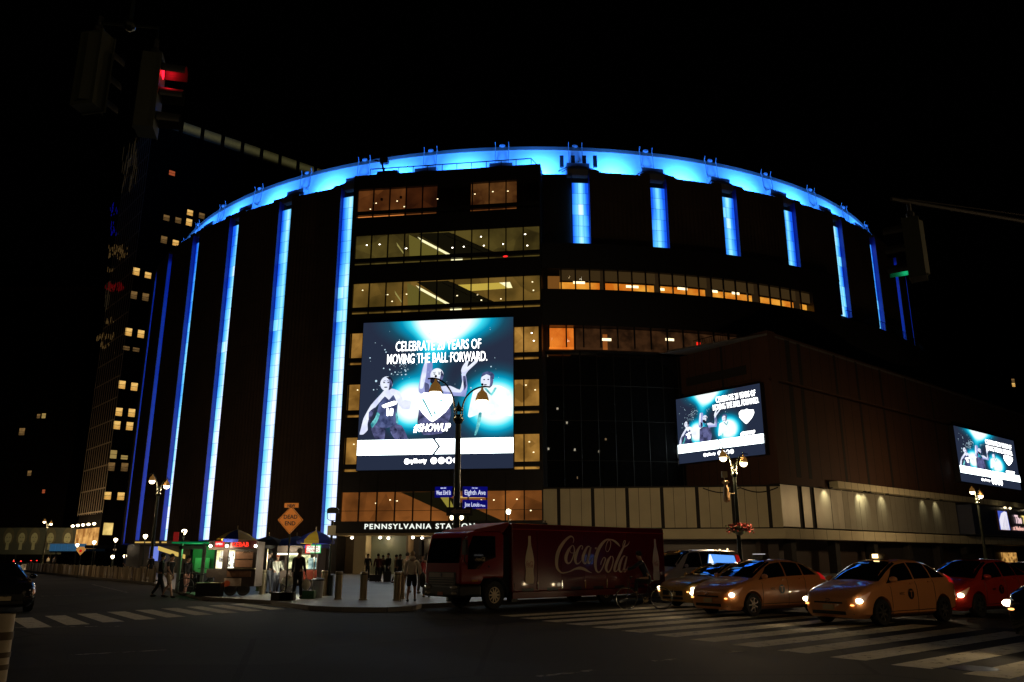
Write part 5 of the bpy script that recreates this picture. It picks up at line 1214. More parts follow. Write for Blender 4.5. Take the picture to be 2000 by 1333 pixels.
    for i, (kn, an) in enumerate(legs):
        b = len(nodes); sd = (-1, 1)[i]; hp_ = (sd * .09, 0, hipz - .03)
        nodes += [(V(*hp_), (.085 * s * B_, .09 * s * B_)), (V(*kn), .058 * s), (V((kn[0] + an[0]) / 2, (kn[1] + an[1]) / 2 + .012, (kn[2] + an[2]) / 2 + .06), .055 * s), (V(*an), .036 * s), (V(an[0], an[1] - .14, max(.035, an[2] - .05)), (.038 * s, .028 * s))]
        edges += [(0, b), (b, b + 1), (b + 1, b + 2), (b + 2, b + 3), (b + 3, b + 4)]
    body = skin_mesh(nodes, edges, 'body', SKINS[skin], t)
    # face: eyes and mouth on the head front
    mb = MB(); hx, hy, hz_ = V(*head)
    for sd in (-1, 1): mb.sphere((hx + sd * .03 * s, hy - .088 * s, hz_ + .005 * s), (.011 * s, .006 * s, .006 * s), 6, 4)
    mb.cbox((hx, hy - .10 * s, hz_ - .075 * s), (.04 * s, .012 * s, .006 * s)); mb.build('face_features', M_blk, t)
    # shirt
    sn = [(V(0, .0, hipz - .13), (.155 * s * B_, .125 * s * B_)), (V(0, shy * .4, hipz + .18), (.148 * s * B_, .118 * s * B_)), (V(*chest), (.168 * s * B_, .128 * s * B_)), (V(0, shy, shz - .01), (.125 * s, .092 * s)), (V(0, shy, shz + .045), (.07 * s, .065 * s))]
    se = [(0, 1), (1, 2), (2, 3), (3, 4)]
    for (sp, el, wr, f2) in ar:
        b = len(sn); sn.append((V(*sp), .072 * s)); se.append((3, b))
        if sleeve == 'long': sn += [(V(*el), armw * 1.15 * s), (V(*(Vector(el).lerp(Vector(wr), .9))), armw * .9 * s)]; se += [(b, b + 1), (b + 1, b + 2)]
        else: sn += [(V(*(Vector(sp).lerp(Vector(el), .65))), .066 * s)]; se += [(b, b + 1)]
    skin_mesh(sn, se, 'shirt', shirt, t)
    pn = [(V(0, .0, hipz + .12), (.14 * s * B_, .118 * s * B_)), (V(0, 0, hipz - .05), (.145 * s * B_, .122 * s * B_))]; pe = [(0, 1)]
    for i, (kn, an) in enumerate(legs):
        b = len(pn); sd = (-1, 1)[i]; pn.append((V(sd * .09, 0, hipz - .10), (.10 * s * B_, .105 * s * B_))); pe.append((1, b))
        if leg == 'long': pn += [(V(*kn), .078 * s), (V(an[0], an[1], an[2] + .03), .062 * s)]; pe += [(b, b + 1), (b + 1, b + 2)]
        else: q = Vector((sd * .09, 0, hipz - .1)).lerp(Vector(kn), .95); pn += [(V(*q), .095 * s)]; pe += [(b, b + 1)]
    skin_mesh(pn, pe, 'trousers' if leg == 'long' else 'shorts', pants, t)
    mb = MB()
    for (kn, an) in legs:
        a = V(an[0], an[1] - .06, max(.045, an[2] - .03)); mb.sphere(a, (.052 * s, .14 * s, .05 * s), 10, 6)
    mb.build('shoes', shoes or M_blk, t, True)
    mb = MB(); mb.sphere((hx, hy + .018 * s, hz_ + .035 * s), (.092 * s, .104 * s, .10 * s), 12, 8)
    if longhair: mb.sphere((hx, hy + .06 * s, hz_ - .08 * s), (.085 * s, .05 * s, .16 * s), 10, 6)
    mb.build('hair', hair or M_blk, t, True)
    if hood: mb = MB(); mb.sphere((hx, hy + .07 * s, hz_ - .13 * s), (.13 * s, .09 * s, .09 * s), 10, 6); mb.build('hood', shirt, t, True)
    return t
dark = cloth('black', (.012, .012, .013)); navy = cloth('navy', (.015, .018, .035)); cream = cloth('cream', (.80, .72, .56)); redc = cloth('red', (.42, .03, .03)); greyp = cloth('grey', (.13, .13, .15)); brown = cloth('brown', (.07, .045, .03)); tan = cloth('tan', (.3, .22, .14)); white = cloth('white', (.6, .58, .5)); maroon = cloth('maroon', (.07, .012, .012)); pinkt = cloth('pink', (.45, .2, .15))
h_blond = cloth('blond_hair', (.5, .38, .22)); h_dark = cloth('dark_hair', (.015, .012, .01)); h_grey = cloth('grey_hair', (.3, .28, .25))
x, y = gp(803, 1175, .13)
person('person in a pale hooded top and black shorts walking away with a thin cane', x, y, R(178), 1.68, cream, dark, h_blond, 0, .16, ((-.05, .32), (.15, .25)), (.12, .25), hood=True, bulk=1.15, leg='short', armw=.06, longhair=True)
t = thing('walking_cane', 'thin black cane held by the person in the pale hooded top', 'cane', (x - .36, y - .05, .13), 0); mb = MB(); mb.tube([(0, -.12, 0), (.02, 0, .8), (.02, .05, .86), (.02, .12, .84)], .012, 6); mb.build('stick', M_iron, t)
t = thing('hand_bag', 'black shoulder bag on the right side of the person in the pale hooded top', 'bag', (x + .38, y + .02, .13), 0); mb = MB(); mb.sphere((0, 0, .72), (.13, .17, .26), 10, 8); mb.build('bag_body', M_blk, t, True); mb = MB(); mb.tube([(-.02, -.1, .9), (-.1, 0, 1.35), (-.02, .1, .9)], .012, 5); mb.build('strap', M_blk, t)
x, y = gp(832, 1167, .13); person('person in a red top and dark jeans standing beside the truck front', x, y, R(170), 1.62, redc, navy, h_dark, 0, .05, ((.1, .12), (.1, .12)), (.5, .5), longhair=True)
x, y = gp(822, 1160, .13); person('person in black behind the one in red, near the truck', x, y, R(150), 1.66, dark, dark, h_dark, 1, .1, ((.2, .1), (.2, .1)))
x, y = gp(793, 1158, .13); person('person in a tan coat to the left of the one in the pale hooded top', x, y, R(160), 1.68, tan, brown, h_dark, 0, .12, ((.1, .1), (.4, .1)))
x, y = gp(780, 1140, .13); person('person in black farther back, behind the steel bollard', x, y, R(20), 1.66, dark, dark, h_dark, 1, .05, ((.3, .1), (.3, .1)))
for px, py, rz_, l, sh, h in ((717, 1133, 20, 'person in black waiting by the pale pillar of the entrance', dark, 1.72), (737, 1137, 200, 'person in maroon in the middle of the waiting trio', maroon, 1.7), (746, 1136, 160, 'person in a dark jacket close behind the one in maroon', brown, 1.62), (757, 1136, -30, 'person in black at the right of the waiting group, by a suitcase', dark, 1.74)):
    x, y = gp(px, py, .13); person(l, x, y, R(rz_), h, sh, dark, h_dark, 1, .08, ((.15, .1), (.25, .15)), (.9, .3))
def suitcase(label, px, py, w_=.45, h_=.62):
    x, y = gp(px, py, .13); t = thing('suitcase', label, 'suitcase', (x, y, .13), R(10), 'suitcases by the entrance')
    mb = MB(); mb.cbox((0, 0, .06 + h_ / 2), (w_, .25, h_)); mb.build('shell', mat('luggage_black', (.02, .02, .025), .5), t); mb = MB(); mb.tube([(-.1, .1, h_), (-.1, .1, h_ + .3), (.1, .1, h_ + .3), (.1, .1, h_)], .012, 5); mb.build('handle', M_iron, t)
    mb = MB()
    for sx_ in (-w_ / 2 + .05, w_ / 2 - .05): mb.lathe([(.03, -.02), (.03, .02)], (sx_, 0, .03), 8, axis='y')
    mb.build('wheels', M_blk, t)
suitcase('dark suitcase lying left of the waiting pair', 732, 1138, .7, .4); suitcase('upright dark suitcase below the person at the right of the group', 756, 1139); suitcase('dark suitcase behind the left bollard of the entrance', 711, 1137, .5, .5)
# carts' customers
x, y = gp(521, 1160, .13); person('person with a black top and pale grey trousers standing at the kebab cart', x, y, R(150), 1.76, dark, greyp, h_dark, 0, .06, ((.2, .1), (.2, .1)), (.9, .9), bulk=1.2)
x, y = gp(579, 1170, .13); person('person all in black under the DEAD END sign holding a white plastic bag', x, y, R(165), 1.80, dark, dark, h_grey, 0, .08, ((.1, .12), (.08, .2)), (.3, .1), bulk=1.15)
t = thing('plastic_bag', 'pale plastic bag hanging from the hand of the person in black', 'bag', (x + .33, y - .02, .45)); mb = MB(); mb.sphere((0, 0, .18), (.17, .12, .20), 10, 8); mb.tube([(-.04, 0, .33), (0, 0, .48), (.04, 0, .33)], .015, 5); mb.build('bag_body', mat('bag_plastic', (.55, .52, .42), .4), t, True)
x, y = gp(553, 1158, .13); person('vendor in a cream shirt lit by the second cart', x, y, R(10), 1.62, white, tan, h_dark, 0, .04, ((.4, .2), (.4, .2)), (1.0, 1.0))
x, y = gp(537, 1160, .13); person('person with reddish hair in pale clothes between the two carts', x, y, R(40), 1.6, white, greyp, cloth('red_hair', (.3, .06, .03)), 0, .1, ((.3, .1), (.3, .1)), (.8, .8))
x, y = gp(566, 1168, .13); t = thing('stroller', 'folding stroller with a pale cloth hood beside the sign pole', 'stroller', (x - .15, y + .2, .13), R(20))
mb = MB(); mb.tube([(-.25, .3, .1), (0, 0, .55), (.05, -.35, 1.0)], .018, 6); mb.tube([(.25, .3, .1), (.2, 0, .55), (.2, -.35, 1.0)], .018, 6); mb.tube([(.05, -.35, 1.0), (.2, -.35, 1.0)], .02, 6); mb.tube([(-.25, -.2, .1), (.1, .2, .6)], .016, 6); mb.build('frame', M_steel, t)
mb = MB(); mb.sphere((0, 0, .62), (.26, .3, .2), 10, 6); mb.build('seat', white, t, True)
mb = MB()
for sx_, sy_ in ((-.25, .3), (.25, .3), (-.25, -.22), (.25, -.22)): mb.lathe([(.0, -.02), (.09, -.02), (.09, .02), (0, .02)], (sx_, sy_, .09), 10, axis='x')
mb.build('wheels', M_blk, t)
for px, wd, l in ((543, .75, 'low black bag lying on the kerb side below the person in grey trousers'), (560, .5, 'small black bag lying at the foot of the sign pole')):
    x, y = gp(px - 12, 1173, .13); t = thing('kit_bag', l, 'bag', (x, y, .13)); mb = MB(); mb.cbox((wd / 2, 0, .14), (wd, .35, .26)); mb.tube([(wd * .3, 0, .26), (wd * .5, 0, .36), (wd * .7, 0, .26)], .015, 5); o = mb.build('bag_body', M_blk, t); b_ = o.modifiers.new('b', 'BEVEL'); b_.width = .04; b_.segments = 2
# pedestrians at the left kerb
x, y = gp(309, 1167); person('walker in dark clothes at the left, hidden half behind the one in shorts', x, y, R(100), 1.78, dark, dark, h_dark, 0, .25, ((.2, .1), (-.2, .1)), (.4, .3), zb=0)
x, y = gp(327, 1168); person('walker in a black t-shirt, cap and tan shorts heading right at the left kerb', x, y, R(75), 1.76, dark, tan, dark, 0, .3, ((.3, .15), (-.15, .15)), (.5, .3), sleeve='short', leg='short', zb=0)
x, y = gp(361, 1162, .13); person('person in a dark top and reddish trousers by the parked bikes', x, y, R(60), 1.55, dark, pinkt, h_dark, 0, .15, ((.2, .1), (.1, .1)))

# ------------------------------------------------------------------ bicycles
def bicycle(label, x, y, rz, zb=0, col=(.03, .03, .04), group=None):
    t = thing('bicycle', label, 'bicycle', (x, y, zb), rz, group); m = mat('bike_paint_%02d' % int(col[0] * 99), col, .35)
    mb = MB()
    A_, S_, H_, F_, T_ = (0, 0, .30), (-.12, 0, .82), (.48, 0, .86), (.62, 0, .34), (-.5, 0, .34)
    for a, b in ((A_, S_), (A_, (.46, 0, .70)), (S_, (.47, 0, .80)), (T_, A_), (T_, (-.1, 0, .74)), (F_, H_)): mb.tube([a, b], .017, 6)
    mb.build('frame', m, t)
    mb = MB(); mb.tube([H_, (.45, 0, 1.0)], .014, 6); mb.tube([(.42, -.28, 1.0), (.5, 0, 1.0), (.42, .28, 1.0)], .014, 6); mb.build('handlebar', M_iron, t)
    mb = MB(); mb.sphere((-.14, 0, .88), (.14, .07, .04), 10, 5); mb.build('saddle', M_blk, t)
    for cx in (-.5, .62):
        mb = MB(); prof = [(.34, -.018), (.355, 0), (.34, .018), (.325, 0), (.34, -.018)]; mb.lathe(prof, (cx, 0, .345), 28, axis='y'); wz = mb.build('wheel', M_blk, t, True)
        mb = MB(); mb.lathe([(.325, -.012), (.325, .012), (.315, 0), (.325, -.012)], (cx, 0, .345), 28, axis='y')
        for k in range(12): q = 2 * PI * k / 12; mb.tube([(cx, 0, .345), (cx + .32 * math.cos(q), 0, .345 + .32 * math.sin(q))], .003, 4)
        mb.build('rim', mat('bike_rim', (.6, .6, .58), .22, metal=.9), wz)
    mb = MB(); mb.lathe([(.0, -.03), (.09, -.03), (.09, -.02)], (0, 0, .3), 12, axis='y'); mb.tube([(0, -.06, .3), (.1, -.07, .18)], .012, 5); mb.tube([(0, .06, .3), (-.1, .07, .42)], .012, 5); mb.build('crank', M_steel, t)
    return t
bx_, by_ = gp(1262, 1191)
bicycle('bicycle ridden past the truck, between the truck and the taxis', bx_, by_, R(172))
cy = person('cyclist in dark clothes riding in front of the truck', bx_ + .12, by_, R(172 + 90), 1.72, navy, dark, h_dark, 0, .0, ((.95, .1), (.95, .1)), (.3, .3), lean=.5, zb=.06, sit=True, name='person')
bicycle('parked bicycle by the green booth, front of the two', *gp(385, 1163, .13), R(20), .13, group='bicycles parked at the green booth')
bicycle('parked bicycle behind another at the green booth', *gp(378, 1155, .13), R(-25), .13, (.1, .02, .02), group='bicycles parked at the green booth')

# ------------------------------------------------------------------ food carts, umbrellas, green booth
def umbrella(label, x, y, z0, r, tilt, cols, segs=8, group='market umbrellas over the food carts', rz=0):
    t = thing('market_umbrella', label, 'umbrella', (x, y, .13), rz, group); h = z0 - .13
    mb = MB(); mb.tube([(0, 0, 0), (0, 0, h + .55)], .025, 6); mb.build('pole', M_steel, t)
    for k in range(segs):
        a0, a1 = 2 * PI * k / segs, 2 * PI * (k + 1) / segs; mb = MB(); b = len(mb.v)
        ring = [(.03, .40), (r * .55, .24), (r, 0), (r * 1.0, -.13)]
        for (rr, zz_) in ring:
            for q in range(4): a = a0 + (a1 - a0) * q / 3; cs = math.cos((a1 - a0) * (q / 3 - .5)); f = 1 - .05 * math.sin(PI * q / 3); mb.v.append((rr * math.cos(a) * f, rr * math.sin(a) * f, h + zz_ - tilt * rr * math.cos(a)))
        for i in range(3):
            for q in range(3): u = b + i * 4 + q; mb.face((u, u + 1, u + 5, u + 4))
        mb.build('canopy_panel', cols[k % len(cols)], t)
    return t
def cloth_lit(n, c): return mat(n, c, .7, noise=.12, nscale=5)
u_y = cloth_lit('canvas_yellow', (.62, .47, .05)); u_b = cloth_lit('canvas_blue', (.01, .03, .32)); u_w = cloth_lit('canvas_cream', (.6, .52, .32)); u_k = cloth_lit('canvas_black', (.02, .018, .016))
def sign_plate(nm, x0, x1, y, z0, z1, mt, par):
    mb = MB(); mb.box(x0, x1, y - .03, y, z0, z1); return mb.build(nm, mt, par)
c1 = gp(404, 1168, .13); DC = 33.5
def XZ(px, py, Y=DC): p = at(px, py, Y); return p[0], p[2]
cart = thing('food_cart', 'kebab food cart with a red lit sign, pictures of dishes and a lit serving window', 'food cart', (XZ(404, 1100)[0], DC, .13)); ox = cart.location.x
def cx(px): return at(px, 1100, DC)[0] - ox
def cz(py): return at(450, py, DC)[2] - .13
M_cart = mat('cart_steel', (.055, .036, .026), .75); M_menu = mat('menu_brown', (.22, .10, .05), .5, noise=.5, nscale=6)
mb = MB(); mb.box(cx(421), cx(500), 0, 1.0, cz(1146), cz(1128)); mb.box(cx(405), cx(500), 0, 1.0, cz(1128), cz(1112)); mb.box(cx(457), cx(500), 0.02, .08, cz(1112), cz(1075)); mb.box(cx(405), cx(500), 0, 1.0, cz(1074), cz(1058))
mb.box(cx(405), cx(500), .9, 1.0, cz(1112), cz(1074)); mb.box(cx(495), cx(500), .08, .9, cz(1112), cz(1074)); mb.box(cx(434), cx(444), 0, .1, cz(1112), cz(1074)); mb.build('body', M_cart, cart)
mb = MB(); mb.poly([(cx(408), .8, cz(1111)), (cx(457), .8, cz(1111)), (cx(457), .8, cz(1075)), (cx(408), .8, cz(1075))]); mb.build('kitchen_interior', room_mat('kitchen_light', srgb(170, 160, 96), srgb(255, 255, 225), 3.0, 2.2), cart)
mb = MB(); rn = random.Random(4)
for i in range(16): a = rn.uniform(cx(417), cx(455)); z = rn.choice([cz(1108), cz(1098), cz(1088)]); mb.box(a, a + .09, .55, .7, z, z + rn.uniform(.1, .25))
mb.build('stock', mat('stock_items', (.3, .3, .35), .6, noise=.6, nscale=9), cart)
mb = MB()
for i, (a, b, c, d) in enumerate(((459, 493, 1078, 1092), (459, 493, 1094, 1108), (445, 492, 1115, 1127))): mb.box(cx(a), cx(b), -.015, 0, cz(d), cz(c))
mb.build('menu_picture', M_menu, cart)
mb = MB(); mb.box(cx(441), cx(474), -.02, 0, cz(1145), cz(1130)); mb.build('dish_picture', mat('dish_picture', (.42, .30, .22), .5, noise=.6, nscale=4), cart)
mb = MB(); mb.poly([(cx(447) + a, -.03, cz(1143) + b) for a, b in ell(0, 0.06, .13, .12, 16)]); mb.build('dish_picture', mat('dish_red', (.6, .10, .03), .5), cart)
mb = MB(); mb.box(cx(444), cx(500), -.2, 0, cz(1112), cz(1110)); mb.build('counter', M_steel, cart)
mb = MB(); mb.box(cx(448), cx(499), -.12, -.0, cz(1071), cz(1056)); mb.build('sign_board', mat('sign_board_maroon', (.08, .01, .01), .5), cart)
mb = MB(); mb.text('KEBAB', cx(453), -.13, cz(1068), h=.17, wdt=.66, depth=.01, off=.02); mb.build('lettering', emit_mat('neon_red', (1, .04, .02), 1.6), cart)
mb = MB(); mb.box(cx(419), cx(435), -.12, -.02, cz(1069), cz(1058)); mb.build('led_sign', emit_mat('neon_red_panel', (.75, .02, .02), 1.2), cart)
mb = MB(); mb.text('OPEN', cx(420.5), -.13, cz(1065), h=.08, wdt=.26, depth=.01, off=.02); mb.build('lettering', emit_mat('neon_white', (1, .85, .8), 1.5), cart)
mb = MB(); mb.text('Yusuf', cx(474), -.02, cz(1080), h=.09, wdt=.33, depth=.006, shear=.3) if False else mb.tube([(cx(472) + i * .045, -.02, cz(1079) + .03 * math.sin(i * 2.2)) for i in range(9)], .008, 4); mb.build('scroll_ornament', mat('cream_paint', (.6, .5, .35), .5), cart)
for px in (412, 444, 500):
    mb = MB(); mb.sphere((cx(px), -.22, cz(1067)), .062, 12, 8); mb.build('bulb', M_bulbw, cart, True); px == 500 or lamp('POINT', 'bulb_light', (cx(px), -.35, cz(1069)), (1, .88, .6), 30, cart, shadow_soft_size=.08)
lamp('POINT', 'kitchen_lamp', (cx(436), .5, cz(1079)), (1, .95, .7), 50, cart, shadow_soft_size=.1)
for px in (453, 478):
    mb = MB(); mb.lathe([(0, -.08), (.2, -.08), (.26, -.05), (.26, .05), (.2, .08), (0, .08)], (cx(px), .1, .27), 18, axis='y'); mb.build('wheel', M_blk, cart)
cxl = at(404, 1100, DC)[0]
umbrella('yellow and blue umbrella over the kebab cart', at(463, 1050, DC + .6)[0], DC + .6, at(463, 1054, DC + .6)[2], .80, .03, [u_y, u_b, u_w, u_y], rz=R(22.5))
umbrella('black umbrella with a cream band between the two carts', at(525, 1050, 35.5)[0], 35.5, at(525, 1066, 35.5)[2], .95, .0, [u_k, u_k])
# second cart
D2 = 34.4
cart2 = thing('food_cart', 'second food cart with a white, red and green lit sign, behind the DEAD END pole', 'food cart', (at(536, 1100, D2)[0], D2, .13)); ox2 = cart2.location.x
cx = lambda px: at(px, 1100, D2)[0] - ox2
cz = lambda py: at(580, py, D2)[2] - .13
mb = MB(); mb.box(cx(592), cx(620), 0, 1.5, cz(1147), cz(1112)); mb.box(cx(540), cx(592), .6, 1.5, cz(1140), cz(1116)); mb.box(cx(537), cx(586), .2, 1.5, cz(1080), cz(1066)); mb.box(cx(537), cx(620), 1.45, 1.5, cz(1147), cz(1066)); mb.box(cx(618), cx(620), 0, 1.5, cz(1112), cz(1070)); mb.build('body', M_cart, cart2)
mb = MB(); mb.box(cx(594), cx(620), -.01, .0, cz(1132), cz(1114)); mb.build('menu_picture', mat('menu_red', (.36, .06, .03), .5, noise=.6, nscale=5), cart2)
mb = MB(); mb.poly([(cx(546), 1.2, cz(1112)), (cx(592), 1.2, cz(1112)), (cx(592), 1.2, cz(1084)), (cx(546), 1.2, cz(1084))]); mb.build('kitchen_interior', room_mat('kitchen_light_b', srgb(70, 76, 44), srgb(250, 250, 190), 2.6, 1.8), cart2)
mb = MB(); mb.poly([(cx(594), .7, cz(1112)), (cx(620), .7, cz(1112)), (cx(620), .7, cz(1090)), (cx(594), .7, cz(1090))]); mb.build('glass_case', room_mat('case_light', srgb(70, 100, 100), srgb(226, 255, 240), 3, 1.2), cart2)
mb = MB(); mb.box(cx(539), cx(582), .1, .18, cz(1084), cz(1081)); mb.build('tube_light', emit_mat('tube_light', (1, .95, .66), 4), cart2)
mb = MB(); mb.box(cx(597), cx(625), -.1, 0, cz(1080), cz(1065)); mb.build('led_sign', emit_mat('led_white', (.95, 1, .85), 1.2), cart2)
mb = MB(); mb.box(cx(596), cx(606), -.11, -.1, cz(1066.5), cz(1064.5)); mb.box(cx(596), cx(598), -.11, -.1, cz(1081), cz(1065)); mb.box(cx(596), cx(606), -.11, -.1, cz(1081), cz(1079.5)); mb.build('led_border', emit_mat('led_red', (.9, .03, .02), 1.2), cart2)
mb = MB(); mb.box(cx(606), cx(626), -.11, -.1, cz(1066.5), cz(1064.5)); mb.box(cx(624.5), cx(626), -.11, -.1, cz(1081), cz(1065)); mb.box(cx(606), cx(626), -.11, -.1, cz(1081), cz(1079.5)); mb.build('led_border', emit_mat('led_green', (.02, .5, .12), 1.2), cart2)
mb = MB(); mb.text('HALAL', cx(598.5), -.105, cz(1071), h=.10, wdt=.5, depth=.01, off=.01); mb.text('GYRO', cx(598.5), -.105, cz(1078.5), h=.10, wdt=.5, depth=.01, off=.01); mb.build('lettering', emit_mat('led_dkred', (.55, .08, .03), 1), cart2)
mb = MB(); mb.sphere((cx(580), .3, cz(1092)), .10, 12, 8); mb.build('bulb', M_bulbw, cart2, True)
for px, py, p in ((562, 1088, 60), (580, 1090, 40), (606, 1092, 30)): lamp('POINT', 'kitchen_lamp', (cx(px), -.05, cz(py)), (1, .97, .75), p, cart2, shadow_soft_size=.12)
for px in (560, 606): mb = MB(); mb.lathe([(0, -.08), (.2, -.08), (.26, -.05), (.26, .05), (0, .08)], (cx(px), .3, .27), 18, axis='y'); mb.build('wheel', M_blk, cart2)
umbrella('blue umbrella with a yellow panel over the second cart', at(617, 1050, 34.2)[0], 34.2, at(617, 1056, 34.2)[2], .78, .02, [u_b, u_b, u_y, u_b, u_b, u_y, u_b, u_b], 8, rz=R(22.5))
u = umbrella('wide blue umbrella behind the DEAD END pole', at(580, 1050, 36.2)[0], 36.2, at(580, 1066, 36.2)[2], 1.5, .0, [u_b, u_b])
x, y = gp(617, 1168, .13); t = thing('litter_bin', 'pale grey bin with a dark lid right of the second cart', 'litter bin', (x, y + .2, .13)); mb = MB(); mb.lathe([(.20, 0), (.23, .62), (.0, .62)], n=14); mb.build('bin_body', mat('bin_grey', (.32, .33, .36), .5), t); mb = MB(); mb.lathe([(.25, .62), (.25, .68), (.0, .74)], n=14); mb.build('lid', M_blk, t)
x, y = gp(600, 1170, .13); t = thing('crate', 'dark green plastic crate at the foot of the second cart', 'crate', (x, y, .13)); mb = MB(); mb.cbox((0, .2, .14), (.45, .3, .28)); mb.build('crate_body', mat('crate_green', (.02, .10, .04), .5), t)
mb = MB(); mb.box(-.2, .2, .06, .34, .28, .30); mb.build('crate_rim', M_blk, t)
# green lit booth
D3 = 37.5; bo = thing('booth', 'green lit glass booth with a dark roof edge, left of the kebab cart', 'booth', (at(347, 1100, D3)[0], D3, .13)); ox3 = bo.location.x
cx = lambda px: at(px, 1100, D3)[0] - ox3
cz = lambda py: at(370, py, D3)[2] - .13
mb = MB(); mb.box(cx(335), cx(413), -.2, 2.0, cz(1062), cz(1059)); mb.build('roof', mat('roof_green_edge', (.02, .12, .05), .5, emit=(.0, .18, .05), es=.8), bo)
mb = MB()
for px in (347, 393): mb.box(cx(px), cx(px) + .13, 0, .13, 0, cz(1062))
mb.box(cx(347), cx(394), 0, .1, cz(1073), cz(1066)); mb.build('frame', mat('booth_frame', (.22, .24, .2), .4, metal=.5), bo)
mb = MB(); mb.box(cx(350), cx(394), 1.5, 1.6, 0, cz(1066)); mb.build('back_wall', mat('booth_green_wall', (.07, .22, .09), .5), bo)
mb = MB(); mb.box(cx(359), cx(388), 1.3, 1.34, cz(1130), cz(1090)); mb.build('poster', mat('booth_poster', (.22, .5, .26), .5), bo)
mb = MB(); mb.box(cx(350), cx(394), .2, 1.5, 0, .8); mb.build('counter', M_black, bo)
mb = MB(); mb.box(cx(356), cx(378), .5, .6, cz(1071), cz(1070)); mb.build('tube_light', emit_mat('green_tube', (.05, 1, .25), 2), bo); lamp('POINT', 'booth_lamp', (cx(372), .6, cz(1074)), (.2, 1, .3), 16, bo, shadow_soft_size=.3)
x, y = gp(345, 1062, 3.2); t = thing('banner', 'small red banner with pale writing above the green booth', 'banner', (at(344, 1050, 38)[0], 38, .13)); z = at(344, 1058, 38)[2] - .13
mb = MB(); mb.tube([(.3, 0, 0), (.3, 0, z + .5)], .04, 6); mb.build('pole', M_iron, t); mb = MB(); mb.box(-.12, .12, -.03, 0, z, z + .42); mb.build('cloth_panel', mat('banner_red', (.5, .03, .03), .6, emit=(.12, .004, .004), es=1), t)
t = thing('hedge_planter', 'dark low planter at the foot of the kebab cart, on the kerb', 'planter', (at(404, 1150, 33)[0], 33.0, .13)); mb = MB(); mb.box(-.4, .55, -.1, .35, 0, .5); mb.build('box', M_black, t)
mb = MB(); mb.box(-.42, .57, -.12, .37, .5, .53); mb.build('rim', M_steel, t)

# ------------------------------------------------------------------ vehicles
M_tyre = mat('tyre_rubber', (.015, .015, .015), .8); M_rim = mat('alloy_rim', (.45, .44, .42), .25, metal=.9, noise=.05); M_autog = mat('car_glass', (.008, .009, .012), .04, noise=0, spec=.9, coat=1)
M_trim = mat('black_trim', (.012, .012, .012), .4); M_under = mat('underbody', (.006, .006, .006), .9); M_plate = mat('number_plate', (.55, .45, .28), .5, noise=.1)
M_chrome = mat('chrome', (.7, .7, .7), .12, metal=1, noise=0); M_head = emit_mat('headlight_on', (1.0, .84, .55), 9); M_lens = mat('headlight_lens', (.5, .45, .4), .1, noise=0, emit=(.3, .09, .03), es=.35, coat=1); M_tail = mat('tail_lens', (.5, .01, .01), .2, noise=0, emit=(.5, .01, .01), es=.5)
PRIUS = dict(L=4.46, st=[(0, .26, .56, .60, .50, .44), (.05, .20, .60, .66, .66, .58), (.16, .18, .66, .74, .76, .66), (.40, .17, .74, .84, .83, .70), (.75, .17, .84, .93, .865, .72), (1.08, .17, .91, 1.0, .872, .70), (1.5, .17, .945, 1.23, .872, .645), (1.98, .17, .965, 1.43, .872, .60), (2.5, .17, .985, 1.49, .872, .59), (3.0, .17, 1.0, 1.475, .87, .585), (3.5, .18, 1.02, 1.40, .865, .57), (3.95, .20, 1.035, 1.27, .85, .56), (4.2, .24, 1.03, 1.14, .83, .60), (4.36, .28, .98, 1.05, .78, .62), (4.46, .34, .80, .86, .66, .55)],
             wh=(.92, 3.62), wr=.315, ws=(1.1, 2.02), side=(1.42, 3.92), rear=(3.55, 4.15), pil=(2.45, 3.25))
SEDAN = dict(L=4.8, st=[(0, .26, .62, .66, .56, .5), (.06, .20, .66, .72, .72, .62), (.2, .18, .72, .80, .82, .7), (.6, .18, .84, .92, .89, .74), (1.2, .18, .92, 1.0, .90, .72), (1.35, .18, .93, 1.03, .90, .71), (1.8, .18, .95, 1.28, .90, .66), (2.2, .18, .96, 1.42, .90, .62), (2.8, .18, .97, 1.45, .90, .61), (3.3, .18, .98, 1.42, .89, .61), (3.7, .2, .99, 1.28, .88, .62), (4.05, .22, .99, 1.08, .86, .68), (4.5, .25, .96, 1.04, .82, .70), (4.72, .3, .9, .98, .76, .66), (4.8, .36, .78, .84, .66, .6)],
             wh=(.95, 3.75), wr=.33, ws=(1.3, 2.2), side=(1.65, 3.75), rear=(3.35, 4.0), pil=(2.7, 3.6))
VAN = dict(L=5.2, st=[(0, .3, .7, .76, .6, .54), (.07, .22, .8, .88, .78, .68), (.25, .2, .92, 1.02, .88, .76), (.8, .2, 1.05, 1.16, .94, .8), (1.1, .2, 1.1, 1.24, .95, .8), (1.7, .2, 1.15, 1.75, .95, .74), (2.1, .2, 1.16, 1.92, .95, .72), (3.5, .2, 1.18, 1.96, .95, .72), (4.9, .22, 1.18, 1.92, .95, .72), (5.12, .28, 1.15, 1.85, .92, .7), (5.2, .36, 1.1, 1.5, .86, .66)],
           wh=(1.0, 4.1), wr=.36, ws=(1.12, 2.05), side=(1.6, 4.8), rear=(5.11, 5.19), pil=(2.6, 3.9))
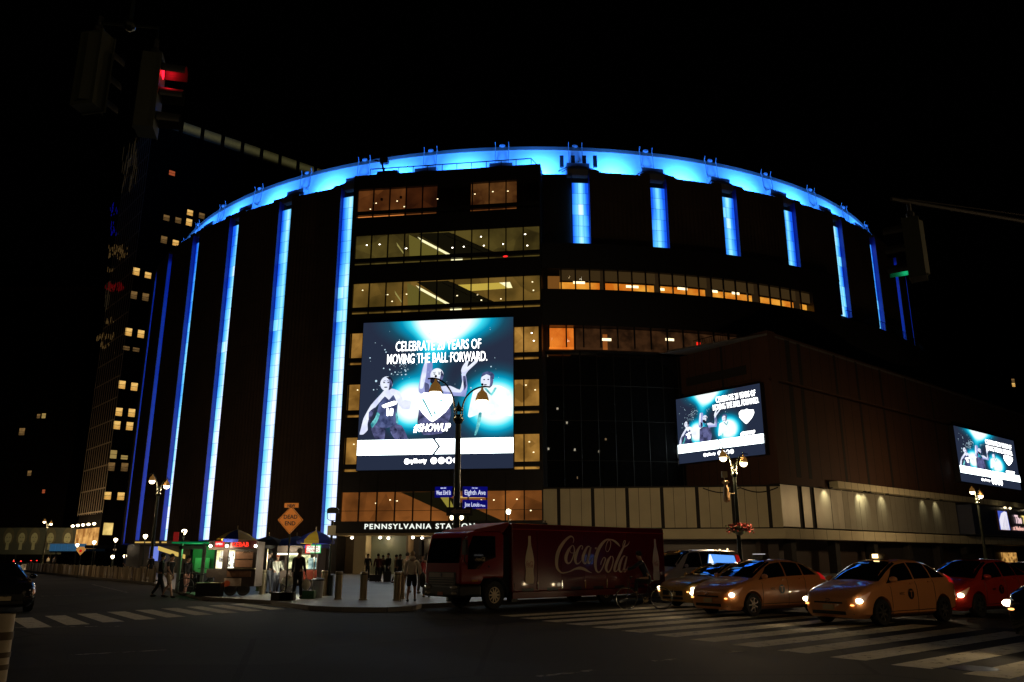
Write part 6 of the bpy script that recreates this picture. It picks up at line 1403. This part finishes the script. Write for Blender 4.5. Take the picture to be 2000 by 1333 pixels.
SUV = dict(L=4.9, st=[(0, .34, .78, .84, .62, .56), (.06, .26, .86, .92, .80, .7), (.2, .24, .92, 1.0, .88, .78), (.7, .24, 1.02, 1.12, .95, .8), (1.3, .24, 1.08, 1.2, .96, .78), (1.9, .24, 1.12, 1.62, .96, .72), (2.4, .24, 1.14, 1.72, .96, .7), (4.2, .26, 1.16, 1.72, .95, .7), (4.7, .3, 1.14, 1.6, .92, .7), (4.9, .4, 1.05, 1.3, .84, .66)],
           wh=(1.0, 3.9), wr=.37, ws=(1.3, 2.2), side=(1.75, 4.4), rear=(4.6, 4.88), pil=(2.7, 3.7))
for _s in (PRIUS,): _s['st'] = [(a, b, c * 1.05, d * 1.055, e, f) for (a, b, c, d, e, f) in _s['st']]
def sect(sp, X):
    st = sp['st']
    for i in range(len(st) - 1):
        if X <= st[i + 1][0] or i == len(st) - 2:
            a, b = st[i], st[i + 1]; f = max(0, min(1, (X - a[0]) / (b[0] - a[0]))); f2 = f; return [a[k] + (b[k] - a[k]) * f2 for k in range(1, 6)]
def secpts(sp, X):
    zb, ze, zt, w_, wt = sect(sp, X); g = zt - ze
    return [(0, zb), (.80 * w_, zb), (.965 * w_, zb + .11), (1.0 * w_, zb + (ze - zb) * .45), (.985 * w_, ze - .12), (.93 * w_, ze), (.93 * w_ * .52 + wt * .48, ze + g * .52), (wt, zt - min(.07, g * .3)), (.86 * wt, zt - .018), (.45 * wt, zt), (0, zt + .008)]
def SF(sp, X, t, sgn=1, off=0.0):
    P = secpts(sp, X); i = min(int(t), 9); f = t - i; y = P[i][0] + (P[i + 1][0] - P[i][0]) * f; z = P[i][1] + (P[i + 1][1] - P[i][1]) * f
    L = sp['L']; zc = .7
    x = L / 2 - X
    d = Vector((0 if .3 < X < L - .2 else (1 if X < .3 else -1), y, (z - zc))); d = d.normalized() if d.length else d
    return (x + d.x * off, sgn * (y + d.y * off), z + d.z * off)
def patch(mb, sp, Xf, tr, sgn, off, nx=8, nt=5):
    """Xf(t01) -> (X0, X1); tr = (t0, t1)"""
    b = len(mb.v)
    for j in range(nt + 1):
        t = tr[0] + (tr[1] - tr[0]) * j / nt; X0, X1 = Xf(j / nt)
        for i in range(nx + 1): mb.v.append(SF(sp, X0 + (X1 - X0) * i / nx, t, sgn, off))
    for j in range(nt):
        for i in range(nx): a = b + j * (nx + 1) + i; mb.face((a, a + 1, a + nx + 2, a + nx + 1))
def wheel(par, x, y, r, sgn, rimm=None, steer=0, spokes=7, rr=.66):
    mb = MB(); mb.lathe([(r * rr, -.10), (r * .96, -.10), (r, -.07), (r, .07), (r * .96, .10), (r * rr, .10)], (0, 0, 0), 26, axis='y'); o = mb.build('wheel', M_tyre, par, True, loc=(x, y, r), autos=40); o.rotation_euler = (0, 0, steer)
    mb = MB(); yy = .085 * sgn
    mb.lathe([(r * rr, yy), (r * (rr - .06), yy), (r * (rr - .06), yy - .05 * sgn)], n=26, axis='y')
    for k in range(spokes):
        q = 2 * PI * k / spokes; c, s_ = math.cos(q), math.sin(q); w2 = .022
        mb.v += []; b = len(mb.v)
        for (rr_, ww) in ((.05, w2 * 1.4), (r * (rr - .03), w2)):
            mb.v += [(c * rr_ - s_ * ww, yy + .004 * sgn, s_ * rr_ + c * ww), (c * rr_ + s_ * ww, yy + .004 * sgn, s_ * rr_ - c * ww)]
        mb.face((b, b + 1, b + 3, b + 2))
    mb.lathe([(0, yy + .01 * sgn), (.055, yy + .008 * sgn), (.06, yy - .02 * sgn)], n=12, axis='y'); mb.build('rim', rimm or M_rim, o)
    mb = MB(); mb.lathe([(0, yy - .06 * sgn), (r * .64, yy - .06 * sgn)], n=20, axis='y'); mb.build('brake_disc', M_under, o)
    return o
def car(label, near, head, sp, paint, name='taxi', cat='taxi', beams=(1, 1), roof=None, group=None, ref='fw', taxi=True, front='prius', steer=0, tpaint=None, beam_p=26):
    """near = ground point under the near (left) front wheel"""
    L = sp['L']; rz = R(90 - head); hx_, hy_ = math.cos(rz), math.sin(rz); lx, ly = -hy_, hx_
    wy = sp['st'][5][4] - .10; wx = L / 2 - sp['wh'][0]
    ox_, oy_ = near[0] - hx_ * wx - lx * wy, near[1] - hy_ * wx - ly * wy
    t = thing(name, label, cat, (ox_, oy_, 0), rz, group)
    mb = MB(); Xs = []
    for i in range(len(sp['st']) - 1):
        a, b = sp['st'][i][0], sp['st'][i + 1][0]; n = 2 if b - a > .3 else 1
        Xs += [a + (b - a) * k / n for k in range(n)]
    Xs.append(L); ring = []
    for X in Xs:
        P = secpts(sp, X); x = L / 2 - X; row = [(x, p[0], p[1]) for p in P] + [(x, -p[0], p[1]) for p in P[-2:0:-1]]
        ring.append(row)
    n = len(ring[0])
    for r_ in ring: mb.v += r_
    for i in range(len(ring) - 1):
        for k in range(n): a = i * n + k; c = i * n + (k + 1) % n; mb.face((a, c, c + n, a + n))
    mb.face(range(n)); mb.face(range((len(ring) - 1) * n + n - 1, (len(ring) - 1) * n - 1, -1))
    body = mb.build('body', paint, t, True)
    cut = MB()
    for X in sp['wh']:
        for s in (-1, 1):
            y0, y1 = (.52, 1.2) if s > 0 else (-1.2, -.52)
            cut.lathe([(0, y0), (sp['wr'] + .065, y0), (sp['wr'] + .065, y1), (0, y1)], (L / 2 - X, 0, sp['wr']), 24, axis='y')
    co_ = cut.build('cutter', M_under, None); bm = bmesh.new(); bm.from_mesh(co_.data); bmesh.ops.remove_doubles(bm, verts=bm.verts, dist=1e-5); bmesh.ops.recalc_face_normals(bm, faces=bm.faces); bm.to_mesh(co_.data); bm.free()
    co_.parent = t; md = body.modifiers.new('b', 'BOOLEAN'); md.operation = 'DIFFERENCE'; md.object = co_; md.solver = 'EXACT'
    dg = bpy.context.evaluated_depsgraph_get(); me = bpy.data.meshes.new_from_object(body.evaluated_get(dg)); body.modifiers.clear(); body.data = me; bpy.data.objects.remove(co_)
    try: me.set_sharp_from_angle(angle=R(38))
    except Exception: pass
    mb = MB(); mb.box(L / 2 - (L - .45), L / 2 - .45, -.5, .5, .16, .62); mb.build('underbody', M_under, t)
    # glass
    w0, w1 = sp['ws']; mb = MB()
    patch(mb, sp, lambda q: (w0, w1), (7.1, 10), 1, .010); patch(mb, sp, lambda q: (w0, w1), (7.1, 10), -1, .010); mb.build('windshield', M_autog, t, True)
    r0, r1 = sp['rear']; mb = MB(); patch(mb, sp, lambda q: (r0, r1), (7.1, 10), 1, .010); patch(mb, sp, lambda q: (r0, r1), (7.1, 10), -1, .010); mb.build('rear_window', M_autog, t, True)
    s0, s1 = sp['side']; pl = [s0 - .18] + list(sp['pil']) + [s1]
    for sg in (1, -1):
        for k in range(len(pl) - 1):
            a, b = pl[k] + (.03 if k else 0), pl[k + 1] - .03
            fr0 = (lambda q, a=a, b=b, k=k: (a + (.52 * q if k == 0 else 0), b - (.38 * q if k == len(pl) - 2 else 0)))
            mb = MB(); patch(mb, sp, fr0, (5.14, 6.88), sg, .010); mb.build('side_window', M_autog, t, True)
        mb = MB()
        for X in pl[1:-1]:
            pts = [SF(sp, X, 1.6 + q * .42, sg, .004) for q in range(9)]; mb.tube(pts, .006, 4)
        mb.tube([SF(sp, pl[0] + .1, 1.6 + q * .42, sg, .004) for q in range(8)], .006, 4); mb.tube([SF(sp, 1.2 + q * .3, 2.2, sg, .006) for q in range(9)], .008, 4); mb.build('door_seam', M_trim, t)
        for X in (pl[1] - .18, pl[2] - .16 if len(pl) > 3 else pl[1] + .7):
            p = SF(sp, X, 4.55, sg, .02); mb = MB(); mb.cbox(p, (.17, .03, .03)); mb.build('door_handle', paint, t)
        p = SF(sp, sp['side'][0] + .02, 5.2, sg, .10); mb = MB(); mb.sphere((p[0] + .05, p[1] + .03 * sg, p[2] + .03), (.07, .11, .075), 10, 7); mb.tube([SF(sp, sp['side'][0] + .05, 5.2, sg, 0), (p[0], p[1], p[2])], .02, 5); mb.build('wing_mirror', paint, t, True)
        mb = MB(); patch(mb, sp, lambda q: (.08 + .06 * q, .34 + .26 * q), (3.8, 4.75), sg, .007); hl = mb.build('headlight', M_lens, t, True)
        k = 0 if sg > 0 else 1
        if beams[k]:
            p = SF(sp, .17, 4.15, sg, .015); mb = MB(); mb.sphere(p, (.065, .10, .062), 10, 7); mb.build('headlight_beam', M_head, hl, True)
            p2 = SF(sp, .05, 3.9, sg, .02); mb = MB(); mb.sphere((p2[0] + .0, p2[1] - .02 * sg, p2[2] + .0), (.03, .06, .02), 8, 5); mb.build('side_light', emit_mat('side_light_amber', (1, .45, .12), 3), hl, True)
            Lm = lamp('SPOT', 'headlight_lamp', (L / 2 + .12, p[1] * .9, p[2]), (1, .75, .42), beam_p * beams[k], t, spot_size=R(95), spot_blend=.9, shadow_soft_size=.05); aim(Lm, (1, 0, -.10))
        mb = MB(); patch(mb, sp, lambda q: (L - .42 + .05 * q, L - .12), (4.1, 6.6), sg, .008, 4, 6); mb.build('tail_light', M_tail, t, True)
        mb = MB(); p = SF(sp, .10, 2.3, sg, .01); mb.cbox((p[0] + .0, p[1] * .90, .36), (.05, .05, .16)); mb.build('fog_slot', M_trim, t)
    # nose
    xf = L / 2; z1 = sp['st'][0][1]; hgt = sp['st'][0][2] - z1
    mb = MB(); mb.box(xf - .06, xf + .012, -.47, .47, z1 + .01, z1 + .09); mb.build('lower_grille', M_trim, t)
    mb = MB(); ge = .46 if front != 'sedan' else .54
    mb.xz([], 0, 0) if False else None
    zg = z1 + hgt * (.86 if front == 'prius' else .6)
    mb.box(xf - .05, xf + .014, -ge * .86, ge * .86, zg - (.02 if front == 'prius' else .08), zg + (.02 if front == 'prius' else .07)); mb.build('upper_grille', M_trim, t)
    mb = MB(); mb.box(xf, xf + .02, -.155, .155, z1 + .115, z1 + .235); pl_ = mb.build('number_plate', M_plate, t)
    mb = MB()
    for k in range(24): q0, q1 = 2 * PI * k / 24, 2 * PI * (k + 1) / 24; zz_ = zg + .05; mb.tube([(xf + .02, .065 * math.cos(q0), zz_ + .045 * math.sin(q0)), (xf + .02, .065 * math.cos(q1), zz_ + .045 * math.sin(q1))], .007, 4)
    mb.tube([(xf + .02, -.04, zz_), (xf + .02, .04, zz_)], .006, 4); mb.build('emblem', M_chrome, t)
    mb = MB()
    for s_ in (0, .35): pts = [SF(sp, w0 - .05, 9.9 - s_ * 1.5 - q * .22, 1, .03) for q in range(9)]; mb.tube(pts, .008, 4)
    mb.build('wiper', M_trim, t)
    for X in sp['wh']:
        for s in (1, -1): wheel(t, L / 2 - X, s * wy, sp['wr'], s, steer=steer if X == sp['wh'][0] else 0)
    if taxi:
        mb = MB(); zr = SF(sp, 2.3, 10, 1)[2]; mb.xz([(L / 2 - 2.42, zr), (L / 2 - 2.18, zr), (L / 2 - 2.24, zr + .14), (L / 2 - 2.36, zr + .14)], -.22, .22); rs = mb.build('roof_sign', M_trim if roof != 'lit' else mat('roof_sign_dark', (.05, .03, .02), .5), t)
        if roof == 'lit': mb = MB(); mb.cbox((L / 2 - 2.17, -.02, zr + .09), (.03, .15, .10)); mb.build('roof_sign_light', emit_mat('roof_light', (1, .72, .3), 5), rs)
        if roof == 'plain': mb = MB(); mb.cbox((L / 2 - 2.3, 0, zr + .155), (.10, .40, .02)); mb.build('roof_sign_light', mat('sign_top_white', (.8, .8, .8), .4, emit=(.5, .5, .5), es=1), rs)
        p = SF(sp, 2.0, 3.5, 1, .012); mb = MB(); mb.lathe([(0, .0), (.13, .0)], (p[0] - .15, p[1] + .004, p[2]), 18, axis='y'); em = mb.build('door_badge', M_trim, t)
        mb = MB(); mb.text('T', p[0] - .15, p[1] + .008, p[2] - .08, h=.16, depth=-.003, align='c', flip=-1); mb.build('lettering', paint, em)
        mb = MB(); mb.text('NYC', p[0] + .24, p[1] + .004, p[2] - .02, h=.07, depth=-.003, flip=-1, align='c'); mb.build('lettering', M_trim, t)
    return t
P_tx = mat('taxi_orange_yellow', (.70, .29, .11), .28, noise=.03, coat=1); P_red = mat('red_paint', (.52, .035, .02), .28, noise=.03, coat=1); P_wh = mat('white_van_paint', (.45, .42, .38), .35, noise=.03, coat=.6); P_bk = mat('black_paint', (.010, .010, .014), .16, noise=0, coat=1)
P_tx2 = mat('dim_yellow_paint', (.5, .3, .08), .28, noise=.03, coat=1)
TG = 'yellow taxis waiting at the crosswalk'
car('yellow taxi at the front of the queue, with a lit amber roof sign', gp(1722, 1223), 237, PRIUS, P_tx, roof='lit', group=TG, steer=R(0))
car('yellow taxi beside the truck with shining spoked wheel and round door badge', (6.8, 24.0), 237, PRIUS, P_tx, roof='plain', group=TG)
n3 = gp(1297, 1194)
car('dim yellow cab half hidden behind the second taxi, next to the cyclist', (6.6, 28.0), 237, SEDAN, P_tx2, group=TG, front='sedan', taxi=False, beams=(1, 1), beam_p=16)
ad = thing('roof_advert', 'glowing pale blue wedge advert on the roof of the cab behind', 'advert', (0, 0, 0)); a0 = at(1378, 1103, 30.0); ad.location = (a0[0] + .1, 30.0, a0[2] - .02); ad.rotation_euler = (0, 0, R(-8))
mb = MB(); mb.xz([(0, 0), (1.0, 0), (.92, .33), (.06, .38)], -.02, .28); mb.build('light_box', emit_mat('advert_blue', srgb(90, 150, 235), 1.3), ad)
mb = MB(); mb.xz([(.0, 0), (.22, 0), (.10, .37), (.06, .37)], -.03, -.022); mb.build('light_end', emit_mat('advert_white', (.85, .95, 1), 1.3), ad)
mb = MB(); mb.box(.0, 1.0, .0, .3, -.06, 0); mb.build('base', M_trim, ad)
car('white van behind the cyclist, between the truck and the cabs', (6.8, 35.0), 237, VAN, P_wh, name='white_van', cat='van', taxi=False, front='sedan', beams=(0, 0))
car('red compact car with one bright headlight behind the front taxi', (13.1, 23.8), 237, PRIUS, P_red, name='red_car', cat='car', roof=None, taxi=True, beams=(1, 1))
car('dark car at the far right edge with one very bright headlight', (10.72, 14.5), 235, SUV, P_bk, name='dark_car', cat='car', taxi=False, front='sedan', beams=(1, 1), beam_p=40)
car('dark car waiting at the left edge, its lights off and blue glints on its wing', (-15.0, 26.2), 140, SEDAN, P_bk, name='dark_car', cat='car', taxi=False, front='sedan', beams=(0, 0))
car('dark car parked farther back behind the red one', (19.5, 31.5), 237, SEDAN, P_bk, name='dark_car', cat='car', taxi=False, front='sedan', beams=(0, 0))

far_src = [o for o in bpy.data.objects if o.get('label', '').startswith('dark car waiting at the left edge')][0]
for px, py, az, l in ((30, 1106, -36, 'distant car driving away on the left street, nearest of three'), (8, 1101, -36, 'distant car at the left edge, its red tail lights showing'), (62, 1103, -38, 'distant car farthest right of three on the left street')):
    x, y = gp(px, py); d_ = dup(far_src, (x, y, 0), R(90 - az), l, 'distant cars on the left street')
    for s_ in (-.62, .62):
        mb = MB(); mb.sphere((-2.42, s_, .95), (.05, .16, .09), 8, 5); mb.build('brake_light', emit_mat('brake_red', (1, .03, .02), 2.5), d_)
for px, py, rz_, l, c_, sh in ((292, 1128, 40, 'pedestrian behind the plank barrier, near the left street lamp', dark, 1.7), (104, 1108, 200, 'distant pedestrian by the blue canopy in grey', greyp, 1.7), (92, 1107, 170, 'distant pedestrian by the blue canopy in pale clothes', white, 1.7), (240, 1122, 90, 'pedestrian behind the planks below the pair of low globe lamps', navy, 1.72), (772, 1139, 100, 'person in a pale jacket right of the waiting group, seen from the side', tan, 1.64), (846, 1150, 150, 'person in dark clothes half hidden by the truck cab', navy, 1.72)):
    x, y = gp(px, py, .13); person(l, x, y, R(rz_), sh, c_, dark, h_dark, 0, .15, ((.2, .1), (-.1, .1)))

# ------------------------------------------------------------------ the red drinks truck
tr = thing('delivery_truck', 'long red drinks delivery truck with white script and two bottles on its side', 'truck', (0.0, 27.6, 0), R(90 - 228)); tr.scale = (.97, .92, 1)
P_tr = mat('truck_red', (.26, .008, .010), .3, noise=.05, coat=.9); P_trb = mat('truck_body_red', (.14, .005, .006), .32, noise=.08, nscale=1.5, coat=.5); M_cream = mat('decal_cream', (.80, .64, .44), .5, noise=.06)
mb = MB(); mb.box(-8.4, 0, -2.15, 0, .50, 2.72); bo_ = mb.build('cargo_body', P_trb, tr); b_ = bo_.modifiers.new('b', 'BEVEL'); b_.width = .05; b_.segments = 3
mb = MB(); mb.box(-8.38, -.02, -.06, .012, .30, .50); mb.build('side_skirt', P_trb, tr)
mb = MB(); mb.box(-8.41, .01, -.02, .014, 2.52, 2.545); mb.build('top_rail', mat('rail_red', (.5, .08, .06), .3, coat=1), tr)
for i in range(1, 7):
    x = -i * 1.2; mb = MB(); mb.box(x - .012, x + .012, 0, .012, .52, 2.50); mb.build('door_rib', P_trb, tr)
    mb = MB(); mb.box(x - .02, x + .02, .012, .03, .55, .85); mb.build('door_latch', M_chrome, tr)
for i in range(7):
    mb = MB(); mb.box(-i * 1.2 - 1.0, -i * 1.2 - .45, .013, .017, .52, .62); mb.build('reflective_slot', M_trim, tr)
mb = MB(); mb.box(-8.3, .2, -1.6, -.5, .32, .52); mb.build('chassis', M_under, tr)
def decal_curve(strokes, x0, z1, wx, hz_, bx0, bx1, by0, by1, nm, m, y=.018, par=None):
    mb = MB()
    for s in strokes: ribbon(mb, s, 0, 1.0, 0, 0)
    mb.v = [(x0 - (v[0] - bx0) / (bx1 - bx0) * wx, y, z1 - (-v[2] - by0) / (by1 - by0) * hz_) for v in mb.v]
    return mb.build(nm, m, par or tr)
SCRIPT = [
 [(752, 272, 6), (762, 235, 10), (748, 202, 14), (715, 200, 22), (660, 245, 30), (605, 320, 38), (570, 400, 40), (557, 480, 36), (562, 550, 28), (588, 592, 20), (625, 612, 15), (700, 600, 12), (770, 570, 20), (830, 560, 34), (885, 575, 30), (930, 600, 16), (972, 618, 3)],
 [(742, 300, 10), (700, 350, 30), (668, 425, 36), (668, 480, 30), (690, 505, 20), (722, 488, 14), (750, 430, 14), (768, 360, 16), (758, 308, 12), (735, 302, 8), (712, 340, 7), (728, 385, 7), (775, 380, 6), (800, 365, 5)],
 [(858, 345, 14), (868, 315, 12), (848, 300, 12), (815, 340, 26), (785, 410, 36), (775, 465, 32), (790, 508, 20), (825, 500, 10), (862, 455, 7)],
 [(955, 312, 12), (925, 315, 20), (890, 375, 32), (868, 440, 34), (872, 490, 24), (895, 508, 14), (925, 460, 10), (968, 318, 18), (945, 400, 28), (928, 470, 28), (938, 508, 18), (968, 480, 8), (990, 440, 6)],
 [(1018, 330, 20), (1040, 330, 24)],
 [(1170, 372, 5), (1155, 340, 6), (1168, 280, 9), (1198, 232, 10), (1222, 250, 9), (1218, 300, 8), (1195, 355, 7), (1170, 372, 5)],
 [(1345, 305, 6), (1310, 268, 26), (1265, 235, 22), (1215, 222, 16), (1165, 228, 22), (1110, 275, 34), (1060, 350, 40), (1028, 440, 40), (1018, 520, 34), (1030, 590, 24), (1060, 612, 16), (1095, 580, 14), (1130, 510, 14), (1148, 455, 16), (1125, 440, 10), (1095, 490, 12), (1085, 525, 8)],
 [(1222, 420, 10), (1185, 470, 32), (1155, 545, 34), (1158, 590, 26), (1182, 612, 16), (1212, 580, 14), (1240, 510, 14), (1248, 450, 14), (1232, 420, 10)],
 [(1475, 238, 4), (1455, 275, 12), (1420, 300, 16), (1385, 318, 8), (1382, 280, 8), (1402, 235, 10), (1418, 240, 10), (1395, 300, 20), (1345, 390, 32), (1300, 475, 34), (1265, 560, 32), (1262, 600, 22), (1290, 600, 10), (1325, 545, 7)],
 [(1412, 422, 12), (1385, 425, 18), (1350, 480, 30), (1325, 550, 34), (1325, 595, 24), (1350, 612, 14), (1382, 565, 10), (1432, 425, 16), (1408, 500, 26), (1388, 575, 26), (1395, 612, 18), (1425, 580, 8), (1445, 545, 5)]]
decal_curve(SCRIPT, -2.08, 2.34, 4.14, 1.27, 545, 1478, 195, 620, 'script_lettering', M_cream)
decal_curve(SCRIPT, 1.62, 1.62, .42, .13, 545, 1478, 195, 620, 'script_lettering', M_cream, y=.022)
BOT = [(-.07, 1), (.07, 1), (.075, .93), (.07, .91), (.09, .80), (.17, .66), (.22, .54), (.24, .44), (.22, .36), (.20, .28), (.21, .20), (.235, .12), (.22, .03), (.19, 0), (-.19, 0), (-.22, .03), (-.235, .12), (-.21, .20), (-.20, .28), (-.22, .36), (-.24, .44), (-.22, .54), (-.17, .66), (-.09, .80), (-.07, .91), (-.075, .93)]
for s_ in (.81, 7.8):
    mb = MB(); mb.poly([(-s_ - p[0] * .9, .018, .76 + p[1] * 1.56) for p in BOT]); bt = mb.build('bottle_picture', M_cream, tr)
    decal_curve(SCRIPT, -s_ + .17, 1.50, .34, .22, 545, 1478, 195, 620, 'bottle_lettering', mat('faded_red_ink', (.45, .06, .04), .5), y=.022, par=bt)
# cab
def slab(mb, outline, y0, y1): mb.xz(outline, y0, y1)
mb = MB(); slab(mb, [(.32, .95), (.32, 2.38), (.50, 2.46), (1.85, 2.42), (2.0, 2.30), (2.14, 1.75), (2.20, 1.40), (2.20, .78), (1.30, .78), (1.22, .95)], -2.10, -.03); cab = mb.build('cab', P_tr, tr); b_ = cab.modifiers.new('b', 'BEVEL'); b_.width = .09; b_.segments = 4
mb = MB(); slab(mb, [(.30, 2.40), (.0, 2.70), (.0, 2.76), (.25, 2.72), (1.5, 2.5), (1.7, 2.40)], -2.0, -.12); o = mb.build('roof_fairing', mat('fairing_red', (.22, .008, .008), .65), tr); b_ = o.modifiers.new('b', 'BEVEL'); b_.width = .05; b_.segments = 3
mb = MB(); mb.box(-.0, .34, -2.0, -.16, .5, 2.3); mb.build('cab_gap', M_under, tr)
mb = MB(); mb.poly([(2.205, -1.98, 1.44), (2.205, -.15, 1.44), (2.155, -.16, 1.75), (2.155, -1.97, 1.75)]); mb.poly([(2.155, -1.97, 1.75), (2.155, -.16, 1.75), (2.040, -.24, 2.22), (2.040, -1.90, 2.22)]); mb.build('windshield', M_autog, tr)
mb = MB(); mb.poly([(.75, -.018, 2.28), (1.72, -.018, 2.28), (1.90, -.018, 1.9), (1.92, -.018, 1.25), (1.45, -.018, 1.25), (1.25, -.018, 1.45), (.72, -.018, 1.62)]); mb.build('side_window', M_autog, tr)
mb = MB(); mb.poly([(.75, -2.112, 2.28), (1.72, -2.112, 2.28), (1.90, -2.112, 1.9), (1.92, -2.112, 1.25), (1.45, -2.112, 1.25), (.72, -2.112, 1.62)]); mb.build('side_window', M_autog, tr)
mb = MB(); mb.box(2.19, 2.215, -1.85, -.30, .66, 1.16); gr = mb.build('grille', M_trim, tr)
mb = MB(); mb.box(2.215, 2.225, -1.80, -.38, 1.0, 1.14); mb.build('grille_band', mat('grey_bar', (.22, .17, .14), .4, metal=.4), gr)
mb = MB()
for z in (.72, .80, .88, .95): mb.box(2.215, 2.222, -1.78, -.4, z, z + .015)
mb.build('grille_bars', MATS['grey_bar'], gr)
mb = MB(); mb.text('', 0, 0, 0); mb.lathe([(0, 0), (.06, 0)], (2.228, -1.08, 1.07), 12, axis='x'); mb.build('badge', M_chrome, tr)
mb = MB(); mb.box(1.32, 2.24, -2.12, -.02, .40, .78); bp = mb.build('bumper', M_trim, tr); b_ = bp.modifiers.new('b', 'BEVEL'); b_.width = .08; b_.segments = 3
for y in (-.34, -1.82):
    mb = MB(); mb.sphere((2.235, y, .70), (.03, .20, .07), 12, 7); mb.sphere((2.235, y, .52), (.03, .16, .06), 12, 7); mb.build('headlight', mat('off_headlight', (.5, .45, .38), .12, metal=.6, noise=.3, nscale=20), tr, True)
mb = MB(); mb.box(1.5, 1.75, -.02, .0, .86, .93); mb.build('marker_light', mat('amber_marker', (.5, .2, .03), .3), tr)
mb = MB(); mb.box(2.24, 2.25, -1.25, -.95, .45, .55); mb.build('number_plate', mat('truck_plate', (.35, .08, .04), .5), tr)
for y, s in ((.03, 1), (-2.2, -1)):
    mb = MB(); mb.tube([(1.95, y - .05 * s, 2.25), (2.2, y + .14 * s, 2.2), (2.2, y + .14 * s, 1.5), (2.0, y, 1.4)], .02, 6); mb.cbox((2.2, y + .15 * s, 1.92), (.10, .20, .46)); mb.build('wing_mirror', M_trim, tr)
mb = MB(); mb.tube([(2.17, -1.5, 1.46), (2.13, -1.1, 1.62)], .012, 5); mb.tube([(2.17, -.8, 1.46), (2.13, -.4, 1.62)], .012, 5); mb.build('wiper', M_trim, tr)
mb = MB(); mb.box(1.0, 1.04, -.02, .0, 1.30, 1.36); mb.build('door_handle', M_trim, tr)
for x, y, s in ((.72, -.16, 1), (.72, -1.98, -1), (-4.9, -.20, 1), (-4.9, -1.9, -1)):
    wheel(tr, x, y, .44, s, rimm=mat('truck_rim', (.5, .42, .3), .35, metal=.5, noise=.3, nscale=12), spokes=10, rr=.58)
mb = MB()
for q0 in range(14): a, b = PI * q0 / 14, PI * (q0 + 1) / 14; mb.tube([(.72 + .52 * math.cos(a), -.04, .44 + .52 * math.sin(a)), (.72 + .52 * math.cos(b), -.04, .44 + .52 * math.sin(b))], .04, 5)
mb.build('mudguard', M_under, tr)
mb = MB(); mb.box(-.3, -.02, -.3, -.05, .2, .5); mb.tube([(-.05, .0, .25), (-.12, 0.0, .8)], .012, 5); mb.build('step', M_trim, tr)

if __import__('os').environ.get('STATS'): print('OBJECTS', len(bpy.data.objects))
